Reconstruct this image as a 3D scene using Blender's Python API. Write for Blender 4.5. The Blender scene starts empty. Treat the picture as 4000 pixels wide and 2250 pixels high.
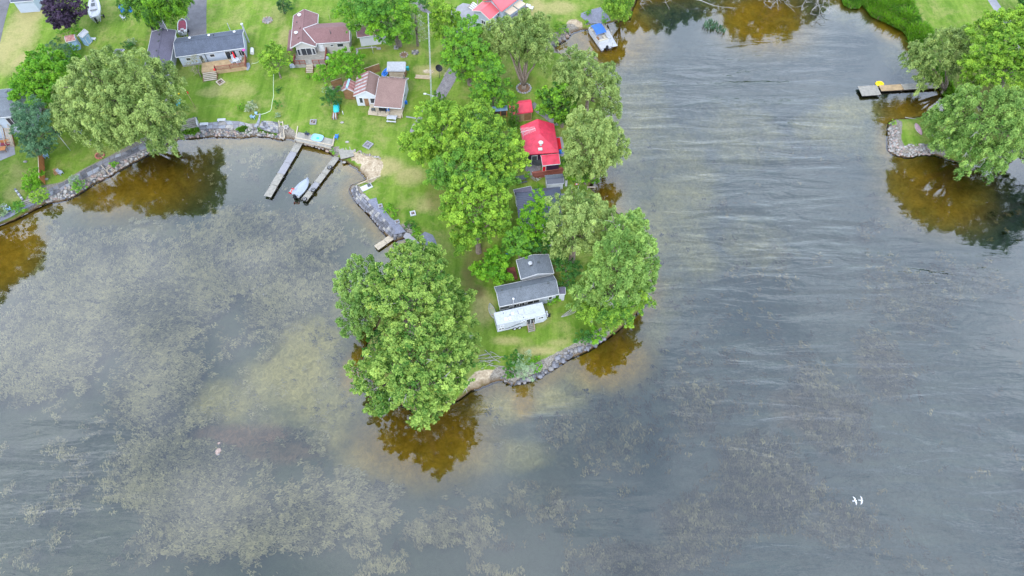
import bpy, math, random
import numpy as np
from mathutils import Vector, Matrix
R = math.radians
random.seed(7)
rng = np.random.default_rng(7)
SC = bpy.context.scene
COL = SC.collection

# ------------------------------------------------------------------ camera
CAM_H, PITCH, FPX = 100.0, 60.0, 2750.0
cd = bpy.data.cameras.new("camera"); cam = bpy.data.objects.new("camera", cd); COL.objects.link(cam)
cam.location = (0, 0, CAM_H); cam.rotation_euler = (R(90 - PITCH), 0, 0)
cd.sensor_width = 36; cd.lens = FPX / 4000 * 36; cd.clip_end = 6000; cd.clip_start = 1
SC.camera = cam
# ------------------------------------------------------------------ light
SC.view_settings.view_transform = 'Standard'; SC.view_settings.look = 'None'
SC.view_settings.gamma = 1; SC.view_settings.use_curve_mapping = False
SC.view_settings.exposure = .88
SUN_EL, SUN_AZ = 50, -165          # azimuth measured from +Y (away from the camera) towards +X
w = bpy.data.worlds.new("World"); SC.world = w; w.use_nodes = True
nt = w.node_tree; nt.nodes.clear()
def N(t, k, **kw):
    n = t.nodes.new(k)
    for a, b in kw.items(): setattr(n, a, b)
    return n
out = N(nt, 'ShaderNodeOutputWorld'); bg = N(nt, 'ShaderNodeBackground'); bg.inputs[1].default_value = 0.11
sky = N(nt, 'ShaderNodeTexSky', sky_type='NISHITA', sun_disc=False)
sky.sun_elevation = R(SUN_EL); sky.sun_rotation = R(SUN_AZ); sky.air_density = 1.2; sky.dust_density = 2
tc = N(nt, 'ShaderNodeTexCoord'); sep = N(nt, 'ShaderNodeSeparateXYZ'); nt.links.new(tc.outputs['Generated'], sep.inputs[0])
ab = N(nt, 'ShaderNodeMath', operation='ABSOLUTE'); nt.links.new(sep.outputs[2], ab.inputs[0])
ad = N(nt, 'ShaderNodeMath', operation='ADD'); nt.links.new(ab.outputs[0], ad.inputs[0]); ad.inputs[1].default_value = 0.25
dv = N(nt, 'ShaderNodeVectorMath', operation='DIVIDE'); nt.links.new(tc.outputs['Generated'], dv.inputs[0]); nt.links.new(ad.outputs[0], dv.inputs[1])
def wnoise(sc, det, lo, hi, rough=.55):
    n = N(nt, 'ShaderNodeTexNoise'); n.inputs['Scale'].default_value = sc; n.inputs['Detail'].default_value = det; n.inputs['Roughness'].default_value = rough
    nt.links.new(dv.outputs[0], n.inputs['Vector'])
    m = N(nt, 'ShaderNodeMapRange'); m.inputs[1].default_value = lo; m.inputs[2].default_value = hi; m.interpolation_type = 'SMOOTHSTEP'
    nt.links.new(n.outputs[0], m.inputs[0]); return m.outputs[0]
f1 = wnoise(7.0, 9, .34, .66, .6); f2 = wnoise(2.2, 3, .12, .38)
cm = N(nt, 'ShaderNodeMix', data_type='RGBA'); nt.links.new(f1, cm.inputs[0]); cm.inputs[6].default_value = (5.6, 7.1, 9.6, 1); cm.inputs[7].default_value = (11.3, 12.7, 15.0, 1)
sm = N(nt, 'ShaderNodeMix', data_type='RGBA'); nt.links.new(f2, sm.inputs[0]); nt.links.new(sky.outputs[0], sm.inputs[6]); nt.links.new(cm.outputs[2], sm.inputs[7])
gz = N(nt, 'ShaderNodeMapRange'); gz.inputs[1].default_value = .45; gz.inputs[2].default_value = 1.0; gz.inputs[3].default_value = 1.55; gz.inputs[4].default_value = .92; nt.links.new(ab.outputs[0], gz.inputs[0])
gs = N(nt, 'ShaderNodeVectorMath', operation='SCALE'); nt.links.new(sm.outputs[2], gs.inputs[0]); nt.links.new(gz.outputs[0], gs.inputs['Scale'])
nt.links.new(gs.outputs[0], bg.inputs[0]); nt.links.new(bg.outputs[0], out.inputs[0])
sd = bpy.data.lights.new("sun", 'SUN'); sd.energy = 1.5; sd.angle = R(12); sd.color = (1, .96, .9)
so = bpy.data.objects.new("sun", sd); COL.objects.link(so)
az = R(SUN_AZ); dirv = Vector((math.sin(az) * math.cos(R(SUN_EL)), math.cos(az) * math.cos(R(SUN_EL)), math.sin(R(SUN_EL))))
so.rotation_euler = dirv.to_track_quat('Z', 'Y').to_euler(); so.location = (0, 60, 150)

# ------------------------------------------------------------------ survey helpers: bearing from the air -> point on the level z
cp, sp = math.cos(R(90 - PITCH)), math.sin(R(90 - PITCH))
LZ = 1.0
def P(u, v, z=LZ):
    x = u - 2000.0; y = -(v - 1125.0); k = -FPX
    d = (x, y * cp - k * sp, y * sp + k * cp)
    t = (z - CAM_H) / d[2]
    return Vector((d[0] * t, d[1] * t, z))
def mpp(u, v, z=LZ):
    p = P(u, v, z); dy = p.y; dz = p.z - CAM_H
    return (dy * sp - dz * cp) / FPX
def rot_of(u1, v1, u2, v2, z=LZ):
    a, b = P(u1, v1, z), P(u2, v2, z); return math.atan2(b.y - a.y, b.x - a.x)

# ------------------------------------------------------------------ scene-graph helpers
def tag(o, label=None, cat=None, group=None, kind=None):
    if label: o['label'] = label
    if cat: o['category'] = cat
    if group: o['group'] = group
    if kind: o['kind'] = kind
    return o
def thing(name, label, cat, loc, rz=0, group=None):
    o = bpy.data.objects.new(name, None); COL.objects.link(o); o.location = loc; o.rotation_euler = (0, 0, rz); o.empty_display_size = .3
    return tag(o, label, cat, group)
def link_mesh(name, me, parent=None):
    o = bpy.data.objects.new(name, me); COL.objects.link(o)
    if parent: o.parent = parent
    return o
class MB:
    def __init__(s): s.v = []; s.f = []
    def add(s, vs, fs):
        b = len(s.v); s.v += [tuple(q) for q in vs]; s.f += [tuple(b + i for i in f) for f in fs]; return s
    def box(s, c, d, rz=0, taper=1.0, rx=0, ry=0):
        m = Matrix.Rotation(rz, 3, 'Z') @ Matrix.Rotation(ry, 3, 'Y') @ Matrix.Rotation(rx, 3, 'X'); vs = []
        for z in (-.5, .5):
            k = taper if z > 0 else 1
            for x, y in ((-.5, -.5), (.5, -.5), (.5, .5), (-.5, .5)):
                vs.append(Vector(c) + m @ Vector((x * d[0] * k, y * d[1] * k, z * d[2])))
        return s.add(vs, [(0, 3, 2, 1), (4, 5, 6, 7), (0, 1, 5, 4), (1, 2, 6, 5), (2, 3, 7, 6), (3, 0, 4, 7)])
    def bx(s, x0, x1, y0, y1, z0, z1): return s.box(((x0 + x1) / 2, (y0 + y1) / 2, (z0 + z1) / 2), (x1 - x0, y1 - y0, z1 - z0))
    def beam(s, a, b, w, h):
        a, b = Vector(a), Vector(b); d = b - a; L = d.length
        q = d.to_track_quat('X', 'Z').to_matrix(); c = (a + b) / 2; vs = []
        for z in (-.5, .5):
            for x, y in ((-.5, -.5), (.5, -.5), (.5, .5), (-.5, .5)): vs.append(c + q @ Vector((x * L, y * w, z * h)))
        return s.add(vs, [(0, 3, 2, 1), (4, 5, 6, 7), (0, 1, 5, 4), (1, 2, 6, 5), (2, 3, 7, 6), (3, 0, 4, 7)])
    def tube(s, pts, rad, n=8, cap=True):
        pts = [Vector(p) for p in pts]
        if not hasattr(rad, '__len__'): rad = [rad] * len(pts)
        b = len(s.v); vs = []; fs = []
        for i, p in enumerate(pts):
            d = (pts[min(i + 1, len(pts) - 1)] - pts[max(i - 1, 0)]).normalized()
            q = d.to_track_quat('Z', 'Y').to_matrix()
            for k in range(n):
                a = 2 * math.pi * k / n; vs.append(p + q @ Vector((math.cos(a) * rad[i], math.sin(a) * rad[i], 0)))
        for i in range(len(pts) - 1):
            for k in range(n):
                k2 = (k + 1) % n; fs.append((i * n + k, i * n + k2, (i + 1) * n + k2, (i + 1) * n + k))
        if cap: fs.append(tuple(range(n - 1, -1, -1))); fs.append(tuple((len(pts) - 1) * n + k for k in range(n)))
        return s.add(vs, fs)
    def cyl(s, c, r, h, n=16, r2=None): return s.tube([c, (c[0], c[1], c[2] + h)], [r, r if r2 is None else r2], n)
    def ball(s, c, r, n=8, m=6, sq=(1, 1, 1)):
        vs = [Vector(c) + Vector((0, 0, -r * sq[2]))]; fs = []
        for i in range(1, m):
            t = math.pi * i / m - math.pi / 2
            for k in range(n):
                a = 2 * math.pi * k / n
                vs.append(Vector(c) + Vector((math.cos(a) * math.cos(t) * r * sq[0], math.sin(a) * math.cos(t) * r * sq[1], math.sin(t) * r * sq[2])))
        vs.append(Vector(c) + Vector((0, 0, r * sq[2])))
        for k in range(n):
            fs.append((0, 1 + (k + 1) % n, 1 + k))
            for i in range(m - 2):
                a = 1 + i * n; fs.append((a + k, a + (k + 1) % n, a + n + (k + 1) % n, a + n + k))
            a = 1 + (m - 2) * n; fs.append((a + k, a + (k + 1) % n, len(vs) - 1))
        return s.add(vs, fs)
    def prism(s, poly, z0, z1):
        n = len(poly); vs = [(p[0], p[1], z0) for p in poly] + [(p[0], p[1], z1) for p in poly]
        return s.add(vs, [tuple(range(n - 1, -1, -1)), tuple(range(n, 2 * n))] + [(i, (i + 1) % n, n + (i + 1) % n, n + i) for i in range(n)])
    def mesh(s, name, mat, smooth=False):
        me = bpy.data.meshes.new(name); me.from_pydata(s.v, [], s.f)
        if mat: me.materials.append(mat)
        if smooth: me.polygons.foreach_set('use_smooth', [True] * len(me.polygons))
        me.update(); return me
    def build(s, name, mat, parent=None, smooth=False, kind=None, label=None):
        o = link_mesh(name, s.mesh(name, mat, smooth), parent)
        if kind: o['kind'] = kind
        if label: o['label'] = label
        return o
def copy_thing(o, loc, rz, label, scale=None):
    c = o.copy(); COL.objects.link(c); c.location = loc; c.rotation_euler = (0, 0, rz); c['label'] = label
    if scale: c.scale = scale
    for ch in list(o.children):
        d = ch.copy(); COL.objects.link(d); d.parent = c
        for g in list(ch.children):
            e = g.copy(); COL.objects.link(e); e.parent = d
    return c

# ------------------------------------------------------------------ materials
def mat(name, col, rough=.7, var=.18, scale=1.2, bump=0, bscale=20, spec=.3, stripe=None, col2=None, metal=0, fine=.12):
    m = bpy.data.materials.new(name); m.use_nodes = True; t = m.node_tree; b = t.nodes['Principled BSDF']
    b.inputs['Roughness'].default_value = rough; b.inputs['Specular IOR Level'].default_value = spec; b.inputs['Metallic'].default_value = metal
    c = N(t, 'ShaderNodeTexCoord'); n1 = N(t, 'ShaderNodeTexNoise'); n1.inputs['Scale'].default_value = scale; n1.inputs['Detail'].default_value = 6; n1.inputs['Roughness'].default_value = .65
    n2 = N(t, 'ShaderNodeTexNoise'); n2.inputs['Scale'].default_value = bscale; n2.inputs['Detail'].default_value = 3
    g = N(t, 'ShaderNodeNewGeometry')
    t.links.new(g.outputs['Position'], n1.inputs['Vector']); t.links.new(g.outputs['Position'], n2.inputs['Vector'])
    mr = N(t, 'ShaderNodeMapRange'); mr.inputs[1].default_value = .3; mr.inputs[2].default_value = .7; t.links.new(n1.outputs[0], mr.inputs[0])
    mx = N(t, 'ShaderNodeMix', data_type='RGBA'); t.links.new(mr.outputs[0], mx.inputs[0])
    k = 1 - var; mx.inputs[6].default_value = (col[0] * k, col[1] * k, col[2] * k, 1)
    c2 = col2 or tuple(min(1, x * (1 + var * .6)) for x in col); mx.inputs[7].default_value = (*c2, 1)
    fm = N(t, 'ShaderNodeMapRange'); fm.inputs[1].default_value = .25; fm.inputs[2].default_value = .75; fm.inputs[3].default_value = 1 - fine * 1.4; fm.inputs[4].default_value = 1 + fine; t.links.new(n2.outputs[0], fm.inputs[0])
    mu = N(t, 'ShaderNodeVectorMath', operation='SCALE'); t.links.new(mx.outputs[2], mu.inputs[0]); t.links.new(fm.outputs[0], mu.inputs['Scale'])
    last = mu.outputs[0]
    t.links.new(last, b.inputs['Base Color'])
    if bump or stripe:
        bp = N(t, 'ShaderNodeBump'); bp.inputs['Strength'].default_value = bump or .5; bp.inputs['Distance'].default_value = .05
        if stripe:
            wv = N(t, 'ShaderNodeTexWave', bands_direction=stripe[0], wave_profile='SAW'); wv.inputs['Scale'].default_value = stripe[1]
            t.links.new(c.outputs['Object'], wv.inputs['Vector']); t.links.new(wv.outputs[1], bp.inputs['Height'])
        else: t.links.new(n2.outputs[0], bp.inputs['Height'])
        t.links.new(bp.outputs[0], b.inputs['Normal'])
    return m
M = {}
KD = dict(roof_slate=.46, roof_purple=.62, roof_mauve=.72, roof_brown=.78, roof_grey=.50, roof_red=.92, roof_red_pale=.85, roof_dark=.62, white=.66, white_dirty=.60, trailer_white=.62, siding_blue=.70, siding_white=.70, siding_beige=.74, siding_grey=.70, concrete=.72, gravel=.75, slate_gravel=.78, asphalt=.66, slab=.72, slab_b=.75, stone_a=.78, stone_b=.78, stone_c=.78, stone_d=.62,
 wood_grey=.72, wood_tan=.85, wood_pale=.75, gelcoat=.62, deck_grip=.75, tan_canvas=.75, metal_rust=.75, metal_pale=.70, metal_rust2=.8, cover_grey=.8, dead=.55, beige=.8, blue_pale=.8, pool=.8, feather=.7, roof_red_old=.8)
def D(k, col, *a, **kw):
    f = KD.get(k, 1.0); col = tuple(x * f for x in col)
    if kw.get('col2'): kw['col2'] = tuple(x * f for x in kw['col2'])
    M[k] = mat(k, col, *a, **kw)
D('wood_grey', (.36, .34, .30), .8, .3, 2.0); D('wood_tan', (.42, .30, .17), .75, .3, 1.5); D('wood_pale', (.55, .47, .36), .75, .25, 2)
D('wood_brown', (.22, .12, .06), .75, .3, 2); D('wood_red', (.22, .07, .05), .7, .25, 2); D('wood_orange', (.42, .17, .06), .7, .25, 2)
D('wood_dark', (.07, .055, .045), .8, .3, 2); D('trailer_white', (.60, .63, .68), .5, .1, .8, bump=.2, bscale=4); D('white', (.78, .79, .80), .5, .06, 2); D('white_dirty', (.68, .70, .74), .5, .12, 1.3)
D('siding_blue', (.55, .62, .74), .6, .07, .6, stripe=('Z', 1.4)); D('siding_white', (.70, .73, .78), .6, .06, .6, stripe=('Z', 1.4))
D('siding_beige', (.56, .53, .50), .6, .07, .6, stripe=('Z', 1.4)); D('siding_grey', (.48, .52, .58), .6, .08, .6, stripe=('Z', 1.4))
D('siding_dark', (.045, .02, .05), .6, .1, .6, stripe=('Z', 1.4)); D('beige', (.55, .50, .40), .7, .1, 1)
D('roof_slate', (.16, .19, .26), .85, .20, .9, bump=.5, bscale=9, fine=.3); D('roof_purple', (.16, .15, .21), .85, .14, .5, bump=.5, bscale=9, fine=.25)
D('roof_mauve', (.24, .13, .13), .85, .15, .6, bump=.5, bscale=9, fine=.25); D('roof_brown', (.25, .16, .14), .85, .13, .6, bump=.5, bscale=9, fine=.25)
D('roof_grey', (.24, .27, .31), .85, .2, .8, bump=.5, bscale=9, fine=.3); D('roof_red', (.60, .04, .08), .5, .3, 1.1, spec=.4, fine=.12)
D('roof_red_pale', (.60, .12, .14), .5, .08, .5, spec=.4, fine=.06); D('roof_dark', (.085, .10, .15), .45, .12, .5, spec=.5, fine=.08); D('metal_rust', (.38, .27, .25), .55, .4, 2.5, col2=(.6, .6, .6)); D('metal_pale', (.55, .57, .62), .45, .25, 2.5)
D('metal_rust2', (.30, .13, .12), .6, .3, 2.5); D('blue_pale', (.30, .48, .68), .6, .1, 1); D('roof_red_old', (.36, .12, .11), .7, .3, 2, col2=(.5, .3, .28))
D('glass', (.03, .035, .045), .12, .3, 2, spec=.6); D('black', (.012, .013, .018), .55, .2, 2); D('navy', (.02, .025, .07), .7, .2, 2); D('grey_dark', (.07, .08, .085), .6, .2, 1)
D('blue', (.02, .16, .60), .5, .12, 1); D('blue_canvas', (.035, .12, .42), .75, .12, 1.5); D('teal', (.03, .42, .45), .4, .12, 1); D('cyan', (.03, .50, .68), .5, .15, 1.5); D('pool', (.25, .62, .62), .4, .15, 2)
D('red', (.62, .01, .02), .5, .1, 2); D('pink', (.7, .12, .5), .6, .1, 2); D('maroon', (.22, .035, .06), .7, .2, 1.5); D('yellow', (.75, .52, .01), .5, .1, 2); D('cover_grey', (.33, .37, .44), .7, .12, 1.5)
D('tan_canvas', (.62, .52, .40), .8, .08, 1); D('gelcoat', (.72, .73, .75), .3, .07, 2); D('deck_grip', (.50, .50, .52), .8, .12, 2); D('rubber', (.02, .02, .02), .8, .2, 2)
D('canoe_green', (.30, .33, .22), .6, .15, 2); D('canoe_red', (.33, .20, .22), .6, .2, 2); D('asphalt', (.18, .175, .19), .9, .22, .7, bump=.4, bscale=14, fine=.2)
D('gravel', (.27, .25, .26), .95, .3, 1.2, bump=1, bscale=9, fine=.45); D('concrete', (.33, .325, .35), .85, .15, 1, fine=.12); D('sand', (.42, .34, .24), .95, .2, 1.2, bump=.8, bscale=6, fine=.3)
D('slate_gravel', (.21, .22, .28), .95, .22, 1, bump=.7, bscale=8, fine=.25); D('mulch', (.16, .10, .06), .95, .3, 2, bump=1, fine=.4)
D('stone_a', (.36, .34, .32), .85, .3, 1.5, bump=.6, bscale=6); D('stone_b', (.25, .235, .23), .85, .3, 1.5, bump=.6, bscale=6); D('stone_c', (.36, .27, .235), .85, .3, 1.5, bump=.6, bscale=6); D('stone_d', (.17, .17, .19), .85, .3, 1.5, bump=.6, bscale=6)
D('slab', (.31, .325, .37), .85, .22, 1.2, bump=.5, bscale=7); D('slab_b', (.23, .23, .26), .85, .22, 1.2, bump=.5, bscale=7); D('brick', (.36, .13, .10), .85, .25, 4); D('bark', (.20, .16, .13), .9, .35, 2.5, bump=1, bscale=9, fine=.3)
D('dead', (.50, .48, .46), .8, .2, 3); D('hose', (.55, .65, .45), .6, .1, 3); D('algae', (.05, .045, .03), .7, .3, 2); D('feather', (.82, .82, .84), .7, .05, 3)
STONES = ['stone_a', 'stone_b', 'stone_c', 'stone_a', 'stone_d']

# leaf material: colour rides on each leaf
ml = bpy.data.materials.new('leaf'); ml.use_nodes = True; t = ml.node_tree; b = t.nodes['Principled BSDF']; o_ = t.nodes['Material Output']
at = N(t, 'ShaderNodeAttribute', attribute_name='leafcol'); b.inputs['Roughness'].default_value = .55; b.inputs['Specular IOR Level'].default_value = .25
t.links.new(at.outputs[0], b.inputs['Base Color']); tr = N(t, 'ShaderNodeBsdfTranslucent'); t.links.new(at.outputs[0], tr.inputs[0])
mxs = N(t, 'ShaderNodeMixShader'); mxs.inputs[0].default_value = .42; t.links.new(b.outputs[0], mxs.inputs[1]); t.links.new(tr.outputs[0], mxs.inputs[2]); t.links.new(mxs.outputs[0], o_.inputs[0])
M['leaf'] = ml

# ------------------------------------------------------------------ the shore line (surveyed points at water level)
SH = [(-300, 1010), (-120, 930), (0, 876), (49, 859), (140, 811), (182, 789), (228, 786), (266, 775), (326, 743), (364, 714), (418, 692), (475, 657), (543, 620), (592, 593), (640, 570), (674, 551),
 (708, 541), (786, 534), (865, 532), (939, 537), (997, 529), (1055, 534), (1097, 546), (1120, 536), (1155, 545), (1188, 561), (1246, 573), (1287, 590), (1320, 619), (1357, 632), (1395, 655), (1424, 684),
 (1434, 706), (1395, 719), (1374, 724), (1368, 745), (1385, 775), (1411, 800), (1453, 847), (1500, 905), (1522, 928), (1542, 938), (1580, 925), (1592, 912), (1602, 945), (1635, 978), (1610, 1040), (1550, 1120), (1505, 1210),
 (1465, 1300), (1440, 1345), (1425, 1400), (1450, 1480), (1530, 1560), (1620, 1600), (1700, 1592), (1780, 1562), (1838, 1523), (1890, 1503), (1956, 1477), (1995, 1500), (2074, 1484), (2152, 1441), (2218, 1398),
 (2297, 1366), (2347, 1330), (2378, 1312), (2450, 1252), (2525, 1180), (2535, 1119), (2500, 1000), (2470, 900), (2420, 840), (2350, 800), (2330, 760), (2290, 725), (2343, 692), (2345, 631), (2385, 560), (2370, 490),
 (2350, 430), (2330, 340), (2260, 260), (2170, 200), (2165, 180), (2215, 150), (2229, 128), (2240, 124), (2281, 112), (2336, 119), (2364, 92), (2420, 78), (2457, 72), (2468, 30), (2490, -15), (2700, -38), (2950, -28), (3150, -42),
 (3285, -22), (3300, 8), (3352, 22), (3377, 8), (3414, 50), (3489, 81), (3545, 112), (3566, 168), (3590, 210), (3625, 300), (3665, 340), (3690, 372), (3700, 410), (3680, 445), (3600, 458), (3545, 466), (3500, 468), (3476, 482),
 (3473, 520), (3472, 580), (3488, 600), (3545, 614), (3600, 600), (3650, 602), (3730, 628), (3800, 640), (3936, 615), (4000, 612), (4200, 625)]
shore = np.array([[P(u, v, 0).x, P(u, v, 0).y] for u, v in SH])
poly = np.vstack([shore, [[2000, 60], [2000, 2500], [-2000, 2500], [-2000, 20]]])
def sdist(x, y):
    x = np.asarray(x, float); y = np.asarray(y, float); d2 = np.full(x.shape, 1e12); ins = np.zeros(x.shape, bool); n = len(poly)
    for i in range(n):
        ax, ay = poly[i]; bx_, by_ = poly[(i + 1) % n]; ex, ey = bx_ - ax, by_ - ay
        t_ = np.clip(((x - ax) * ex + (y - ay) * ey) / (ex * ex + ey * ey + 1e-9), 0, 1)
        d2 = np.minimum(d2, (x - ax - t_ * ex) ** 2 + (y - ay - t_ * ey) ** 2)
        c = ((ay > y) != (by_ > y)) & (x < (bx_ - ax) * (y - ay) / (by_ - ay + 1e-12) + ax); ins ^= c
    d = np.sqrt(d2); return np.where(ins, d, -d)
def sst(a, b_, x): t_ = np.clip((x - a) / (b_ - a), 0, 1); return t_ * t_ * (3 - 2 * t_)
def vnoise(x, y, s, seed=0):
    x = x / s + seed * 13.7; y = y / s - seed * 7.3; xi = np.floor(x).astype(np.int64); yi = np.floor(y).astype(np.int64); fx = x - xi; fy = y - yi
    h = lambda a, c: ((np.sin(a * 127.1 + c * 311.7 + seed) * 43758.5453) % 1.0)
    fx = fx * fx * (3 - 2 * fx); fy = fy * fy * (3 - 2 * fy)
    return (h(xi, yi) * (1 - fx) + h(xi + 1, yi) * fx) * (1 - fy) + (h(xi, yi + 1) * (1 - fx) + h(xi + 1, yi + 1) * fx) * fy
BEACH = [(1460, 660, 60, 5.5), (1860, 1480, 60, 6.0), (2250, 100, 45, 4.0), (1125, 520, 22, 4.0), (1360, 620, 30, 2.5)]
def height(x, y):
    s = sdist(x, y); wd = np.full(s.shape, 1.8)
    for u, v, r, k in BEACH:
        c = P(u, v); rr = r * mpp(u, v) * 1.3; d = np.hypot(x - c.x, y - c.y); wd = np.maximum(wd, 1.8 + (k - 1.8) * (1 - sst(.6 * rr, rr * 1.2, d)))
    land = LZ * sst(-.25, 1, s / wd * 1.15)
    und = -.12 - .35 * sst(0, 4, -s) - 1.0 * sst(3, 22, -s) - 1.2 * sst(15, 60, -s) - .25 * (vnoise(x, y, 6, 3) - .5) * sst(1, 5, -s)
    return np.where(s > -.3, np.maximum(land, und * 0 - .12 + .12 * sst(-.3, 0, s)), und)
def hz(x, y): return float(height(np.array([x]), np.array([y]))[0])

def grid_axes(a0, a1, step, far): return np.concatenate([[-far, -far / 3], np.arange(a0, a1 + step / 2, step), [far / 3, far]])
def grid_mesh(name, xs, ys, zf, keep, mat_, attrs):
    X, Y = np.meshgrid(xs, ys); Z = zf(X, Y); nx, ny = len(xs), len(ys)
    idx = np.arange(nx * ny).reshape(ny, nx); q = np.stack([idx[:-1, :-1], idx[:-1, 1:], idx[1:, 1:], idx[1:, :-1]], -1).reshape(-1, 4)
    if keep is not None:
        kp = keep(X, Y); kc = (kp[:-1, :-1] | kp[:-1, 1:] | kp[1:, 1:] | kp[1:, :-1]).reshape(-1); q = q[kc]
    used = np.unique(q); remap = np.full(nx * ny, -1); remap[used] = np.arange(len(used)); q = remap[q]
    co = np.stack([X.ravel()[used], Y.ravel()[used], Z.ravel()[used]], 1)
    me = bpy.data.meshes.new(name); me.vertices.add(len(co)); me.vertices.foreach_set('co', co.astype(np.float32).ravel())
    me.loops.add(q.size); me.loops.foreach_set('vertex_index', q.astype(np.int32).ravel()); me.polygons.add(len(q)); me.polygons.foreach_set('loop_start', np.arange(0, q.size, 4, dtype=np.int32)); me.update(calc_edges=True)
    me.polygons.foreach_set('use_smooth', np.ones(len(q), bool))
    a = me.color_attributes.new('mask', 'FLOAT_COLOR', 'POINT'); val = attrs(co[:, 0], co[:, 1]); a.data.foreach_set('color', val.astype(np.float32).ravel())
    me.materials.append(mat_); return me
def blobs(x, y, lst, z=LZ):
    o = np.zeros(x.shape)
    for it in lst:
        u, v, ru, k = it[:4]; rv = it[4] if len(it) > 4 else ru; an = it[5] if len(it) > 5 else 0
        c = P(u, v, z); s = mpp(u, v, z); el = 1.0 / max(.3, math.sin(math.atan2(CAM_H, c.y)))
        dx, dy = (x - c.x), (y - c.y) / el; ca, sa = math.cos(R(an)), math.sin(R(an)); a_, b__ = dx * ca + dy * sa, -dx * sa + dy * ca
        d = np.sqrt((a_ / (ru * s)) ** 2 + (b__ / (rv * s)) ** 2); o = np.maximum(o, k * (1 - sst(.35, 1.15, d)))
    return o
# ------------------------------------------------------------------ ground, lake bed, water
DRY = [(60, 150, 90, .9, 140), (110, 60, 80, .8, 60), (90, 240, 60, .9, 60), (40, 250, 60, .6), (900, 350, 120, .5, 40), (830, 360, 80, .55, 25), (990, 420, 40, .45), (1110, 150, 30, .5, 60), (1500, 650, 110, .75, 50), (1600, 690, 80, .7, 50), (1450, 620, 50, .6), (1650, 800, 60, .6, 40), (1980, 1330, 80, .7, 25), (2100, 1370, 120, .7, 25), (1890, 1200, 60, .8, 90), (2110, 1230, 60, .5), (2180, 30, 110, .7, 30), (2100, 40, 60, .7),
       (1680, 275, 80, .7, 30), (260, 130, 50, .4), (100, 700, 120, .4, 60), (60, 740, 60, .6), (3560, 60, 60, .45, 60), (2180, 1340, 50, .6, 20), (1380, 320, 70, .2), (1320, 480, 120, .25, 40), (930, 60, 60, .3, 60), (1080, 60, 50, .35, 60), (1250, 40, 90, .2, 40), (700, 450, 60, .3, 20), (420, 590, 90, .3, 30)]
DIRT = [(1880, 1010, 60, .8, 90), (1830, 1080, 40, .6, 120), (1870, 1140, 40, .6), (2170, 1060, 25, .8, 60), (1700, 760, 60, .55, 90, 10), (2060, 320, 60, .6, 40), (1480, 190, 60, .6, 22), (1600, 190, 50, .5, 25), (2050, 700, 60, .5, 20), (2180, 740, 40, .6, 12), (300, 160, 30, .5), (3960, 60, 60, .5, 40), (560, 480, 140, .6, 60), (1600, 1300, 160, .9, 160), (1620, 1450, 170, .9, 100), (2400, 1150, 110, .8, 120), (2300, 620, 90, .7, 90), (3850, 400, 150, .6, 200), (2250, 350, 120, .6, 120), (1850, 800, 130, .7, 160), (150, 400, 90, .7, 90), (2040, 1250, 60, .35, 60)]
SAND = [(1400, 618, 48, 1.1, 18, -18), (1440, 634, 50, 1.1, 24, -18), (1462, 652, 44, 1.2, 34), (1458, 676, 38, 1.1, 26), (1445, 698, 24, 1.1, 18), (1432, 655, 36, 1.1, 30), (1125, 522, 26, 1, 14), (1900, 1470, 75, 1, 34), (1845, 1500, 40, 1, 30), (2245, 96, 42, 1, 20), (2200, 1385, 70, .35, 12), (1675, 285, 40, .6, 14), (1750, 300, 25, .6)]
BANKS = [([(182, 789), (266, 775), (364, 714), (475, 657), (592, 593), (674, 551)], 3.2), ([(700, 541), (786, 534), (939, 537), (1055, 534), (1110, 548)], 2.6), ([(1370, 745), (1411, 803), (1453, 850), (1530, 925), (1590, 915)], 1.6), ([(1956, 1480), (2020, 1502), (2152, 1442), (2297, 1367), (2362, 1325)], 1.7), ([(3476, 482), (3470, 560), (3495, 604), (3545, 616), (3650, 604)], 1.9), ([(2157, 190), (2212, 150), (2230, 130)], 2.2), ([(1182, 562), (1255, 582), (1310, 600)], 1.0), ([(3900, 620), (4040, 612)], 1.2)]
def near_lines(x, y, L, wd):
    d = np.full(x.shape, 1e9)
    for i in range(len(L) - 1):
        a, c = P(*L[i], 0), P(*L[i + 1], 0); ex, ey = c.x - a.x, c.y - a.y; t_ = np.clip(((x - a.x) * ex + (y - a.y) * ey) / (ex * ex + ey * ey), 0, 1); d = np.minimum(d, np.hypot(x - a.x - t_ * ex, y - a.y - t_ * ey))
    return 1 - sst(wd * .75, wd * 1.15, d)
def rock_mask(x, y):
    o = np.zeros(x.shape)
    for L, wd in BANKS: o = np.maximum(o, near_lines(x, y, L, wd))
    return o
def ground_attr(x, y):
    n = vnoise(x, y, 3.5, 1) * .6 + vnoise(x, y, 1.1, 2) * .4
    d = np.clip(blobs(x, y, DRY) * (.55 + .9 * n), 0, 1); k = np.clip(blobs(x, y, DIRT) * (.5 + n), 0, 1); s = blobs(x, y, SAND, .6)
    return np.stack([d, k, np.clip(s, 0, 1), rock_mask(x, y)], 1)
mg = bpy.data.materials.new('grass_ground'); mg.use_nodes = True; t = mg.node_tree; b = t.nodes['Principled BSDF']; b.inputs['Roughness'].default_value = .9; b.inputs['Specular IOR Level'].default_value = .12
def tn(t, sc, det=4, rough=.6, vec=None, dist=0):
    n = N(t, 'ShaderNodeTexNoise'); n.inputs['Scale'].default_value = sc; n.inputs['Detail'].default_value = det; n.inputs['Roughness'].default_value = rough; n.inputs['Distortion'].default_value = dist
    t.links.new(vec, n.inputs['Vector']); return n.outputs[0]
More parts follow.
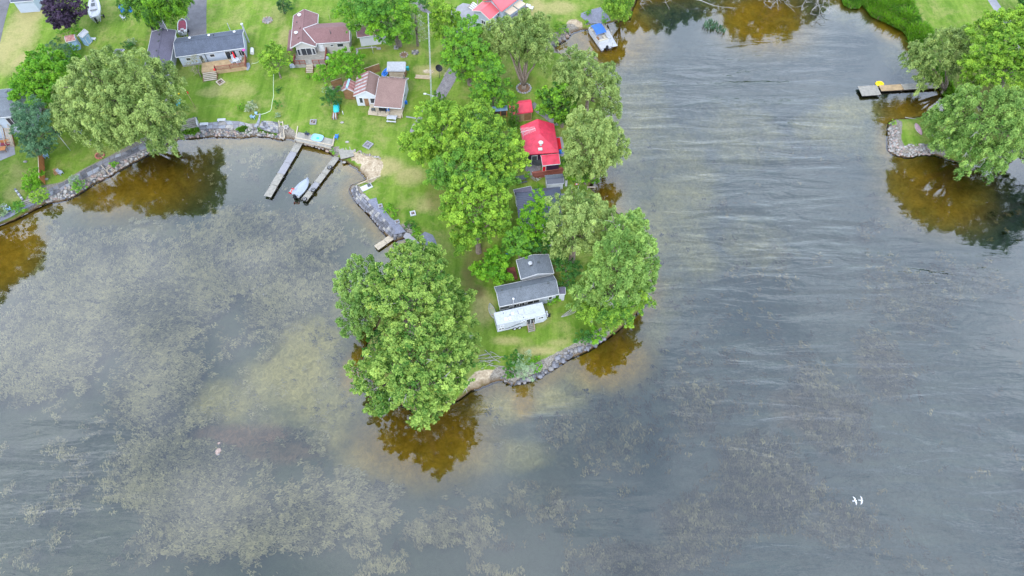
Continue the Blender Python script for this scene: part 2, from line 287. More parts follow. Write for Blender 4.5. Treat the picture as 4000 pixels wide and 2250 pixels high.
def tmr(t, src, a, b_, c=0, d=1):
    m = N(t, 'ShaderNodeMapRange'); m.inputs[1].default_value = a; m.inputs[2].default_value = b_; m.inputs[3].default_value = c; m.inputs[4].default_value = d; t.links.new(src, m.inputs[0]); return m.outputs[0]
def tmath(t, op, a, b_=None, c=None):
    m = N(t, 'ShaderNodeMath', operation=op)
    for i, q in enumerate((a, b_, c)):
        if q is None: continue
        if isinstance(q, (int, float)): m.inputs[i].default_value = q
        else: t.links.new(q, m.inputs[i])
    return m.outputs[0]
def tmix(t, f, a, b_):
    m = N(t, 'ShaderNodeMix', data_type='RGBA')
    if isinstance(f, (int, float)): m.inputs[0].default_value = f
    else: t.links.new(f, m.inputs[0])
    for i, q in ((6, a), (7, b_)):
        if isinstance(q, tuple): m.inputs[i].default_value = (*q, 1)
        else: t.links.new(q, m.inputs[i])
    return m.outputs[2]
g = N(t, 'ShaderNodeNewGeometry'); pos = g.outputs['Position']
at = N(t, 'ShaderNodeAttribute', attribute_name='mask'); s3 = N(t, 'ShaderNodeSeparateColor'); t.links.new(at.outputs['Color'], s3.inputs[0])
mp = N(t, 'ShaderNodeMapping'); mp.inputs['Scale'].default_value = (1.3, .16, 1); mp.inputs['Rotation'].default_value = (0, 0, R(8)); t.links.new(pos, mp.inputs[0])
big = tmr(t, tn(t, .10, 4, vec=pos), .35, .65); streak = tmr(t, tn(t, .55, 4, vec=mp.outputs[0]), .35, .68); fin = tn(t, 2.6, 6, .7, vec=pos); vf = tn(t, 9, 3, .7, vec=pos)
c1 = tmix(t, big, (.054, .124, .010), (.100, .172, .016)); c2 = tmix(t, tmath(t, 'MULTIPLY', streak, .9), c1, (.150, .225, .032))
pat = tmr(t, tn(t, .30, 6, .7, vec=pos, dist=.4), .47, .68); c2 = tmix(t, tmath(t, 'MULTIPLY', pat, .85), c2, (.215, .225, .070)); pat2 = tmr(t, tn(t, .9, 5, .75, vec=pos), .56, .72); c2 = tmix(t, tmath(t, 'MULTIPLY', pat2, .6), c2, (.035, .085, .008))
dr = tmr(t, tmath(t, 'ADD', s3.outputs[0], tmath(t, 'MULTIPLY', fin, .5)), .35, 1.05); c3 = tmix(t, dr, c2, (.27, .245, .10))
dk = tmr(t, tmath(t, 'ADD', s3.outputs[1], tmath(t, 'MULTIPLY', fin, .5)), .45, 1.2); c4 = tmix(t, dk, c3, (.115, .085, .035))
sa = tmr(t, tmath(t, 'ADD', s3.outputs[2], tmath(t, 'MULTIPLY', fin, .35)), .55, .72); c5 = tmix(t, sa, c4, tmix(t, tmr(t, tn(t, 1.3, 6, .75, vec=pos), .38, .62), (.26, .20, .13), (.42, .35, .26)))
c5 = tmix(t, tmr(t, tmath(t, 'ADD', at.outputs['Alpha'], tmath(t, 'MULTIPLY', fin, .3)), .5, .75), c5, tmix(t, tmr(t, vf, .4, .6), (.10, .085, .07), (.26, .24, .21)))
zz = N(t, 'ShaderNodeSeparateXYZ'); t.links.new(pos, zz.inputs[0]); wet = tmr(t, zz.outputs[2], .28, .05); c6 = tmix(t, wet, c5, (.085, .055, .028))
sc_ = N(t, 'ShaderNodeVectorMath', operation='SCALE'); t.links.new(c6, sc_.inputs[0]); t.links.new(tmr(t, tmath(t, 'ADD', tmath(t, 'MULTIPLY', fin, .5), tmath(t, 'MULTIPLY', vf, .5)), .3, .7, .68, 1.30), sc_.inputs['Scale']); t.links.new(sc_.outputs[0], b.inputs['Base Color'])
bp = N(t, 'ShaderNodeBump'); bp.inputs['Strength'].default_value = .8; bp.inputs['Distance'].default_value = .12; t.links.new(vf, bp.inputs['Height']); t.links.new(bp.outputs[0], b.inputs['Normal'])
M['grass'] = mg
xs = grid_axes(-170, 170, .6, 3000); ys = np.concatenate([[-3000, -600], np.arange(-6, 190.1, .6), [700, 3000]])
gnd = link_mesh('ground', grid_mesh('ground', xs, ys, lambda X, Y: height(X, Y) - .8 * sst(.35, 1.3, -sdist(X, Y)), lambda X, Y: sdist(X, Y) > -2.0, mg, ground_attr)); gnd['kind'] = 'structure'; gnd['label'] = 'mown green lawns with dry patches sloping down to the lake shore'

SANDB = [(1330, 660, 60, .8, 60), (1400, 650, 50, .9), (1080, 570, 90, .5, 25), (900, 570, 60, .5, 25), (1150, 620, 60, .4), (1220, 1330, 200, .85, 150), (1130, 1480, 270, .95, 150), (880, 1560, 210, .85, 110), (1280, 1580, 200, .85, 130), (1330, 1200, 60, .6, 120), (1500, 1800, 260, .5, 90), (1800, 1790, 260, .45, 90), (1300, 1680, 100, .6), (1000, 1640, 200, .5, 60), (2100, 1560, 260, .8, 70), (1950, 1600, 160, .8, 70), (2300, 1480, 160, .75, 80), (2560, 1300, 70, .6, 140), (2500, 520, 190, .65, 420), (2650, 700, 200, .75, 300), (2550, 900, 110, .75, 200), (2900, 520, 260, .5, 170), (3330, 430, 170, .95, 70), (3250, 500, 220, .8, 90), (2950, 950, 200, .5, 150), (3300, 560, 160, .6, 80), (100, 880, 200, .5, 50), (600, 900, 160, .4, 40), (2700, 1000, 160, .6, 160), (2000, 1780, 200, .5, 80)]
WEEDB = [(600, 1180, 330, 1, 240), (350, 1050, 330, .95, 190), (900, 1000, 260, 1, 230), (1120, 1080, 230, .95, 230), (1180, 930, 190, .85, 120), (150, 1350, 330, .9, 250), (600, 1500, 220, .85, 220), (700, 1800, 320, .85, 260), (850, 2050, 360, .7, 160), (1300, 2000, 300, .55, 180), (1000, 1750, 280, .35, 110), (2350, 1700, 260, .55, 220), (2700, 1560, 230, .55, 200), (3000, 1900, 260, .85, 200), (2750, 2050, 240, .8, 150), (2500, 2180, 360, .8, 90), (3250, 1600, 200, .7, 240), (3450, 1420, 130, .9, 170), (3560, 1180, 230, .6, 160), (3800, 1080, 200, .5, 110), (2800, 800, 100, .5, 40), (3000, 1750, 230, .6, 120), (3300, 2050, 200, .6, 120), (1700, 2080, 200, .5, 70), (2050, 1950, 350, .35, 110), (2250, 2000, 100, .2), (2900, 300, 60, .4, 30)]
REDB = [(960, 1700, 240, 1, 65), (1080, 1760, 260, .7, 70), (820, 1690, 120, .9, 50), (3450, 1420, 110, .8, 140), (3000, 1900, 240, .5, 170), (3200, 1600, 240, .6, 160)]
REFL_GOLD = [(520, 690, 340, 1, 200), (20, 990, 200, 1, 190), (1650, 1720, 350, 1, 210), (1400, 1450, 90, 1, 110), (2370, 1400, 220, 1, 150), (2340, 740, 120, 1, 90), (2380, 150, 230, 1, 130), (2980, 90, 240, 1, 130), (3650, 740, 270, .85, 200), (3580, 430, 160, .9, 70), (2045, 1560, 60, 1, 90), (3480, 110, 90, 1, 70), (1250, 690, 60, .5, 90)]  # golden tone of the tree reflections, painted into the bed colour
def bed_attr(x, y):
    n = vnoise(x, y, 5, 5) * .5 + vnoise(x, y, 2, 6) * .5
    f = lambda L: np.clip(blobs(x, y, L, -1.0) * (.6 + .8 * n), 0, 1)
    sd_ = -sdist(x, y); shore_s = (1 - sst(2, 10, sd_)) * .35; gold = np.maximum(np.clip(blobs(x, y, REFL_GOLD, -.6) * (.8 + .4 * n), 0, 1), (1 - sst(.5, 3.5, sd_)) * .8)
    sn = np.maximum(f(SANDB) * np.where(x > 12, .62, 1), shore_s); return np.stack([sn, f(WEEDB) * (1 - .85 * f(SANDB)) * (1 - .8 * f(REDB[:3])) * np.where(x < 8, 1, .75), f(REDB), gold], 1)
mbed = bpy.data.materials.new('lake_bed'); mbed.use_nodes = True; t = mbed.node_tree; b = t.nodes['Principled BSDF']; b.inputs['Roughness'].default_value = 1; b.inputs['Specular IOR Level'].default_value = 0
g = N(t, 'ShaderNodeNewGeometry'); pos = g.outputs['Position']; at = N(t, 'ShaderNodeAttribute', attribute_name='mask'); s3 = N(t, 'ShaderNodeSeparateColor'); t.links.new(at.outputs['Color'], s3.inputs[0])
n_m = tn(t, .35, 6, .7, vec=pos, dist=.6); n_f = tn(t, 1.0, 6, .75, vec=pos, dist=1.4); n_b = tn(t, .06, 4, .6, vec=pos)
tsx = N(t, 'ShaderNodeSeparateXYZ'); t.links.new(pos, tsx.inputs[0])
base = tmix(t, tmr(t, tsx.outputs[0], -25, 25), tmix(t, tmr(t, n_b, .35, .65), (.070, .105, .060), (.135, .165, .095)), tmix(t, tmr(t, n_b, .35, .65), (.055, .095, .100), (.10, .145, .140)))
base0 = base
sa = tmr(t, tmath(t, 'ADD', s3.outputs[0], tmath(t, 'MULTIPLY', n_m, .7)), .45, 1.25); base = tmix(t, sa, base, tmix(t, tmr(t, n_f, .35, .65), (.42, .38, .12), (.64, .58, .25)))
re = tmr(t, tmath(t, 'ADD', s3.outputs[2], tmath(t, 'MULTIPLY', n_m, .6)), .5, 1.3); base = tmix(t, re, base, tmix(t, tmr(t, n_f, .38, .62), (.15, .10, .06), (.34, .21, .13)))
wf = tmr(t, tmath(t, 'ADD', s3.outputs[1], tmath(t, 'MULTIPLY', n_m, .6)), .5, 1.15); wcol = tmix(t, tmr(t, n_f, .44, .60), (.015, .025, .015), (.33, .29, .15)); base = tmix(t, wf, base, wcol)
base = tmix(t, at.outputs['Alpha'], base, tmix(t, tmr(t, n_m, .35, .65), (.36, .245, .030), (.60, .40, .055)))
sc_ = N(t, 'ShaderNodeVectorMath', operation='SCALE'); t.links.new(base, sc_.inputs[0]); t.links.new(tmr(t, n_f, .3, .7, .72, 1.25), sc_.inputs['Scale']); t.links.new(sc_.outputs[0], b.inputs['Base Color'])
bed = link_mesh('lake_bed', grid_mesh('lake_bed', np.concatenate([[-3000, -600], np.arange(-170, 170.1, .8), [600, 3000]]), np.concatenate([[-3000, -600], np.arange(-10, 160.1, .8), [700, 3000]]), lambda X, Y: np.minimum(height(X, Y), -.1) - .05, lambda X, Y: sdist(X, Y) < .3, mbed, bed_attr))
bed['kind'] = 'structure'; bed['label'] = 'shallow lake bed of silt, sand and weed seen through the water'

# water
CHOP = [(2900, 500, 700, .75, 380), (3300, 900, 800, .9, 450), (3500, 1700, 900, 1, 600), (3000, 1500, 500, .9, 260), (2700, 1000, 330, .65, 330), (3000, 200, 420, .4, 120), (2000, 1620, 420, .6, 120), (150, 1900, 420, .8, 330), (2350, 2000, 200, .8, 130), (300, 2150, 350, .6, 140), (3300, 2150, 900, .8, 160), (3850, 800, 250, .25, 120)]
def water_attr(x, y):
    f = blobs(x, y, CHOP, 0) * (1 - blobs(x, y, [(3660, 780, 420, .93, 330), (1750, 1720, 330, .7, 200), (2980, 100, 250, .8, 120), (2430, 1400, 230, .8, 140)], 0)) * (.55 + .6 * vnoise(x, y, 14, 9)); return np.stack([np.clip(f, 0, 1), f * 0, f * 0, f * 0 + 1], 1)
mw = bpy.data.materials.new('lake_water'); mw.use_nodes = True; t = mw.node_tree; t.nodes.remove(t.nodes['Principled BSDF']); o_ = t.nodes['Material Output']
g = N(t, 'ShaderNodeNewGeometry'); pos = g.outputs['Position']; at = N(t, 'ShaderNodeAttribute', attribute_name='mask'); s3 = N(t, 'ShaderNodeSeparateColor'); t.links.new(at.outputs['Color'], s3.inputs[0]); chop = s3.outputs[0]
mp1 = N(t, 'ShaderNodeMapping'); mp1.inputs['Scale'].default_value = (.16, .75, 1); mp1.inputs['Rotation'].default_value = (0, 0, R(-6)); t.links.new(pos, mp1.inputs[0])
mp2 = N(t, 'ShaderNodeMapping'); mp2.inputs['Scale'].default_value = (.5, 1.6, 1); mp2.inputs['Rotation'].default_value = (0, 0, R(9)); t.links.new(pos, mp2.inputs[0])
w1 = tn(t, .50, 4, .5, vec=mp1.outputs[0], dist=.5); w2 = tn(t, 1.0, 3, .6, vec=mp2.outputs[0], dist=.4); w3 = tn(t, 1.4, 3, .6, vec=pos)
wv_ = N(t, 'ShaderNodeTexWave', bands_direction='Y'); wv_.inputs['Scale'].default_value = .115; wv_.inputs['Distortion'].default_value = 8; wv_.inputs['Detail'].default_value = 3; wv_.inputs['Detail Scale'].default_value = .7; wv_.inputs['Detail Roughness'].default_value = .6; mp3 = N(t, 'ShaderNodeMapping'); mp3.inputs['Scale'].default_value = (.3, 1, 1); mp3.inputs['Rotation'].default_value = (0, 0, R(-5)); t.links.new(pos, mp3.inputs[0]); t.links.new(mp3.outputs[0], wv_.inputs['Vector']); wvt = wv_.outputs[1]
hgt = tmath(t, 'MULTIPLY', tmath(t, 'ADD', tmath(t, 'ADD', tmath(t, 'MULTIPLY', tmath(t, 'SUBTRACT', w1, .5), 3.2), tmath(t, 'MULTIPLY', tmath(t, 'SUBTRACT', wvt, .5), .20)), tmath(t, 'MULTIPLY', tmath(t, 'SUBTRACT', w2, .5), .3)), tmath(t, 'ADD', tmath(t, 'MULTIPLY', chop, 1.0), .0)); hgt = tmath(t, 'ADD', hgt, tmath(t, 'MULTIPLY', w3, .035))
bp = N(t, 'ShaderNodeBump'); bp.inputs['Strength'].default_value = 1; bp.inputs['Distance'].default_value = .20; t.links.new(hgt, bp.inputs['Height'])
fr = N(t, 'ShaderNodeFresnel'); fr.inputs[0].default_value = 1.88; t.links.new(bp.outputs[0], fr.inputs[1])
tp = N(t, 'ShaderNodeBsdfTransparent'); tp.inputs[0].default_value = (.93, .90, .78, 1); gl = N(t, 'ShaderNodeBsdfGlossy'); gl.inputs['Roughness'].default_value = .02; gl.inputs[0].default_value = (1, 1, 1, 1); t.links.new(bp.outputs[0], gl.inputs['Normal'])
mx_ = N(t, 'ShaderNodeMixShader'); t.links.new(fr.outputs[0], mx_.inputs[0]); t.links.new(tp.outputs[0], mx_.inputs[1]); t.links.new(gl.outputs[0], mx_.inputs[2]); t.links.new(mx_.outputs[0], o_.inputs[0])
wat = link_mesh('lake_water', grid_mesh('lake_water', np.concatenate([[-3000, -600], np.arange(-170, 170.1, 1.5), [600, 3000]]), np.concatenate([[-3000, -600], np.arange(-20, 200.1, 1.5), [700, 3000]]), lambda X, Y: X * 0.0, lambda X, Y: sdist(X, Y) < 3, mw, water_attr))
wat['kind'] = 'structure'; wat['label'] = 'still grey lake water reflecting a cloudy sky, rippled to the right'

# ------------------------------------------------------------------ water weed just under the surface (nobody could count it)
def tri_mesh(name, V, F, mats, fcol=None, mi=None):
    me = bpy.data.meshes.new(name); k = F.shape[1]; me.vertices.add(len(V)); me.vertices.foreach_set('co', V.astype(np.float32).ravel()); me.loops.add(F.size); me.loops.foreach_set('vertex_index', F.astype(np.int32).ravel())
    me.polygons.add(len(F)); me.polygons.foreach_set('loop_start', np.arange(0, F.size, k, dtype=np.int32)); me.update(calc_edges=True)
    if fcol is not None:
        a = me.attributes.new('leafcol', 'FLOAT_VECTOR', 'FACE'); a.data.foreach_set('vector', fcol.astype(np.float32).ravel())
    for m_ in mats: me.materials.append(m_)
    return me
def weeds(n):
    P0 = []; tot = 0
    while tot < n:
        u = rng.uniform(-150, 4150, n); v = rng.uniform(560, 2290, n)
        kx = (u - 2000); yy = -(v - 1125); dz = yy * sp - FPX * cp; tt = (-.3 - CAM_H) / dz; x = kx * tt; y = (yy * cp + FPX * sp) * tt
        dens = blobs(x, y, WEEDB, -.3) * .9; nn = vnoise(x, y, 3.0, 11) * .5 + vnoise(x, y, 1.0, 12) * .35 + vnoise(x, y, 9, 13) * .35
        ok = (dens + nn - .62 > rng.uniform(0, .75, n)) & (sdist(x, y) < -2.5) & (rng.random(n) < np.where(x < 8, 1, .30) * (1 - .8 * np.clip(blobs(x, y, SANDB, -.5), 0, 1))) & (blobs(x, y, REFL_GOLD, -.6) < .35) & (blobs(x, y, REDB[:3], -.6) < .25 + .5 * rng.random(n)); P0.append(np.stack([x[ok], y[ok]], 1)); tot += ok.sum()
    p = np.vstack(P0)[:n]; k9 = 11; p = np.repeat(p[:n // k9], k9, 0); n = len(p); p = p + rng.normal(0, .24, p.shape); x, y = p.T
    ang = 2.4 + 1.6 * (vnoise(x, y, 22, 21) - .5) * 2 + rng.normal(0, .55, n); L = rng.uniform(.3, .85, n) * (.5 + .8 * vnoise(x, y, 18, 22)); wd = rng.uniform(.04, .11, n); z = -rng.uniform(.04, .4, n)
    dx, dy = np.cos(ang), np.sin(ang); cv = rng.normal(0, .25, n)
    c = np.stack([x, y, z], 1); d = np.stack([dx, dy, rng.uniform(-.1, .1, n)], 1) * L[:, None] / 2; s = np.stack([-dy, dx, dx * 0], 1) * wd[:, None]; bend = np.stack([-dy, dx, dx * 0], 1) * (cv * L)[:, None]
    V = np.stack([c - d, c + s + bend * .5, c + d, c - s + bend * .5], 1).reshape(-1, 3); V[:, 2] = np.minimum(V[:, 2], -.02); F = np.arange(n * 4).reshape(n, 4)
    k = np.clip(rng.normal(.55, .12, n) - .30 * sst(-5, 25, x) + np.repeat(rng.normal(0, .28, n // 11), 11) + (vnoise(x, y, 4, 31) - .5) * .6, 0, 1)[:, None]; col = np.array([.045, .05, .025]) * (1 - k) + np.array([.60, .56, .33]) * k; col = col * (1 - .32 * sst(-25, 15, x))[:, None]
    return tri_mesh('water_weed', V, F, [M['weed']], col)
mwd = bpy.data.materials.new('weed'); mwd.use_nodes = True; t = mwd.node_tree; b = t.nodes['Principled BSDF']; at = N(t, 'ShaderNodeAttribute', attribute_name='leafcol'); t.links.new(at.outputs[0], b.inputs['Base Color']); b.inputs['Roughness'].default_value = .9; b.inputs['Specular IOR Level'].default_value = 0; M['weed'] = mwd
wo = link_mesh('water_weed', weeds(190000)); tag(wo, 'pale submerged water weed in ragged beds under the lake surface', 'water weed', kind='stuff')
# floating flecks
n = 260; uu = rng.uniform(700, 1650, n); vv = rng.uniform(600, 1250, n); mb = MB()
for a_, c_ in zip(uu, vv):
    p = P(a_, c_, .012)
    if sdist(p.x, p.y) < -2: mb.prism([(p.x + math.cos(q) * rr_, p.y + math.sin(q) * rr_) for q, rr_ in [(i * 1.257, random.uniform(.02, .11)) for i in range(5)]], .006, .014)
tag(mb.build('floating_leaf', M['stone_a'], kind='stuff'), 'small pale leaves and scum floating in the bay', 'floating debris')

# ------------------------------------------------------------------ paths and stone work
def sheet(name, pts, z, m, label, kind='structure', th=.03, cat=None):
    mb = MB(); q = [P(u, v, LZ) for u, v in pts]; a = sum(q[i].x * q[(i + 1) % len(q)].y - q[(i + 1) % len(q)].x * q[i].y for i in range(len(q)))
    if a < 0: q = q[::-1]
    mb.prism([(p.x, p.y) for p in q], LZ - .05, z); o = mb.build(name, M[m]); 
    if kind: o['kind'] = kind
    o['label'] = label
    if cat: o['category'] = cat
    return o
sheet('driveway', [(733, -60), (752, 0), (735, 25), (720, 80), (738, 148), (807, 148), (806, 60), (809, -60)], LZ + .02, 'asphalt', 'grey paved driveway ending behind the blue grey bungalow')
sheet('driveway', [(-60, 300), (-60, -60), (60, -60), (42, 0), (30, 40), (15, 100), (2, 160), (-10, 200)], LZ + .02, 'asphalt', 'grey paved drive along the left edge of the photo')
sheet('path', [(590, 125), (597, 95), (612, 80), (640, 78), (647, 90), (646, 165), (632, 170), (622, 200), (600, 200), (590, 170)], LZ + .02, 'asphalt', 'grey paved pad with black barbecue beside the long roofed garage')
sheet('driveway', [(1590, -60), (1600, 10), (1650, 45), (1700, 60), (1672, 40), (1640, 10), (1610, -60)], LZ + .02, 'gravel', 'narrow gravel drive behind the tall silver maple')
sheet('driveway', [(1762, 40), (1808, 12), (1860, 20), (1850, 60), (1900, 95), (1850, 120), (1780, 130), (1755, 90)], LZ + .02, 'concrete', 'pale grey paved yard beside the red roofed blue house')
sheet('lane', [(1598, 520), (1610, 490), (1640, 450), (1655, 405), (1662, 415), (1650, 460), (1625, 500), (1612, 530)], LZ + .02, 'gravel', 'narrow grey lane curving below the utility pole', )
sheet('lane', [(1694, 372), (1715, 335), (1742, 285), (1758, 258), (1775, 262), (1790, 285), (1776, 320), (1752, 360), (1730, 400), (1708, 392)], LZ + .02, 'gravel', 'grey gravel lane between lawn and maples')
sheet('path', [(2078, 405), (2088, 398), (2108, 420), (2130, 440), (2160, 460), (2182, 490), (2160, 490), (2125, 460), (2095, 440), (2083, 425)], LZ + .02, 'gravel', 'curved gravel path beside the red roofed shed')
sheet('driveway', [(3848, -60), (3858, 0), (3890, 50), (3922, 90), (3942, 104), (3952, 96), (3950, 85), (3920, 40), (3892, 0), (3880, -60)], LZ + .02, 'concrete', 'pale gravel drive at the top right behind the trees')
sheet('patio', [(-60, 520), (50, 535), (60, 603), (0, 628), (-60, 650)], LZ + .03, 'concrete', 'pale concrete patio at the foot of the wooden stairs')
sheet('patio', [(2168, 535), (2195, 535), (2212, 600), (2195, 612), (2175, 600)], LZ + .02, 'concrete', 'concrete path along the right of the red roofed house')
sheet('patio', [(2060, 635), (2112, 625), (2112, 668), (2075, 680), (2050, 665)], LZ + .02, 'gravel', 'small paved patio in front of the red house door')
sheet('patio', [(2190, 757), (2225, 755), (2232, 780), (2200, 790)], LZ + .02, 'concrete', 'pale concrete patio beside the dark roofed house')
sheet('pad', [(2270, 52), (2300, 40), (2345, 28), (2375, 60), (2385, 80), (2350, 92), (2300, 90), (2268, 65)], LZ + .02, 'slate_gravel', 'grey gravel terrace at the head of the boat dock')
sheet('pad', [(1432, 782), (1470, 772), (1478, 800), (1500, 815), (1525, 850), (1560, 875), (1585, 905), (1560, 912), (1540, 916), (1500, 868)], LZ + .02, 'slate_gravel', 'blue grey gravel terrace along the stone sea wall')
sheet('boat_ramp', [(1585, 908), (1600, 912), (1640, 950), (1615, 962), (1575, 925)], LZ + .02, 'concrete', 'sloping grey concrete ramp at the end of the sea wall')
sheet('pad', [(1636, 922), (1660, 905), (1690, 918), (1702, 940), (1708, 965), (1680, 960), (1650, 955)], LZ + .02, 'slate_gravel', 'smooth grey gravel pad at the top of the ramp')
sheet('path', [(1587, 453), (1626, 460), (1624, 464), (1585, 458)], LZ + .02, 'concrete', 'thin concrete path from the cottage porch to the lane')
sheet('path', [(1390, 188), (1398, 188), (1400, 212), (1392, 212)], LZ + .02, 'concrete', 'narrow concrete slab walk beside the white garage')
sheet('path', [(1400, 187), (1470, 181), (1472, 186), (1400, 192)], LZ + .02, 'concrete', 'thin concrete walk in front of the white garage')
sheet('path', [(0, 845), (40, 826), (90, 806), (140, 782), (175, 762), (182, 775), (140, 795), (90, 818), (45, 845), (0, 866), (-120, 915), (-120, 895)], LZ + .02, 'slate_gravel', 'dark grey paved walk on top of the left sea wall')

def lerp_line(L, s):
    L = [Vector((a, b_, 0)) for a, b_ in L]; d = [0]
    for i in range(1, len(L)): d.append(d[-1] + (L[i] - L[i - 1]).length)
    q = s * d[-1]
    for i in range(1, len(L)):
        if q <= d[i] + 1e-6:
            f = (q - d[i - 1]) / max(1e-6, d[i] - d[i - 1]); return L[i - 1].lerp(L[i], f)
    return L[-1]
stone_meshes = {}
def stone_mesh(i, mk, flat=.7):
    k = (i, mk, flat)
    if k not in stone_meshes:
        r = random.Random(i * 31 + 5); mb = MB(); mb.ball((0, 0, 0), 1, 7, 4, (1, r.uniform(.65, .95), flat)); mb.v = [tuple(c * r.uniform(.82, 1.15) for c in q) for q in mb.v]
        stone_meshes[k] = mb.mesh('stone', M[mk], True)
    return stone_meshes[k]
def fill_stones(parent_name, label, outer, inner, size, dens=1.0, limit=300, group=None, z_add=0.0, mats=STONES, cat='stone bank'):
    """stones lying on the bank between two surveyed lines (outer = water side)"""
    L = sum((P(*outer[i + 1]) - P(*outer[i])).length for i in range(len(outer) - 1)); m0 = lerp_line(outer, .5); m1 = lerp_line(inner, .5); W = (P(m0.x, m0.y, .3) - P(m1.x, m1.y, .8)).length + size
    n = max(6, int(L * W / (size * size * 1.15) * dens)); c = P(m0.x, m0.y, .3); root = thing(parent_name, label, cat, (c.x, c.y, .3), 0, group); pts = []
    for i in range(n):
        s, q = random.random(), random.random(); a = lerp_line(outer, s); b_ = lerp_line(inner, s); pa = P(a.x, a.y, .05); pb = P(b_.x, b_.y, .9); p = pa.lerp(pb, q)
        pts.append((p.x, p.y, size * random.choice([.45, .55, .6, .7, .8, 1.05]) * .62))
    xy = np.array(pts); z = np.maximum(height(xy[:, 0], xy[:, 1]), -.05); order = sorted(range(n), key=lambda i: -pts[i][2]); rest = MB()
    for j, i in enumerate(order):
        x, y, r_ = pts[i]
        if j < limit:
            o = link_mesh('stone', stone_mesh(i % 5, mats[i % len(mats)]), root); o.location = (x - c.x, y - c.y, z[i] - .3 + r_ * .25 + z_add); o.scale = (r_,) * 3; o.rotation_euler = (random.uniform(-.4, .4), random.uniform(-.4, .4), random.uniform(0, 6.3))
        else: rest.ball((x - c.x, y - c.y, z[i] - .3 + r_ * .2 + z_add), r_, 6, 4, (1, random.uniform(.6, 1), .7))
    if rest.v: rest.build('small_stones', M[mats[0]], root, True, kind='stuff')
    return root
def flags(parent_name, label, A, B, size, m, z=LZ, th=.07, jit=.25, cat='paving', kind_m=None, base=True, limit=300):
    """slabs laid between two surveyed edge lines"""
    L = sum((P(*A[i + 1]) - P(*A[i])).length for i in range(len(A) - 1)); a = lerp_line(A, .5); b_ = lerp_line(B, .5); W = (P(a.x, a.y) - P(b_.x, b_.y)).length
    nu, nv = max(2, int(L / size)), max(1, round(W / (size * .8))); c = P(a.x, a.y, z); root = thing(parent_name, label, cat, (c.x, c.y, z)); G = {}
    for i in range(nu + 1):
        for j in range(nv + 1):
            s = i / nu; q = j / nv
            if 0 < i < nu: s += random.uniform(-jit, jit) / nu
            if 0 < j < nv: q += random.uniform(-jit, jit) / nv
            e, f = lerp_line(A, s), lerp_line(B, s); G[i, j] = P(e.x, e.y, z).lerp(P(f.x, f.y, z), q)
    for i in range(nu):
        for j in range(nv):
            q = [G[i, j], G[i + 1, j], G[i + 1, j + 1], G[i, j + 1]]; ce = sum(q, Vector()) / 4; q = [ce + (k - ce) * random.uniform(.84, .95) for k in q]
            cx, cy = ce.x - c.x, ce.y - c.y; pl = [(k.x - ce.x, k.y - ce.y) for k in q]
            ar = sum(pl[k][0] * pl[(k + 1) % 4][1] - pl[(k + 1) % 4][0] * pl[k][1] for k in range(4)); pl = pl if ar > 0 else pl[::-1]
            if nu * nv <= limit:
                mb = MB().prism(pl, -.05, th + random.uniform(-.02, .02)); o = mb.build('slab', M[random.choice(m)], root); o.location = (cx, cy, 0)
            else: G.setdefault('r', MB()).prism([(k[0] + cx, k[1] + cy) for k in pl], -.05, th + random.uniform(-.02, .02))
    if 'r' in G: G['r'].build('cobbles', M[m[0]], root, kind='stuff')
    if base:
        s_ = 8; A2 = [lerp_line(A, k / s_) for k in range(s_ + 1)]; B2 = [lerp_line(B, k / s_) for k in range(s_ + 1)]
        for k in range(s_):
            q = [P(p.x, p.y, z) for p in (A2[k], A2[k + 1], B2[k + 1], B2[k])]; G.setdefault('b', MB()); pl = [(p.x - c.x, p.y - c.y) for p in q]; ar = sum(pl[k_][0] * pl[(k_ + 1) % 4][1] - pl[(k_ + 1) % 4][0] * pl[k_][1] for k_ in range(4))
            G['b'].prism(pl if ar > 0 else pl[::-1], -.25, .012 + .0007 * k)
        G['b'].build('bedding', M['gravel'], root)
    return root
Lf_out = [(182, 789), (228, 786), (266, 775), (326, 743), (364, 714), (418, 692), (475, 657), (543, 620), (592, 593), (640, 570), (674, 551)]
Lf_in = [(188, 768), (230, 752), (270, 728), (310, 704), (345, 690), (395, 662), (440, 640), (500, 612), (555, 585), (610, 560), (660, 535)]
Lf_top = [(180, 745), (225, 722), (262, 705), (300, 683), (345, 655), (390, 632), (430, 612), (490, 592), (545, 566), (600, 540), (650, 515)]
fill_stones('riprap_bank', 'rough bank of pale round stones along the left shore under the willow', Lf_out, Lf_in, .58, 2.6)
flags('flagstone_walk', 'grey flagstone walk above the stone bank on the left shore', Lf_in, Lf_top, 1.05, ['slab', 'slab_b', 'stone_d'], z=LZ - .02)
fill_stones('riprap_bank', 'pinkish stone bank below the middle flagstone patio', [(700, 541), (786, 534), (865, 532), (939, 537), (997, 529), (1055, 534), (1110, 548)], [(708, 520), (786, 508), (865, 504), (939, 504), (997, 503), (1045, 514), (1100, 522)], .56, 2.8)
flags('flagstone_patio', 'pale flagstone patio with curved upper edge behind the middle stone bank', [(778, 506), (830, 502), (900, 502), (990, 503)], [(778, 485), (830, 478), (880, 471), (935, 474), (985, 487)], 1.15, ['slab', 'slab_b', 'stone_a'])
flags('cobble_patio', 'cobbled patio between the curved stone edge and the wooden stair', [(1012, 502), (1050, 512), (1088, 520)], [(1022, 472), (1055, 473), (1086, 478)], .55, ['slab', 'stone_a', 'slab_b', 'stone_d'])
flags('stepping_stone_walk', 'curved row of large pale blocks leading up from the flagstone patio', [(1002, 500), (1015, 485), (1018, 460), (1020, 446)], [(990, 496), (1005, 480), (1010, 462), (1013, 444)], .8, ['slab'], th=.15, base=False)
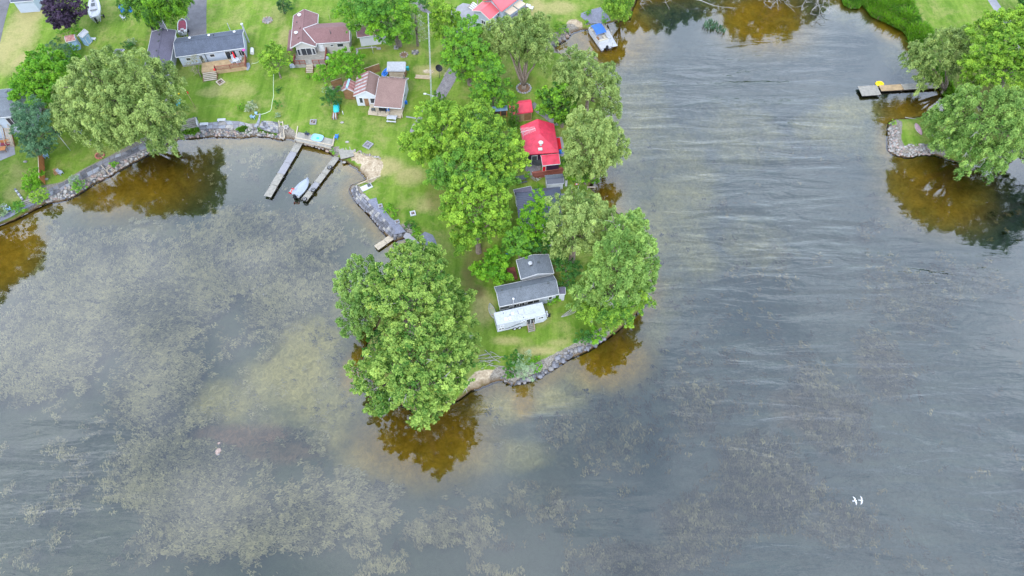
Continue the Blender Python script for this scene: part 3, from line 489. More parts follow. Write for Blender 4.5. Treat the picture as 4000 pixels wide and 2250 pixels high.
flags('sea_wall', 'dry laid grey stone sea wall west of the ramp', [(1370, 745), (1388, 778), (1415, 803), (1455, 848), (1500, 900), (1530, 925)], [(1395, 722), (1402, 752), (1432, 785), (1478, 828), (1512, 866), (1545, 905)], .6, ['stone_d', 'stone_d', 'slab_b', 'stone_a'], z=LZ - .1, th=.15, cat='wall')
fill_stones('wall_foot', 'grey stones at the foot of the west sea wall', [(1370, 748), (1385, 778), (1411, 803), (1453, 850), (1500, 908)], [(1374, 742), (1390, 772), (1418, 798), (1460, 844), (1505, 900)], .7, 1.4, mats=['stone_d', 'slab', 'slab_b'])
fill_stones('rock_spur', 'spur of grey rocks between the small dock and the ramp', [(1520, 930), (1545, 935), (1590, 915)], [(1525, 915), (1550, 912), (1582, 903)], .8, 1.5, mats=['stone_d', 'slab_b'])
flags('slab_steps', 'three large pale slabs set in grass beside the sea wall', [(1408, 762), (1422, 772), (1436, 786)], [(1418, 757), (1434, 766), (1446, 780)], .95, ['stone_a'], th=.1, base=False)
fill_stones('riprap_bank', 'dark grey boulder bank at the southern tip of the peninsula', [(2020, 1502), (2074, 1486), (2115, 1468), (2152, 1442), (2190, 1420), (2218, 1400), (2255, 1380), (2297, 1367), (2330, 1345), (2362, 1325)], [(2020, 1482), (2066, 1470), (2105, 1448), (2140, 1425), (2175, 1395), (2200, 1375), (2240, 1355), (2285, 1345), (2315, 1325), (2345, 1305)], .85, 2.6, mats=['stone_d', 'stone_b', 'stone_d', 'slab_b'])
fill_stones('rock_ring', 'low curve of dark stones left of the silver bush on the tip', [(1958, 1478), (1972, 1492), (1998, 1502), (2030, 1500)], [(1964, 1462), (1980, 1480), (2004, 1490), (2030, 1488)], .6, 1.2, mats=['stone_d', 'stone_b'])
fill_stones('riprap_bank', 'pale cobble bank round the small grass islet on the right', [(3476, 482), (3470, 520), (3469, 560), (3474, 590), (3495, 604), (3545, 616), (3600, 604), (3650, 604)], [(3500, 485), (3508, 520), (3507, 555), (3508, 572), (3530, 575), (3560, 565), (3600, 566), (3640, 575)], .52, 2.6, mats=['stone_a', 'stone_b', 'stone_c', 'stone_a'])
fill_stones('riprap_bank', 'stones at the far right shore under the trees', [(3900, 620), (3960, 616), (4040, 612)], [(3900, 606), (3960, 600), (4040, 596)], .6, 1.2)
fill_stones('riprap_bank', 'brown and grey stone bank beside the top beach', [(2157, 190), (2185, 168), (2212, 150), (2230, 130)], [(2165, 165), (2190, 140), (2205, 118), (2212, 100)], .7, 1.2, mats=['stone_b', 'stone_c', 'stone_d'])
fill_stones('dock_stones', 'pale stones beneath the wooden shore deck', [(1182, 562), (1220, 572), (1255, 582), (1290, 595)], [(1190, 550), (1225, 556), (1260, 566), (1296, 580)], .5, 1.2, mats=['stone_a', 'stone_c'])
fill_stones('beach_edging', 'line of pale stones behind the small sand beach', [(1378, 596), (1410, 605), (1440, 618), (1470, 622), (1486, 628)], [(1380, 593), (1412, 601), (1442, 613), (1472, 617), (1488, 622)], .42, 1.6, mats=['stone_a', 'stone_c'])
fill_stones('stone_edging', 'small pale stones beside the top dock terrace', [(2292, 98), (2320, 104), (2345, 106)], [(2288, 88), (2318, 92), (2342, 95)], .5, 1.4, mats=['stone_a', 'slab'])
fill_stones('sunk_rocks', 'brown rocks lying in the shallow red patch of the bay', [(800, 1690), (860, 1700), (830, 1760)], [(830, 1735), (850, 1750), (840, 1790)], 1.0, .10, z_add=-.30, mats=['stone_c', 'stone_b'])
# ------------------------------------------------------------------ trees
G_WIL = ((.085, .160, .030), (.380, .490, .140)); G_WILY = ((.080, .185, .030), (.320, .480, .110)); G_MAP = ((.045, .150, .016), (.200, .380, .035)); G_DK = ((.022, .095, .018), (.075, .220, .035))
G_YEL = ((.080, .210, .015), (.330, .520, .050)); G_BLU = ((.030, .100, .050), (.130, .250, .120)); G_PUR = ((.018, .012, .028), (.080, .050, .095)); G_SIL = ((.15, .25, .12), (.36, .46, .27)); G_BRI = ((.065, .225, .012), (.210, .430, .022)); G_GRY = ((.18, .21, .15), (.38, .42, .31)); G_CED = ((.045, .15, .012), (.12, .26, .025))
def leaf_crown(name, lobes, cols, leaf=(.34, .19), dens=62, droop=0.0, parent=None, origin=(0, 0, 0), clump=1.0, seed=0, squash=.8, holes=.12, cull=.72):
    """lobes: (centre xyz, radius). Leaf-sized faces gathered in clumps over each lobe."""
    r = np.random.default_rng(1000 + seed); C0 = np.array([l[0] for l in lobes]); RR = np.array([l[1] for l in lobes]); Pn = []; Nn = []; Kc = []
    for (c, rad), li in zip(lobes, range(len(lobes))):
        c = np.array(c); rc = clump * (.31 + .13 * rad); nc = max(6, int(2.7 * (rad / rc) ** 2 * 1.25)); d = r.normal(size=(nc, 3)); d[:, 2] = np.where(d[:, 2] < -.2, -d[:, 2] * .7, d[:, 2]) ; d /= np.linalg.norm(d, axis=1)[:, None]
        ctr = c + d * rad * r.uniform(.62, 1.06, (nc, 1)) * np.array([1, 1, squash])
        keep = np.ones(nc, bool)
        for k in range(len(lobes)):
            if k != li: keep &= np.linalg.norm((ctr - C0[k]) / np.array([1, 1, squash]), axis=1) > RR[k] * cull
        keep &= r.random(nc) > holes; ctr, d = ctr[keep], d[keep]; nc = len(ctr)
        if nc == 0: continue
        rcs = rc * np.clip(r.lognormal(-.12, .38, nc), .4, 1.9); nl = np.maximum(4, (dens * 2.1 * rcs ** 2).astype(int)); idx = np.repeat(np.arange(nc), nl); n = len(idx)
        q = r.normal(size=(n, 3)) + d[idx] * .9 + np.array([0, 0, .55]); q /= np.linalg.norm(q, axis=1)[:, None]; rr = r.random(n) ** .38
        tt = r.random(n) ** .8; p = ctr[idx] + q * (rcs[idx] * rr * (1.05 - .6 * tt))[:, None] * np.array([1, 1, .75]) + d[idx] * (tt * rcs[idx] * 1.25 - .35 * rcs[idx])[:, None] * np.array([1, 1, .8])
        if droop: hz_ = np.linalg.norm((p - c)[:, :2], axis=1) / rad; p[:, 2] -= droop * rad * .35 * np.clip(hz_ - .45, 0, 2) ** 2 + droop * r.random(n) ** 3 * rcs[idx] * 1.6
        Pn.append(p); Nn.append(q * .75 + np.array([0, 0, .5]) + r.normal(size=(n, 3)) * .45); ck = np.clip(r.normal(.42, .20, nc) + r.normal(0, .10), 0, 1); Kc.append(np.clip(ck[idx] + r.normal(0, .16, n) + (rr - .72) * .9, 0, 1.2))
        # inner fill so that the crown is not hollow; its dark leaf colour paints shade into the gaps
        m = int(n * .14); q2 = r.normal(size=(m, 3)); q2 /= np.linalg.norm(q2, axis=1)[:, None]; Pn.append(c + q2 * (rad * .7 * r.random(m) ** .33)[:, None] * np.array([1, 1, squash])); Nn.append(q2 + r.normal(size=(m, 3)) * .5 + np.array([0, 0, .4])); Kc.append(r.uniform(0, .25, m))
    p = np.vstack(Pn) - np.array(origin); nn = np.vstack(Nn); nn /= np.linalg.norm(nn, axis=1)[:, None]; k = np.concatenate(Kc); n = len(p)
    tv = r.normal(size=(n, 3)); tv[:, 2] -= droop * 1.8; tv -= nn * (tv * nn).sum(1)[:, None]; tv /= np.linalg.norm(tv, axis=1)[:, None] + 1e-9; bv = np.cross(nn, tv)
    L = leaf[0] * r.uniform(.65, 1.35, n)[:, None]; W_ = leaf[1] * r.uniform(.7, 1.3, n)[:, None]
    V = np.stack([p - tv * L * .5, p + bv * W_ * .5 + tv * L * .08, p + tv * L * .5, p - bv * W_ * .5 + tv * L * .08], 1).reshape(-1, 3); F = np.arange(n * 4).reshape(n, 4)
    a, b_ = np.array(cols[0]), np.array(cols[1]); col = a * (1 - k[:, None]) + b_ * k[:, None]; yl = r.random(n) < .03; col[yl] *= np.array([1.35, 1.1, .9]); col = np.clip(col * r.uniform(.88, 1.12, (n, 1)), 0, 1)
    return link_mesh(name, tri_mesh(name, V, F, [M['leaf']], col), parent)
def crook(mb, a, b_, ra, rb, n=6, wob=.08, nseg=5):
    a, b_ = Vector(a), Vector(b_); L = (b_ - a).length; pts = []; rad = []
    off = Vector((random.uniform(-1, 1), random.uniform(-1, 1), random.uniform(0, 1))) * L * wob
    for i in range(nseg + 1):
        s = i / nseg; p = a.lerp(b_, s) + off * math.sin(s * math.pi) + Vector((random.uniform(-1, 1), random.uniform(-1, 1), 0)) * L * wob * .25 * (0 < i < nseg); pts.append(p); rad.append(ra + (rb - ra) * s)
    mb.tube(pts, rad, n); return pts
NT = [0]; LEAFN = [0]
def tree(name, label, base, lobes_px, cols, group=None, trunk=.35, dead=0, cat='tree', crown='crown', low=False, **kw):
    NT[0] += 1; u, v = base[:2]; bz = base[2] if len(base) > 2 else None; bp_ = P(u, v, LZ); bz = bz if bz is not None else max(-.4, min(LZ, hz(bp_.x, bp_.y))); bp_ = P(u, v, bz); bp_.z = bz - .1
    root = thing(name, label, cat, bp_, 0, group); lob = []
    for l in lobes_px:
        c = P(l[0], l[1], l[2] + LZ); lob.append(((c.x, c.y, c.z), l[3] * mpp(l[0], l[1], l[2] + LZ) * (l[4] if len(l) > 4 else 1)))
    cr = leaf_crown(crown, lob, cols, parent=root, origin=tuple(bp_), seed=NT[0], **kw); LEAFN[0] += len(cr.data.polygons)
    mb = MB(); H = max(l[0][2] for l in lob); zmid = max(1.2, (min(l[0][2] for l in lob) * .6 + H * .15)); mean = Vector((sum(l[0][0] for l in lob) / len(lob), sum(l[0][1] for l in lob) / len(lob), 0))
    fork = Vector(((mean.x - bp_.x) * .18, (mean.y - bp_.y) * .18, min(zmid, H * .35))); mb.tube([(0, 0, -.3), (0, 0, .1), tuple(fork * .5), tuple(fork)], [trunk * 1.5, trunk * 1.15, trunk * .95, trunk * .85], 9)
    if low: mb = MB(); fork = Vector((0, 0, .9)); mb.tube([(0, 0, -.3), (0, 0, .1), tuple(fork)], [trunk * 1.7, trunk * 1.4, trunk * 1.2], 9)
    for c, rd in sorted(lob, key=lambda l: -l[1])[:(7 if low else 14)]:
        e = Vector(c) - bp_; s = fork.lerp(e, .0); pts = crook(mb, s, e, trunk * (.75 if low else .55), trunk * .16, 6)
        for _ in range(2 if rd > 1.5 else 1): q = e + Vector((random.uniform(-1, 1), random.uniform(-1, 1), random.uniform(.1, .8))) * rd * .8; crook(mb, pts[3], q, trunk * .22, trunk * .06, 5, nseg=3)
    mb.build('trunk', M['bark'], root, True)
    for _ in range(int(dead * 1.3)):
        mb = MB(); c, rd = random.choice(lob); c = Vector(c) - bp_; d = Vector((random.uniform(-1, 1), random.uniform(-1.2, .4), random.uniform(-.1, .5))).normalized(); a = c + d * rd * .55; e = c + d * rd * random.uniform(1.0, 1.25) + Vector((0, 0, -rd * random.uniform(0, .5)))
        pts = crook(mb, a, e, .065, .022, 4, .15)
        for _k in range(2): s = pts[random.choice((2, 3))]; crook(mb, s, s + Vector((random.uniform(-1, 1), random.uniform(-1, .3), random.uniform(-.8, .2))) * rd * .35, .035, .012, 4, .15, 3)
        mb.build('dead_branch', M['dead'], root)
    return root
WK = dict(leaf=(.40, .13), droop=.9, dens=92); MK = dict(leaf=(.30, .21), dens=88)
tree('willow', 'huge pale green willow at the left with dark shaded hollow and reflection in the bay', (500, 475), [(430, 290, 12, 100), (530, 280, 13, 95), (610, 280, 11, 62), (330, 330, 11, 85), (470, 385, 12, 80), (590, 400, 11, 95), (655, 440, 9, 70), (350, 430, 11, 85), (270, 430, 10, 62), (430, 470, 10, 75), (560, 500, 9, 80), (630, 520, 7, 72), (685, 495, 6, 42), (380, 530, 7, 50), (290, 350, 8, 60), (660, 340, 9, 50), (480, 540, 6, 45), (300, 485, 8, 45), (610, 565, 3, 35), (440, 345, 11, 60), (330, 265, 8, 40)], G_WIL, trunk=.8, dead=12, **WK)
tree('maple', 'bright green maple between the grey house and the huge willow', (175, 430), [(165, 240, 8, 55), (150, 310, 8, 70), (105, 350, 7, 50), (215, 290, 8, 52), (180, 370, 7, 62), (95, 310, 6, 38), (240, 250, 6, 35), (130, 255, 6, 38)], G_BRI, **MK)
tree('spruce', 'bluish dark green tree beside the brown fence on the left', (150, 600), [(115, 430, 10, 50), (150, 480, 9.5, 60), (110, 500, 8, 52), (175, 545, 7, 48), (125, 560, 6, 45), (90, 445, 7, 34), (190, 580, 3, 30), (150, 590, 2.5, 35), (85, 490, 5, 28)], G_BLU, leaf=(.24, .12), dens=95)
tree('shrub', 'grey green shrub behind the maple with a pale leaning pole', (215, 230), [(215, 195, 3, 30), (245, 215, 3, 34), (265, 195, 3, 25), (240, 240, 2.5, 30)], G_BLU, trunk=.12, leaf=(.22, .1), dens=95, cat='shrub')
tree('shrub', 'bright green shrub below the blue garden shed', (275, 215), [(270, 200, 2, 24), (290, 210, 1.6, 20)], G_BRI, trunk=.08, cat='shrub', leaf=(.22, .15), dens=90)
tree('shrub', 'light green bush growing over the roof of the blue garden shed', (270, 140), [(262, 132, 2.2, 20), (285, 120, 2.5, 22), (300, 130, 2.2, 14)], G_BRI, trunk=.08, cat='shrub', leaf=(.22, .15), dens=90)
tree('copper_beech', 'dark purple leaved tree at the top left of the photo', (268, 115), [(262, 5, 8, 62), (225, 35, 7, 45), (305, 40, 7, 38), (245, 75, 5, 36), (285, 78, 5, 32), (228, 95, 3.5, 22), (200, 55, 5, 20), (258, 50, 7, 45)], G_PUR, **MK)
tree('willow', 'weeping green willow at the top edge beside the white flag pole', (605, 85), [(535, 5, 9, 50), (595, 15, 10, 60), (655, 5, 10, 62), (715, -5, 8, 42), (575, 50, 7, 42), (665, 45, 7, 44), (615, 72, 5, 40), (500, 15, 6, 32), (700, 40, 5, 34)], G_DK[:1] + (G_BRI[1],), trunk=.5, **WK)
tree('maple', 'small round lime green maple between the two bungalows', (1097, 305), [(1075, 205, 4, 36), (1048, 230, 3.5, 32), (1102, 225, 3.5, 34), (1075, 245, 3.2, 40), (1060, 265, 2.5, 22), (1110, 255, 2.5, 24)], G_YEL, trunk=.16, leaf=(.28, .19), dens=75)
tree('maple', 'round green maple right of the mauve bungalow deck', (1368, 315), [(1320, 235, 4.5, 32), (1355, 222, 4.5, 34), (1392, 245, 4, 32), (1345, 265, 4, 40), (1390, 280, 3.2, 30), (1310, 262, 3, 22)], G_BRI, trunk=.18, leaf=(.28, .2), dens=75)
tree('maple', 'small maple in front of the mauve bungalow steps', (1275, 340), [(1262, 282, 3.5, 28), (1288, 300, 3, 24), (1250, 300, 3, 20), (1268, 312, 2.5, 24)], G_BRI, trunk=.14, leaf=(.28, .2), dens=75)
tree('shrub', 'dark shrub behind the teal canoe barrel', (1295, 405), [(1300, 370, 2.5, 24), (1282, 392, 2, 22), (1310, 395, 1.6, 16)], G_DK, trunk=.08, cat='shrub', leaf=(.22, .15), dens=90)
tree('shrub', 'pale yellow green shrub above the teal canoe barrel', (1272, 365), [(1268, 355, 1.6, 14), (1285, 350, 1.6, 12)], G_SIL, trunk=.06, cat='shrub', leaf=(.2, .12), dens=90)
tree('silver_maple', 'very large dark green silver maple behind the cottage at the top', (1560, 178), [(1385, 15, 11, 60), (1460, 10, 13, 85), (1540, 20, 12, 75), (1400, 65, 9, 50), (1470, 75, 10, 60), (1530, 100, 9, 65), (1350, 45, 8, 38), (1575, 110, 7, 40), (1520, 160, 4, 30), (1475, 130, 6, 36), (1590, 60, 8, 38), (1380, 110, 6, 28), (1585, 155, 4, 22)], (G_DK[1], G_BRI[1]), trunk=.55, **MK)
tree('spruce', 'thin pale grey half bare tree beside the utility pole', (1632, 178), [(1628, 30, 9, 26), (1635, 75, 8, 28), (1630, 110, 6, 32), (1640, 140, 4, 34), (1622, 60, 8, 18)], G_GRY, trunk=.25, leaf=(.2, .06), dens=42, holes=.4)
tree('maple', 'yellow green tree right of the utility pole', (1737, 190), [(1715, 30, 8, 38), (1750, 60, 7, 40), (1705, 85, 6, 38), (1745, 110, 5, 40), (1715, 135, 4, 28), (1775, 85, 5, 26)], G_YEL, trunk=.2, **MK)
tree('shrub', 'row of low dark bushes by the gravel drive at the top', (1660, 40), [(1645, 5, 1.8, 18), (1665, 22, 1.8, 16), (1640, -12, 1.8, 18)], G_DK, trunk=.08, cat='shrub', leaf=(.22, .15), dens=90)
tree('maple', 'large mid green maple beside the lane and paved yard', (1835, 330), [(1830, 125, 10, 55), (1780, 155, 9, 45), (1790, 205, 8, 52), (1850, 180, 9, 52), (1775, 250, 6, 42), (1825, 240, 7, 48), (1765, 185, 8, 30), (1800, 290, 4, 36)], (G_DK[1], G_BRI[1]), trunk=.4, **MK)
tree('willow', 'light willow with forked bare trunk standing in a stone ring', (2046, 345), [(1925, 130, 9, 50), (1995, 110, 10, 55), (2060, 85, 9, 50), (2110, 80, 8, 36), (2055, 155, 9, 60), (2125, 160, 8, 44), (2005, 180, 8, 48), (1905, 175, 8, 42), (2110, 215, 7, 48), (1975, 150, 9, 45), (2145, 130, 6, 28), (1945, 205, 6, 35), (2040, 215, 6, 35)], G_WIL, trunk=.35, low=True, **WK)
tree('maple', 'deep green cone shaped maple behind the red roofed shed', (1925, 440), [(1910, 240, 8, 36), (1925, 285, 7.5, 48), (1900, 325, 6.5, 50), (1950, 350, 5, 46), (1885, 375, 4.5, 42), (1970, 392, 3.5, 34), (1925, 395, 4, 40), (1935, 250, 7, 24)], (G_DK[1], G_BRI[1]), trunk=.3, **MK)
tree('maple', 'dark green broad leaved tree right of the curved gravel path', (2195, 495), [(2190, 370, 8, 44), (2145, 395, 7, 42), (2200, 415, 6, 48), (2165, 440, 4.5, 38), (2225, 395, 6, 34), (2118, 375, 5, 24), (2205, 465, 3, 34)], (G_DK[0], G_BRI[1]), trunk=.3, leaf=(.42, .34), dens=52)
tree('willow', 'light willow with bare forked limbs leaning over the water above the red house', (2290, 440), [(2245, 225, 9, 42), (2300, 225, 9, 36), (2230, 290, 10, 52), (2295, 275, 10, 52), (2355, 290, 9, 48), (2345, 355, 9, 58), (2385, 385, 7, 40), (2265, 350, 9, 52), (2370, 425, 6.5, 44), (2205, 330, 7, 38), (2215, 245, 8, 30), (2185, 285, 6, 30), (2395, 330, 6, 26), (2395, 430, 5, 26)], G_WIL, trunk=.35, dead=4, **WK)
tree('willow', 'pale willow beside the water right of the red house', (2315, 705), [(2280, 480, 9, 55), (2340, 490, 9, 58), (2255, 540, 9, 50), (2340, 545, 9, 68), (2400, 560, 7, 48), (2285, 595, 8, 62), (2375, 615, 6, 42), (2250, 640, 6, 40), (2310, 655, 5, 48), (2420, 590, 5, 28), (2390, 510, 7, 36), (2225, 580, 6, 30)], G_WIL, trunk=.4, **WK)
tree('shrub', 'dark green tree at the waters edge under the pale willow', (2285, 718), [(2225, 655, 3.5, 34), (2265, 690, 3, 38), (2300, 690, 2.5, 32), (2240, 690, 2.5, 26)], (G_DK[0], G_BRI[1]), trunk=.18, cat='shrub', **MK)
tree('maple', 'upper left maple of the central grove with yellow green crown', (1715, 650), [(1690, 450, 10, 58), (1672, 500, 9, 46), (1740, 480, 10, 62), (1592, 565, 7, 36), (1700, 540, 10, 72), (1635, 570, 8, 56), (1755, 430, 8, 36), (1680, 610, 6, 50), (1696, 430, 7, 24)], G_YEL[:1] + (G_YEL[1],), trunk=.4, **MK)
tree('maple', 'tall bright maple leaning over the left side of the red roof', (1900, 700), [(1790, 480, 10, 60), (1850, 460, 10, 52), (1905, 480, 10, 56), (1930, 545, 10, 72), (1985, 590, 9, 58), (1850, 570, 11, 80), (1900, 640, 9, 70), (1775, 580, 9, 58), (1970, 660, 7, 50), (2030, 635, 7, 32), (1945, 490, 8, 32), (1880, 420, 7, 30)], (G_MAP[0], G_YEL[1]), trunk=.45, **MK)
tree('maple', 'dark middle maple of the central grove', (1830, 800), [(1740, 670, 9, 62), (1810, 660, 10, 66), (1880, 710, 9, 56), (1950, 710, 7, 48), (1700, 700, 6, 38), (1990, 700, 5, 32), (1760, 720, 6, 44)], (G_DK[1], G_MAP[1]), trunk=.4, **MK)
tree('maple', 'southern lime green maple of the central grove beside the dark roof', (1870, 985), [(1840, 740, 11, 68), (1790, 780, 10, 56), (1905, 740, 9, 54), (1930, 790, 9, 58), (1940, 850, 8, 52), (1855, 830, 10, 76), (1775, 850, 8, 46), (1825, 915, 6, 58), (1750, 815, 6, 30), (1900, 895, 6, 54), (1800, 965, 4, 36), (1960, 900, 4, 30)], G_YEL, trunk=.45, **MK)
for i, (u, v, s, lb) in enumerate([(2000, 490, 1.0, 'left one of two tall columnar cedars beside the red roofed shed'), (2017, 505, 1.15, 'right one of two tall columnar cedars beside the red roofed shed'), (1700, 432, .8, 'leftmost small cedar in the row by the utility pole'), (1716, 436, .75, 'middle small cedar in the row by the utility pole'), (1734, 440, .7, 'rightmost small cedar in the row by the utility pole'), (1850, 460, .9, 'dark cedar between the grove and the cone shaped maple')]):
    tree('cedar', lb, (u, v), [(u - 2 + k * .3, v - (12 + 11.5 * k) * s, .6 + .8 * k * s, (11.5 - 1.25 * k) * (.75 + .25 * s)) for k in range(8)], G_CED, group='columnar cedars', trunk=.1, leaf=(.18, .11), dens=420, clump=.6, holes=.02, squash=1.3, cull=.1)
tree('maple', 'narrow bright maple standing in front of the dark metal roof', (2088, 955), [(2098, 765, 7.5, 24), (2105, 800, 7, 34), (2080, 835, 6.5, 42), (2120, 850, 6, 38), (2070, 880, 5.5, 44), (2110, 895, 5, 46), (2085, 925, 4, 46), (2050, 915, 3.5, 30), (2130, 910, 4, 28)], G_BRI, trunk=.28, leaf=(.32, .22), dens=70)
tree('maple', 'round dark green maple just above the slate roofed house', (2030, 1025), [(2035, 912, 5.5, 32), (2005, 930, 5, 34), (2055, 945, 4.5, 32), (2020, 965, 4.5, 38), (2055, 985, 3.5, 26), (1990, 965, 3.5, 26)], (G_DK[1], G_BRI[1]), trunk=.25, leaf=(.42, .34), dens=55)
tree('maple', 'dark green tree squeezed between the dark roof and the slate roof', (2110, 985), [(2080, 960, 4, 36), (2115, 955, 4, 34), (2100, 985, 3, 30), (2050, 950, 4, 26)], (G_DK[0], G_MAP[0]), trunk=.2, **MK)
tree('maple', 'small spreading maple beside the red deck of the slate roofed house', (1940, 1110), [(1930, 1015, 4.2, 36), (1895, 1045, 3.6, 36), (1955, 1045, 3.6, 38), (1915, 1070, 3, 36), (1875, 1055, 3, 24), (1965, 1080, 2.6, 24), (1950, 1090, 2, 22)], G_BRI, trunk=.18, leaf=(.32, .24), dens=68)
tree('willow', 'pale willow with visible grey trunk right of the dark roofed house', (2232, 1022), [(2190, 800, 10, 48), (2255, 785, 11, 56), (2315, 815, 10, 52), (2195, 860, 11, 58), (2270, 865, 12, 68), (2345, 870, 10, 52), (2165, 925, 8, 44), (2240, 935, 9, 56), (2300, 930, 9, 54), (2190, 975, 6, 38), (2370, 830, 7, 34), (2160, 870, 7, 30), (2390, 880, 7, 34)], G_WIL, trunk=.5, dead=5, **WK)
tree('shrub', 'dark green shrub right of the slate roofed house', (2218, 1115), [(2215, 1035, 3, 38), (2230, 1075, 2.5, 36), (2205, 1105, 2, 24), (2180, 1020, 3, 24)], G_DK, trunk=.15, cat='shrub', leaf=(.26, .17), dens=80)
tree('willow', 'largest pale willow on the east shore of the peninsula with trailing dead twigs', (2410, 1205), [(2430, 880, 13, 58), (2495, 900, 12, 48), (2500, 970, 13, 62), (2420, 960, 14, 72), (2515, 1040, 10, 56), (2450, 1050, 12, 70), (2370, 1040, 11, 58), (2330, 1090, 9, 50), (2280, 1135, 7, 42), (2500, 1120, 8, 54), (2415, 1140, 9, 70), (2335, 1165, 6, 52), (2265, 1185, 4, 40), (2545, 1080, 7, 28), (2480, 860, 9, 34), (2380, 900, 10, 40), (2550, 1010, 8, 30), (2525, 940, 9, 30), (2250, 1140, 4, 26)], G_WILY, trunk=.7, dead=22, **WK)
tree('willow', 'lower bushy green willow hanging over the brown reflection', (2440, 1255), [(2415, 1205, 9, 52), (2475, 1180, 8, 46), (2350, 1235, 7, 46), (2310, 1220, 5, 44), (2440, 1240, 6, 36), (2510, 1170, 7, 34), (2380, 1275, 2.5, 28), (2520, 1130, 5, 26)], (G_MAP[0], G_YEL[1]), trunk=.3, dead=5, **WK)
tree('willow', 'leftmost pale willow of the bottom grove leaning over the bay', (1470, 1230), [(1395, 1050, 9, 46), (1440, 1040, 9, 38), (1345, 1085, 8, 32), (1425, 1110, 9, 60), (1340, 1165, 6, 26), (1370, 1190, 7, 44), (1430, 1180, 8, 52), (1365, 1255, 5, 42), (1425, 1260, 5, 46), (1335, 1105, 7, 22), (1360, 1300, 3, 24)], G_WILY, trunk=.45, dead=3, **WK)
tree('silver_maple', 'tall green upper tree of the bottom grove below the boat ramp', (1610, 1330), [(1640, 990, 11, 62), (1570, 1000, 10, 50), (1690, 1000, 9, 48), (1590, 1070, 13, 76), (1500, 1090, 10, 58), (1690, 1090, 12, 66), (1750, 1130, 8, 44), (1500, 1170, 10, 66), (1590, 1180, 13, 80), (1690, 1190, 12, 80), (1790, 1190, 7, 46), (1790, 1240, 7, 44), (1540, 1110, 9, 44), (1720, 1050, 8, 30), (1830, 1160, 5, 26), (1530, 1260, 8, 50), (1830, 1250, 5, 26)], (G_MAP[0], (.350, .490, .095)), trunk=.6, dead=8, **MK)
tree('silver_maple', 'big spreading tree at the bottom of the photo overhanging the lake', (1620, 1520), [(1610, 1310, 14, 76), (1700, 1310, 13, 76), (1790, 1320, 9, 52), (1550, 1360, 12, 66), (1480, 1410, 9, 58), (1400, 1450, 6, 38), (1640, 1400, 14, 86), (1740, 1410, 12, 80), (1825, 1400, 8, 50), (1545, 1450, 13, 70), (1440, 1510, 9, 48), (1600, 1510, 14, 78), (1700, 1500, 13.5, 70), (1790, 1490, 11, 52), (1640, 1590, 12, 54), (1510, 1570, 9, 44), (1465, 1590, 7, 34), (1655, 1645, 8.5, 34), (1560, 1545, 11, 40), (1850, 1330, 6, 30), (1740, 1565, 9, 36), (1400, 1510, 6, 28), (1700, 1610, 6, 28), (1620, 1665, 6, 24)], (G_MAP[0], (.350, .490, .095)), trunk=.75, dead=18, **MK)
tree('shrub', 'bright green bush on the west bank under the bottom grove', (1465, 1370), [(1462, 1330, 1.6, 22), (1450, 1365, 1.3, 20), (1480, 1300, 2, 20), (1432, 1378, 1, 14)], (G_DK[0], G_BRI[0]), trunk=.08, cat='shrub', leaf=(.22, .15), dens=90)
tree('shrub', 'silvery green bush at the very tip of the peninsula', (2048, 1490), [(2045, 1420, 3, 36), (2052, 1455, 2, 30), (2030, 1445, 2, 24)], G_SIL, trunk=.1, cat='shrub', leaf=(.22, .08), dens=95)
tree('shrub', 'dark green bush left of the silvery bush', (1995, 1470), [(1992, 1415, 1.8, 24), (2015, 1395, 1.6, 22), (1985, 1445, 1.2, 18), (1998, 1460, 1, 18)], (G_DK[0], G_BRI[0]), trunk=.08, cat='shrub', leaf=(.24, .16), dens=85)
tree('shrub', 'low light green plants right of the silvery bush', (2095, 1440), [(2085, 1420, 1.1, 14), (2105, 1405, .9, 14), (2115, 1430, .8, 11), (2090, 1445, .8, 10)], G_BRI, trunk=.05, cat='shrub', leaf=(.24, .16), dens=80)
tree('shrub', 'round dark green bush beside the southern boulder bank', (2278, 1340), [(2276, 1318, 1.8, 22), (2285, 1330, 1.2, 16)], G_DK, trunk=.08, cat='shrub', leaf=(.22, .15), dens=90)
tree('shrub', 'yellow green leafy plants at the end of the southern boulder bank', (2325, 1335), [(2330, 1300, 1.5, 20), (2322, 1330, 1, 18), (2345, 1318, 1, 14)], G_BRI, trunk=.06, cat='shrub', leaf=(.28, .2), dens=75)
tree('willow', 'small willow with open crown standing in the cove by the right dock', (3682, 365), [(3610, 190, 7, 44), (3680, 165, 8, 56), (3745, 150, 8, 44), (3560, 215, 5.5, 26), (3595, 245, 6, 34), (3665, 230, 7.5, 52), (3735, 215, 7, 48), (3545, 250, 5, 16), (3620, 285, 4.5, 28), (3590, 315, 3.5, 20), (3570, 180, 5, 20), (3720, 265, 5, 36), (3640, 305, 3.2, 28), (3600, 338, 2.4, 18), (3535, 225, 5, 16)], G_WIL, trunk=.34, low=True, holes=.25, **WK)
tree('silver_maple', 'upper bright green tree on the far right bank', (3900, 345), [(3830, 140, 11, 56), (3895, 100, 13, 58), (3955, 90, 13, 56), (4020, 110, 13, 60), (3860, 205, 13, 66), (3940, 190, 14, 72), (4010, 200, 13, 68), (3795, 255, 9, 46), (3870, 295, 11, 68), (3950, 300, 12, 70), (4030, 300, 12, 66), (3780, 335, 7, 40)], G_YEL, trunk=.6, dead=3, **MK)
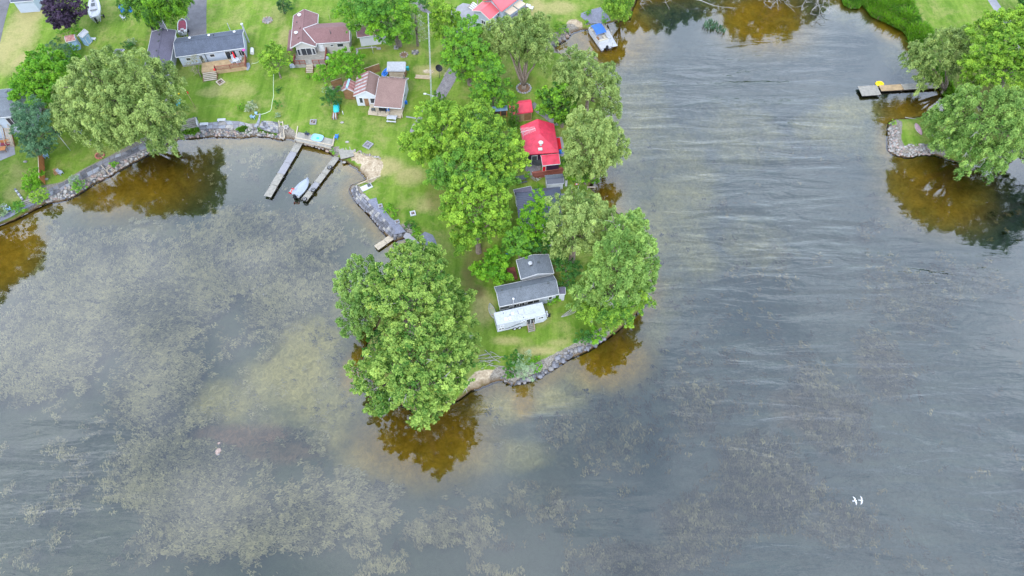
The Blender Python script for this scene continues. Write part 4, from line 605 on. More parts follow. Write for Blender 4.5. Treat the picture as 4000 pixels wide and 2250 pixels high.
tree('willow', 'lower light green willow hanging over the grass islet at the right', (3830, 560), [(3720, 415, 9, 40), (3790, 390, 11, 58), (3870, 400, 12, 62), (3960, 410, 13, 66), (3690, 470, 7, 40), (3640, 455, 5, 26), (3750, 480, 8, 54), (3840, 500, 10, 64), (3930, 510, 11, 66), (4020, 480, 9, 60), (3640, 510, 3, 22), (3710, 545, 5.5, 40), (3790, 580, 7, 52), (3890, 600, 8, 54), (3770, 640, 5, 36), (3845, 660, 3, 34), (3660, 575, 2.6, 22), (3900, 650, 3, 28), (3980, 580, 5, 50), (3620, 470, 3, 18)], G_WILY, trunk=.6, dead=14, **WK)
for i, (u, v, lob) in enumerate([(4180, 420, [(4120, 250, 14, 80), (4200, 230, 15, 90), (4150, 340, 15, 90), (4250, 330, 14, 80)]), (4260, 620, [(4150, 470, 13, 90), (4240, 450, 14, 90), (4160, 560, 10, 80), (4280, 540, 12, 90)]), (4450, 580, [(4400, 380, 14, 90), (4460, 420, 13, 90), (4380, 480, 12, 80), (4300, 330, 13, 80)])]):
    tree('maple', ('upper one of three big maples just beyond the right edge', 'lower one of three big maples just beyond the right edge', 'farthest right of the big maples beyond the right edge')[i], (u, v), lob, G_MAP, group='bank trees right of the frame', trunk=.5, leaf=(.55, .4), dens=26)
tree('willow', 'big willow on the left shore just outside the photo', (-250, 840), [(-560, 600, 15, 120), (-430, 650, 13, 110), (-290, 680, 11, 100), (-150, 750, 6, 75), (-330, 760, 10, 90), (-480, 760, 12, 110), (-210, 820, 6, 75), (-140, 830, 3.5, 50)], G_WIL, trunk=.6, leaf=(.55, .3), dens=30)
tree('willow', 'dense weeping bush willow at the water by the top dock', (2432, 65), [(2405, -5, 7, 40), (2440, 20, 5, 36), (2385, 20, 5, 26), (2400, 45, 3, 26), (2440, 52, 2.5, 24), (2380, -30, 6, 30), (2440, -35, 7, 40)], (G_MAP[0], G_YEL[1]), trunk=.3, **WK)
def wtree(name, label, x, y, lob, cols, group=None, **kw):   # trees beyond the top edge, laid out in metres
    global NT
    NT[0] += 1; root = thing(name, label, 'tree', (x, y, .6), 0, group); L = [((x + a, y + b_, z), r_) for a, b_, z, r_ in lob]
    leaf_crown('crown', L, cols, parent=root, origin=(x, y, .6), seed=NT[0], **kw); mb = MB(); mb.tube([(0, 0, -.5), (0, 0, 2), (0, 0, 4)], [.6, .45, .35], 8)
    for a, b_, z, r_ in lob: crook(mb, (0, 0, 3), (a, b_, z - .6), .25, .08, 6)
    mb.build('trunk', M['bark'], root, True); return root
FARL = dict(leaf=(.6, .4), dens=22); q = P(3040, -140)
for i, (u, v, h, r_) in enumerate([(2500, -95, 9, 4.5), (2610, -120, 10, 5), (2740, -140, 9, 4.5), (3010, -150, 14, 5.5), (3120, -130, 13, 5), (3260, -150, 8, 4)]):
    q = P(u, v); wtree('willow', ('first', 'second', 'third', 'fourth', 'fifth', 'sixth')[i] + ' from the left of the shoreline willows just beyond the top edge', q.x, q.y, [(0, 0, h, r_), (-r_ * .8, -1, h * .7, r_ * .8), (r_ * .8, 0, h * .72, r_ * .8), (0, -r_ * .5, h * .5, r_ * .7)], G_WILY, 'shoreline trees beyond the top', droop=.6, **FARL)
def dead_tree(label, u, v, tips):
    p = P(u, v, .5); root = thing('dead_tree', label, 'dead tree', p); mb = MB(); mb.tube([(0, 0, -.6), (0, 0, 1.5)], [.35, .28], 8)
    mb.build('trunk', M['bark'], root, True); mb = MB()
    for tu, tv, tz in tips:
        e = P(tu, tv, tz) - p; pts = crook(mb, (0, 0, 1.2), e, .16, .03, 5, .12, 7)
        for k in range(2, 8):
            for _ in range(3): s = pts[k]; d = Vector((random.uniform(-1, 1), random.uniform(-1.3, .3), random.uniform(-.3, .7))); p2 = crook(mb, s, s + d * random.uniform(.8, 2.0), .045, .015, 4, .12, 3); crook(mb, p2[2], p2[2] + Vector((random.uniform(-1, 1), random.uniform(-1, .3), random.uniform(-.3, .5))) * .8, .02, .008, 3, .1, 2)
    mb.build('branch', M['dead'], root); return root
dead_tree('pale bare branches of a fallen tree reaching over the water at the top', 3035, -62, [(2985, 12, 1.5), (3010, 30, 1.2), (3040, 25, 1.5), (3070, 15, 1.2), (3000, 5, 2.5)])
dead_tree('second bare grey fallen tree at the top right of the first', 3200, -70, [(3130, 40, 1.2), (3165, 55, .8), (3200, 60, .8), (3240, 45, 1), (3215, 25, 2), (3150, 10, 2)])
dead_tree('dark bare branches dipping in the water at the top beside the bush willow', 2560, -60, [(2500, 15, .8), (2600, 10, .8), (2840, 30, .6)])
tree('pine', 'small dark spruce on the lawn above the mauve bungalow', (1112, 52), [(1112, -8, 4.5, 14), (1110, 6, 3.6, 18), (1113, 20, 2.8, 22), (1110, 34, 1.8, 24), (1112, 42, 1, 20)], (G_DK[0], (.06, .14, .05)), trunk=.15, leaf=(.22, .08), dens=110)
tree('maple', 'dark tree at the extreme top right corner', (3975, 30), [(3990, -40, 7, 40), (4030, -10, 7, 50), (4000, 10, 4, 30)], G_DK, trunk=.3, **MK)
for lb, u, v, r_, z, c in [('upper of three bright bushes beside the brown fence', 130, 690, 40, 1.8, G_BRI), ('middle bright bush beside the brown fence', 124, 722, 36, 1.5, G_BRI), ('lowest bright bush by the steps of the left sea wall', 155, 768, 36, 1.5, G_YEL), ('round clipped bush on top of the left sea wall', 72, 812, 25, 1.1, (G_DK[1], G_BRI[1])), ('green bush growing out of the left stone bank', 312, 730, 25, 1.0, (G_DK[1], G_BRI[1])), ('pale fuzzy bush behind the green bush on the left bank', 292, 708, 22, 1.2, G_SIL), ('small bright tuft on the flagstones near the left wooden steps', 446, 645, 10, .5, G_BRI),
  ('pale pebbly round shrub on the central lawn', 980, 420, 24, 1.2, (G_SIL[0], (.50, .52, .36))), ('small bright green bush beside the pale round shrub', 942, 420, 13, .8, G_BRI), ('dark oval bush right of the hose on the lawn', 1084, 410, 16, 1.3, (G_DK[1], G_BRI[0])), ('faded grey bush above the wooden stair', 1086, 452, 11, .7, G_SIL), ('small dark bush beside the lawn hose tree', 1090, 350, 10, .6, G_DK), ('dark green round bush beside the ramp terrace', 1604, 880, 22, 1.1, (G_DK[0], G_BRI[0])), ('bright green bush behind the terrace planter', 1518, 815, 20, .8, G_BRI), ('second bright bush at the terrace edge', 1540, 835, 14, .7, G_BRI),
  ('low bright bush near the ramp top', 1625, 905, 20, .8, G_BRI), ('green bush in front of the slate roofed house wall', 2150, 1180, 20, 1.0, G_BRI), ('small light plant at the corner of the slate roofed house', 2172, 1168, 11, .9, G_BRI), ('dark bush at the corner of the long garage', 500, 180, 20, 1.4, G_DK), ('faded bush on the lawn left of the garage', 515, 165, 16, 1.0, G_SIL), ('low bush left of the purple tree shade', 235, 125, 12, .8, G_BRI), ('small dark round bush by the flower bed', 225, 155, 11, .7, G_DK), ('round green bush on the top dock terrace', 2298, 50, 12, .7, G_BRI), ('small green bush beside the top dock', 2360, 80, 11, .7, G_BRI), ('leafy bush behind the brown stone bank at the top', 2190, 112, 28, 1.6, G_YEL), ('small bush between the stone bank and the top beach', 2288, 88, 8, .5, G_BRI),
  ('bright green bush beside the fallen trellis', 2062, 690, 14, .9, G_BRI), ('low green bush in front of the grey shed', 2105, 735, 14, .6, G_BRI), ('green bush under the stair side of the left house', 75, 535, 22, .9, (G_DK[1], G_YEL[1])), ('low foliage beside the chairs at the left edge', 5, 830, 26, .8, G_SIL), ('bush at the end of the trailer willow on the lawn', 1985, 1465, 14, .6, G_MAP), ('low green tuft on the small dock rocks', 1301, 595, 9, .4, G_BRI), ('yellow green tuft at the north end of the grass islet', 3488, 480, 12, .6, G_YEL), ('small green tuft by the deck barbecue', 1205, 300, 7, .5, G_BRI), ('green hedge plant under the awning of the blue house', 1972, 78, 20, 1.3, G_BRI)]:
    tree('bush', lb, (u, v + r_ * .5), [(u, v - 4, z * .75, r_ * .8), (u - r_ * .35, v + r_ * .15, z * .45, r_ * .6), (u + r_ * .38, v + r_ * .1, z * .5, r_ * .58), (u, v + r_ * .3, z * .3, r_ * .6)], c, trunk=.06, cat='bush', crown='foliage', leaf=(.2, .12), dens=105, clump=.7)
tree('shrub', 'dry pale tree-like shrub at the stair side of the blue grey bungalow', (785, 300), [(755, 240, 2.2, 22), (775, 260, 1.6, 24), (750, 265, 1.4, 22), (765, 285, .9, 20), (785, 240, 2, 16)], ((.2, .2, .09), (.42, .38, .24)), trunk=.1, cat='shrub', leaf=(.22, .05), dens=60, holes=.3)
# reed bank and grass tufts: too many stems to count
def blades(name, label, polyps, n, h, cols, z0=None, cat='reeds', lean=.35):
    us = [p[0] for p in polyps]; vs = [p[1] for p in polyps]; X = []
    k = len(polyps)
    while len(X) < n:
        u, v = random.uniform(min(us), max(us)), random.uniform(min(vs), max(vs)); c = False
        for i in range(k):
            (x1, y1), (x2, y2) = polyps[i], polyps[(i + 1) % k]
            if (y1 > v) != (y2 > v) and u < (x2 - x1) * (v - y1) / (y2 - y1) + x1: c = not c
        if c: p = P(u, v, .6); X.append((p.x, p.y))
    X = np.array(X); cl = vnoise(X[:, 0], X[:, 1], 2.0, 41); X = X + rng.normal(0, .1, X.shape); z = np.maximum(height(X[:, 0], X[:, 1]), -.05) if z0 is None else np.full(n, z0)
    ang = rng.uniform(0, 6.28, n); hh = h * rng.uniform(.5, 1.2, n) * (.6 + .8 * cl); wd = .09; base = np.stack([X[:, 0], X[:, 1], z], 1); s = np.stack([np.cos(ang), np.sin(ang), ang * 0], 1) * wd; l = rng.normal(0, lean, (n, 2)) + np.array([-.15, -.2]); tip = base + np.stack([l[:, 0] * hh, l[:, 1] * hh, hh], 1); midp = base * .45 + tip * .55 + np.array([0, 0, .12 * h])
    V = np.stack([base - s, base + s, midp + s * .8, tip, midp - s * .8], 1).reshape(-1, 3); F = np.arange(n * 5).reshape(n, 5); kk = np.clip(rng.normal(.45, .2, n) + (cl - .5) * .9, 0, 1)[:, None]
    col = np.array(cols[0]) * (1 - kk) + np.array(cols[1]) * kk; dr = rng.random(n) < .06; col[dr] = np.array([.28, .24, .12])
    return tag(link_mesh(name, tri_mesh(name, V, F, [M['leaf']], col)), label, cat, kind='stuff')
blades('reeds', 'dense bright green reed bank along the top right shore', [(3372, -40), (3372, 8), (3410, 55), (3485, 88), (3540, 118), (3562, 170), (3590, 215), (3625, 230), (3650, 200), (3640, 150), (3590, 90), (3560, 40), (3530, -40)], 26000, 1.3, (G_DK[1], G_BRI[1]))
blades('reeds', 'clump of reeds standing in the water at the top', [(2748, 90), (2770, 72), (2800, 75), (2830, 100), (2838, 118), (2790, 112), (2760, 108)], 170, 1.1, ((.07, .15, .08), (.14, .25, .14)), z0=-.2, lean=.25)
blades('reeds', 'reed tuft at the water left of the reed bank', [(3292, -20), (3298, 10), (3330, 24), (3358, 24), (3360, -20)], 2600, 1.1, (G_DK[1], G_BRI[1]))
blades('grass_tufts', 'green tufts growing between the stones of the middle bank', [(715, 522), (740, 512), (780, 508), (785, 516), (745, 524)], 1500, .4, (G_MAP[0], G_BRI[1]))
blades('grass_tufts', 'green tufts on the upper edge of the middle stone bank', [(925, 512), (960, 500), (985, 508), (975, 520), (940, 516)], 1300, .4, (G_MAP[0], G_BRI[1]))
blades('grass_tufts', 'green strip between cobble patio and stone bank', [(1010, 506), (1085, 520), (1082, 528), (1015, 515)], 1000, .35, (G_MAP[0], G_BRI[1]))
blades('grass_tufts', 'long grass on the bank north of the grass islet', [(3590, 235), (3640, 225), (3700, 300), (3720, 360), (3760, 380), (3740, 440), (3690, 440), (3705, 400), (3690, 350), (3640, 310)], 6000, .6, (G_DK[1], G_BRI[1]))
print('leaves', LEAFN[0])
# ------------------------------------------------------------------ buildings
class Bld: pass
def building(name, label, cat, FL, FR, B, eave, rise, ridge='x', rm='roof_slate', wm='siding_white', trim='white', rf=.5, hipf=0, hipb=0, hipl=0, hipr=0, ins=(.35, .35, .35, .35), base=0.0, group=None, back='R', gut=True, x0cut=0.0, roofs=True):
    """FL, FR, B: surveyed eave corners; eave: eave height above the lawn"""
    z = LZ + eave; a, b_, c = P(*FL, z), P(*FR, z), P(*B, z); X = (b_ - a); X.z = 0; W = X.length; X.normalize(); Y = Vector((-X.y, X.x, 0)); Dp = (c - a).dot(Y); o = Bld(); o.W, o.D, o.e, o.r = W, Dp, eave, rise
    root = thing(name, label, cat, (a.x, a.y, LZ), math.atan2(X.y, X.x), group); o.root = root; o.ins = ins; i0, i1, i2, i3 = ins   # front, right, back, left
    th = .16; mb = MB()
    if ridge == 'x':
        ry = Dp * rf; pts = [(0, 0, eave), (W, 0, eave), (W, Dp, eave), (0, Dp, eave), (hipl, ry, eave + rise), (W - hipr, ry, eave + rise)]; F = [(0, 1, 5, 4), (2, 3, 4, 5), (1, 2, 5), (3, 0, 4)]; gb = [(2, hipr), (3, hipl)]
    else:
        rx = W * rf; pts = [(0, 0, eave), (W, 0, eave), (W, Dp, eave), (0, Dp, eave), (rx, hipf, eave + rise), (rx, Dp - hipb, eave + rise)]; F = [(3, 0, 4, 5), (1, 2, 5, 4), (0, 1, 4), (2, 3, 5)]; gb = [(2, hipf), (3, hipb)]
    fs = [F[0], F[1]] + [F[k] for k, h in gb if h > 0]; top = [Vector(p) + Vector((0, 0, th)) for p in pts]
    for k, f in enumerate(fs):
        n = len(f); mb.add([top[i] for i in f] + [Vector(pts[i]) for i in f], [tuple(range(n)), tuple(range(2 * n - 1, n - 1, -1))] + [(j, n + j, n + (j + 1) % n, (j + 1) % n) for j in range(n)])
    if roofs: o.roof = mb.build('roof', M[rm], root)
    # ridge cap
    if ridge == 'x' or ridge == 'y':
        a_, b__ = Vector(pts[4]) + Vector((0, 0, th + .02)), Vector(pts[5]) + Vector((0, 0, th + .02)); MB().beam(a_, b__, .22, .05).build('ridge_cap', M[rm], root)
    # walls with gables
    x0, x1, y0, y1 = i3, W - i1, i0, Dp - i2
    def rh(x, y):
        if ridge == 'x': h = eave + rise * min(y / (Dp * rf), (Dp - y) / (Dp * (1 - rf)))
        else: h = eave + rise * min(x / (W * rf), (W - x) / (W * (1 - rf)))
        if ridge == 'x': h = min(h, eave + rise * (x / hipl if hipl else 9), eave + rise * ((W - x) / hipr if hipr else 9))
        else: h = min(h, eave + rise * (y / hipf if hipf else 9), eave + rise * ((Dp - y) / hipb if hipb else 9))
        return h - .03
    ring = [(x0, y0), (x1, y0), (x1, y1), (x0, y1)]
    if ridge == 'x': ring = [(x0, y0), (x1, y0), (x1, Dp * rf), (x1, y1), (x0, y1), (x0, Dp * rf)]
    else: ring = [(x0, y0), (W * rf, y0), (x1, y0), (x1, y1), (W * rf, y1), (x0, y1)]
    n = len(ring); vs = [(x, y, base - .1) for x, y in ring] + [(x, y, rh(x, y)) for x, y in ring]
    MB().add(vs, [(i, (i + 1) % n, n + (i + 1) % n, n + i) for i in range(n)]).build('wall', M[wm], root)
    if gut:
        if ridge == 'x': gs_ = [(0, W, -.09, 0), (0, W, Dp, Dp + .09)]
        else: gs_ = [(-.09, 0, 0, Dp), (W, W + .09, 0, Dp)]
        for q in gs_: MB().bx(*q, eave + .0, eave + .11).build('gutter', M[trim], root)
        def rake(p, q): MB().beam(Vector(p) + Vector((0, 0, th * .5)), Vector(q) + Vector((0, 0, th * .5)), .045, th + .05).build('fascia', M[trim], root)
        if ridge == 'x':
            for yy in (0, Dp):
                if not hipl: rake((-.03, yy, eave), (-.03, Dp * rf, eave + rise))
                if not hipr: rake((W + .03, yy, eave), (W + .03, Dp * rf, eave + rise))
        else:
            for xx in (0, W):
                if not hipf: rake((xx, -.03, eave), (W * rf, -.03, eave + rise))
                if not hipb: rake((xx, Dp + .03, eave), (W * rf, Dp + .03, eave + rise))
    o.rh = rh; o.th = th; o.z_at = lambda x, y: rh(x, y) + .03 + th; return o
def opening(o, x, z, w_, h, face='front', kind='window', frame='white', pane='glass', div=1, name=None):
    """x along the face from its left end, seen from outside"""
    i0, i1, i2, i3 = o.ins
    if face == 'front': org, dx, nn_ = Vector((0, i0, 0)), Vector((1, 0, 0)), Vector((0, -1, 0))
    elif face == 'right': org, dx, nn_ = Vector((o.W - i1, 0, 0)), Vector((0, 1, 0)), Vector((1, 0, 0))
    elif face == 'left': org, dx, nn_ = Vector((i3, o.D, 0)), Vector((0, -1, 0)), Vector((-1, 0, 0))
    r = math.atan2(dx.y, dx.x); c = org + dx * x + Vector((0, 0, z + h / 2)); fw = .09
    fr = MB()
    for sx in (-1, 1): fr.box((sx * (w_ / 2 + fw / 2), -.03, 0), (fw, .1, h + 2 * fw))
    for sz in (-1, 1): fr.box((0, -.03, sz * (h / 2 + fw / 2)), (w_, .1, fw))
    for k in range(1, div): fr.box((-w_ / 2 + w_ * k / div, -.02, 0), (.07, .06, h))
    f = fr.build(name or kind, M[frame], o.root); f.location = c; f.rotation_euler = (0, 0, r)
    p = MB().box((0, 0, 0), (w_, .04, h)).build('door_leaf' if kind == 'door' else 'pane', M[pane], f); p.location = (0, .0, 0)
    return f
def on_roof(o, name, x, y, kind='vent', m='white', s=.35, h=.35):
    z = o.z_at(x, y); mb = MB()
    if kind == 'vent': mb.cyl((x, y, z - .1), s * .45, h, 10); mb.cyl((x, y, z - .1 + h), s * .8, .1, 12, s * .5)
    elif kind == 'box': mb.box((x, y, z + h / 2 - .05), (s, s, h), taper=.9)
    elif kind == 'pipe': mb.cyl((x, y, z - .1), s * .25, h, 8)
    return mb.build(name, M[m], o.root)
def stack(o, name, m, mb): return mb.build(name, M[m], o.root)

# A: blue grey bungalow -----------------------------------------------------------
A = building('bungalow', 'long bungalow with slate blue roof and pale blue siding above the central lawn', 'house', (687, 225), (956, 188), (945, 117), 2.7, 1.15, rm='roof_slate', wm='siding_blue')
W = A.W
opening(A, W * .15, 1.35, .75, .6); opening(A, W * .335, .3, .55, 1.75, kind='door', pane='grey_dark'); opening(A, W * .50, 1.45, .8, .6); opening(A, W * .765, .1, 1.9, 2.1, div=2, name='patio_door'); opening(A, W * .865, .75, .5, 1.3, pane='siding_blue'); opening(A, W * .92, .75, 1.1, 1.3, div=2)
for x in (.22, .5, .875): on_roof(A, 'roof_vent', W * x, A.D * .72, 'vent')
on_roof(A, 'vent_pipe', W * .57, A.D * .70, 'pipe', 'grey_dark', .4, .5)
stack(A, 'downspout', 'grey_dark', MB().box((W * .405, .22, 1.35), (.1, .1, 2.5))); stack(A, 'chimney_flue', 'metal_pale', MB().cyl((W + .05, A.D - .5, 0), .17, 4.4, 10).cyl((W + .05, A.D - .5, 4.4), .27, .12, 10)); stack(A, 'gas_tank', 'white', MB().tube([(W + .75, .9, .5), (W + .75, 2.2, .5)], .38, 12)); stack(A, 'skirting', 'concrete', MB().bx(.33, W - .33, .33, A.D - .33, -.1, .35))
on_roof(A, 'antenna_mast', W * .8, A.D * .98, 'pipe', 'metal_pale', .25, 2.0)
# B: mauve roofed bungalow
B1 = building('bungalow', 'L shaped bungalow with mauve shingle roof and beige siding', 'house', (1135, 190), (1234, 184), (1241, 58), 2.9, 1.35, ridge='y', rm='roof_mauve', wm='siding_beige', ins=(.35, .35, .35, .95))
opening(B1, B1.W * .56, .55, 2.3, 1.9, div=2, name='patio_door'); opening(B1, B1.W * .28, .9, .65, 1.4); opening(B1, B1.W * .84, .9, .6, 1.4)
for x, y, k, m_, s in ((.30, .88, 'vent', 'white', .5), (.22, .36, 'vent', 'white', .5), (.20, .70, 'pipe', 'grey_dark', .35), (.37, .45, 'box', 'roof_mauve', .3), (.35, .16, 'box', 'roof_mauve', .3)): on_roof(B1, 'roof_vent', B1.W * x, B1.D * y, k, m_, s)
stack(B1, 'gas_tank', 'white', MB().tube([(-.55, B1.D * .5, .55), (-.55, B1.D * .72, .55)], .42, 12)); stack(B1, 'side_porch_roof', 'roof_mauve', MB().beam((-.35, B1.D * .02, 2.2), (-.35, B1.D * .66, 2.2), 1.1, .12)); stack(B1, 'side_porch_post', 'wood_red', MB().bx(-.85, -.75, .2, .3, 0, 2.2).bx(-.85, -.75, B1.D * .6, B1.D * .6 + .1, 0, 2.2))
# wing, built in B1's own frame
wl = B1.root; iv = Matrix.Rotation(-wl.rotation_euler[2], 3, 'Z'); zE = LZ + 2.9
wfl = iv @ (P(1235, 172, zE) - wl.location); wfr = iv @ (P(1367, 163.5, zE) - wl.location); wbr = iv @ (P(1366, 88, zE) - wl.location); ya, yb = (wfl.y + wfr.y) / 2, wbr.y; xa, xb = B1.W * .5, wfr.x; rr = 1.3; th = .16; mb = MB(); ym = (ya + yb) / 2
for f in ([(B1.W - .1, ya, 2.9), (xb, ya, 2.9), (xb, ym, 2.9 + rr), (xa + .1, ym, 2.9 + rr)], [(xb, yb, 2.9), (B1.W - .1, yb, 2.9), (xa + .1, ym, 2.9 + rr), (xb, ym, 2.9 + rr)]):
    mb.add([(p[0], p[1], p[2] + th + .02) for p in f] + f, [(0, 1, 2, 3), (7, 6, 5, 4), (0, 4, 5, 1), (1, 5, 6, 2), (2, 6, 7, 3), (3, 7, 4, 0)])
mb.build('wing_roof', M['roof_mauve'], wl)
mb = MB(); ring = [(B1.W - .4, ya + .35), (xb - .35, ya + .35), (xb - .35, ym), (xb - .35, yb - .35), (B1.W - .4, yb - .35)]; hh = [3.05, 3.05, 2.9 + rr - .05, 3.05, 3.05]
mb.add([(x, y, -.1) for x, y in ring] + [(ring[i][0], ring[i][1], hh[i]) for i in range(5)], [(i, i + 1, 6 + i, 5 + i) for i in range(4)]); mb.build('wing_wall', M['siding_beige'], wl)
mb = MB(); mb.bx(B1.W, xb, ya - .09, ya, 2.9, 3.03); mb.beam((xb + .03, ya, 3.0), (xb + .03, ym, 4.3), .06, .24); mb.beam((xb + .03, yb, 3.0), (xb + .03, ym, 4.3), .06, .24); mb.build('wing_fascia', M['white'], wl)
mb = MB(); mb.beam((B1.W - .1, ya, 3.12), (xa + .1, ym, 4.42), .12, .05); mb.beam((B1.W - .1, yb, 3.12), (xa + .1, ym, 4.42), .12, .05); mb.build('valley_flashing', M['white'], wl)
Bw = Bld(); Bw.root = wl; Bw.W, Bw.D, Bw.ins = xb, yb, (ya + .35, .35, .35, .35)
opening(Bw, B1.W + .75, .6, .85, 2.0, kind='door', pane='white'); opening(Bw, B1.W + 2.9, 1.9, .55, .35); opening(Bw, xb - 2.1, 1.6, 1.15, .75)
MB().cyl((B1.W + (xb - B1.W) * .45, ya + 1.6, 3.4), .06, 1.2, 8).build('vent_pipe', M['grey_dark'], wl)
# C: brown cottage
C1 = building('cottage', 'brown roofed cottage with covered porch near the gravel lane', 'house', (1461, 417), (1568, 425), (1600, 308), 2.5, 1.35, rm='roof_brown', wm='siding_white', rf=.76, ins=(2.3, .3, .3, .3))
on_roof(C1, 'roof_vent', C1.W * .35, C1.D * .80, 'vent', 'roof_brown', .35, .25); on_roof(C1, 'roof_vent', C1.W * .6, C1.D * .80, 'vent', 'roof_brown', .35, .25); on_roof(C1, 'roof_vent', C1.W * .82, C1.D * .80, 'vent', 'roof_brown', .35, .25); on_roof(C1, 'vent_pipe', C1.W * .9, C1.D * .86, 'pipe', 'grey_dark', .35, 1.0)
for x in (.1, C1.W * .45, C1.W - .2): stack(C1, 'porch_post', 'wood_pale', MB().box((x + .1, .15, 1.3), (.12, .12, 2.4)))
opening(C1, C1.W * .5, .5, 1.8, 1.5, div=2); opening(C1, C1.W * .82, .4, .8, 1.9, kind='door', pane='wood_brown'); opening(C1, C1.D * .55, 1.2, .8, .8, face='right')
C2 = building('cottage_wing', 'white gabled wing of the brown cottage with striped metal roof', 'house', (1382, 377), (1470, 378), (1466, 300), 2.6, 1.3, ridge='y', rm='roof_brown', wm='siding_white', rf=.58, ins=(.25, .25, .25, .25))
opening(C2, C2.W * .27, .75, .55, 1.3); opening(C2, C2.W * .5, .0, .85, 1.95, kind='door', pane='wood_brown'); opening(C2, C2.W * .8, .75, .95, 1.2)
rx = C2.W * .58
for k in range(11):
    y0, y1 = C2.D * k / 11, C2.D * (k + .94) / 11; a = Vector((-.06, 0, 2.58 + .19)); b_ = Vector((rx, 0, 3.9 + .19)); mb = MB(); mb.add([(a.x, y0, a.z), (a.x, y1, a.z), (b_.x, y1, b_.z), (b_.x, y0, b_.z), (a.x, y0, a.z + .05), (a.x, y1, a.z + .05), (b_.x, y1, b_.z + .05), (b_.x, y0, b_.z + .05)], [(4, 7, 6, 5), (0, 4, 5, 1), (1, 5, 6, 2), (2, 6, 7, 3), (3, 7, 4, 0)]); mb.build('roof_panel', M['metal_rust' if k % 2 else 'metal_rust2'], C2.root)
# small shed beside it
S1 = building('garden_shed', 'small brown shed with red striped metal roof left of the cottage', 'shed', (1336, 356), (1383, 360), (1392, 326), 2.1, .75, ridge='y', rm='metal_rust2', wm='wood_brown', trim='white_dirty', rf=.47, ins=(.15, .15, .15, .15))
for sd_ in (0, 1):
    for k in range(6):
        y0, y1 = S1.D * k / 6, S1.D * (k + .9) / 6; ax, bx_ = (0, S1.W * .47) if not sd_ else (S1.W, S1.W * .47); mb = MB(); v_ = [(ax, y0, 2.1 + .19), (ax, y1, 2.29), (bx_, y1, 3.04), (bx_, y0, 3.04)]; mb.add(v_ + [(p[0], p[1], p[2] + .05) for p in v_], [(4, 7, 6, 5) if not sd_ else (4, 5, 6, 7), (0, 4, 5, 1), (1, 5, 6, 2), (2, 6, 7, 3), (3, 7, 4, 0)]); mb.build('roof_panel', M['metal_rust2' if k % 2 else 'roof_red_old'], S1.root)
stack(S1, 'ridge_flashing', 'blue_pale', MB().beam((S1.W * .47, 0, 3.12), (S1.W * .47, S1.D, 3.12), .4, .05)); opening(S1, S1.W * .5, 0, .8, 1.7, kind='door', frame='wood_brown', pane='wood_brown')
# lean-to with kayaks
S2 = building('lean_to', 'open wood shelter with corrugated pale metal roof behind the cottage', 'shed', (1512, 279), (1583, 279), (1583, 252), 1.9, .5, rm='metal_pale', wm='wood_brown', trim='white_dirty', rf=.95, ins=(.5, .1, .1, .1))
for k in range(12):
    x0 = S2.W * k / 12; mb = MB(); y1 = S2.D * .95; mb.add([(x0 + .03, -.05, 2.09), (x0 + S2.W / 12 - .06, -.05, 2.09), (x0 + S2.W / 12 - .06, y1, 2.59), (x0 + .03, y1, 2.59), (x0 + .03, -.05, 2.14), (x0 + S2.W / 12 - .06, -.05, 2.14), (x0 + S2.W / 12 - .06, y1, 2.64), (x0 + .03, y1, 2.64)], [(4, 5, 6, 7), (0, 1, 5, 4), (1, 2, 6, 5), (3, 0, 4, 7)]); mb.build('roof_panel', M['metal_pale'], S2.root)
for z in (.35, .8, 1.25): stack(S2, 'shelf', 'wood_pale', MB().bx(.3, S2.W - .3, .02, .42, z, z + .07))
# D: garage behind the big maple
Dg = building('garage', 'white garage with brown roof half hidden by the silver maple', 'garage', (1396, 148), (1510, 134), (1506, 84), 2.5, 1.0, rm='roof_mauve', wm='siding_white')
# E: red roofed blue house, top
E2 = building('house', 'large red roofed blue house cut by the top edge of the photo', 'house', (1886, 4), (1958, 46), (2050, -26), 3.6, 1.6, ridge='y', rm='roof_red_pale', wm='siding_blue', trim='roof_red_pale')
E1 = building('house_wing', 'pale blue gabled wing with faded red roof beside the paved yard', 'house', (1843, 44), (1913, 80), (1958, 48), 3.0, 1.0, ridge='y', rm='roof_red_pale', wm='siding_blue', trim='white')
opening(E1, E1.W * .58, 1.0, .9, .8, div=2); opening(E1, E1.D * .25, 1.2, .8, .8, face='right'); opening(E1, E1.D * .55, 1.2, 1.2, .8, face='right', pane='white_dirty'); opening(E1, E1.D * .82, 1.1, .7, .9, face='right')
# F: long garage
Fg = building('garage', 'long purple grey roofed building partly under the huge willow', 'garage', (553, 325), (653, 317), (618, 126), 2.6, .7, ridge='y', rm='roof_purple', wm='siding_white', rf=.5)
on_roof(Fg, 'roof_vent', Fg.W * .45, Fg.D * .74, 'box', 'grey_dark', .35, .25); on_roof(Fg, 'roof_vent', Fg.W * .42, Fg.D * .88, 'box', 'grey_dark', .35, .25); on_roof(Fg, 'roof_vent', Fg.W * .44, Fg.D * .55, 'box', 'grey_dark', .3, .25)
S3 = building('small_shed', 'dark flat roofed hut just above the huge willow', 'shed', (445, 218), (476, 219), (472, 194), 2.2, .3, rm='roof_purple', wm='siding_white')
S4 = building('small_shed', 'purple grey roofed hut between the maple and the huge willow', 'shed', (285, 290), (340, 285), (330, 255), 2.3, .5, rm='roof_purple', wm='siding_white')
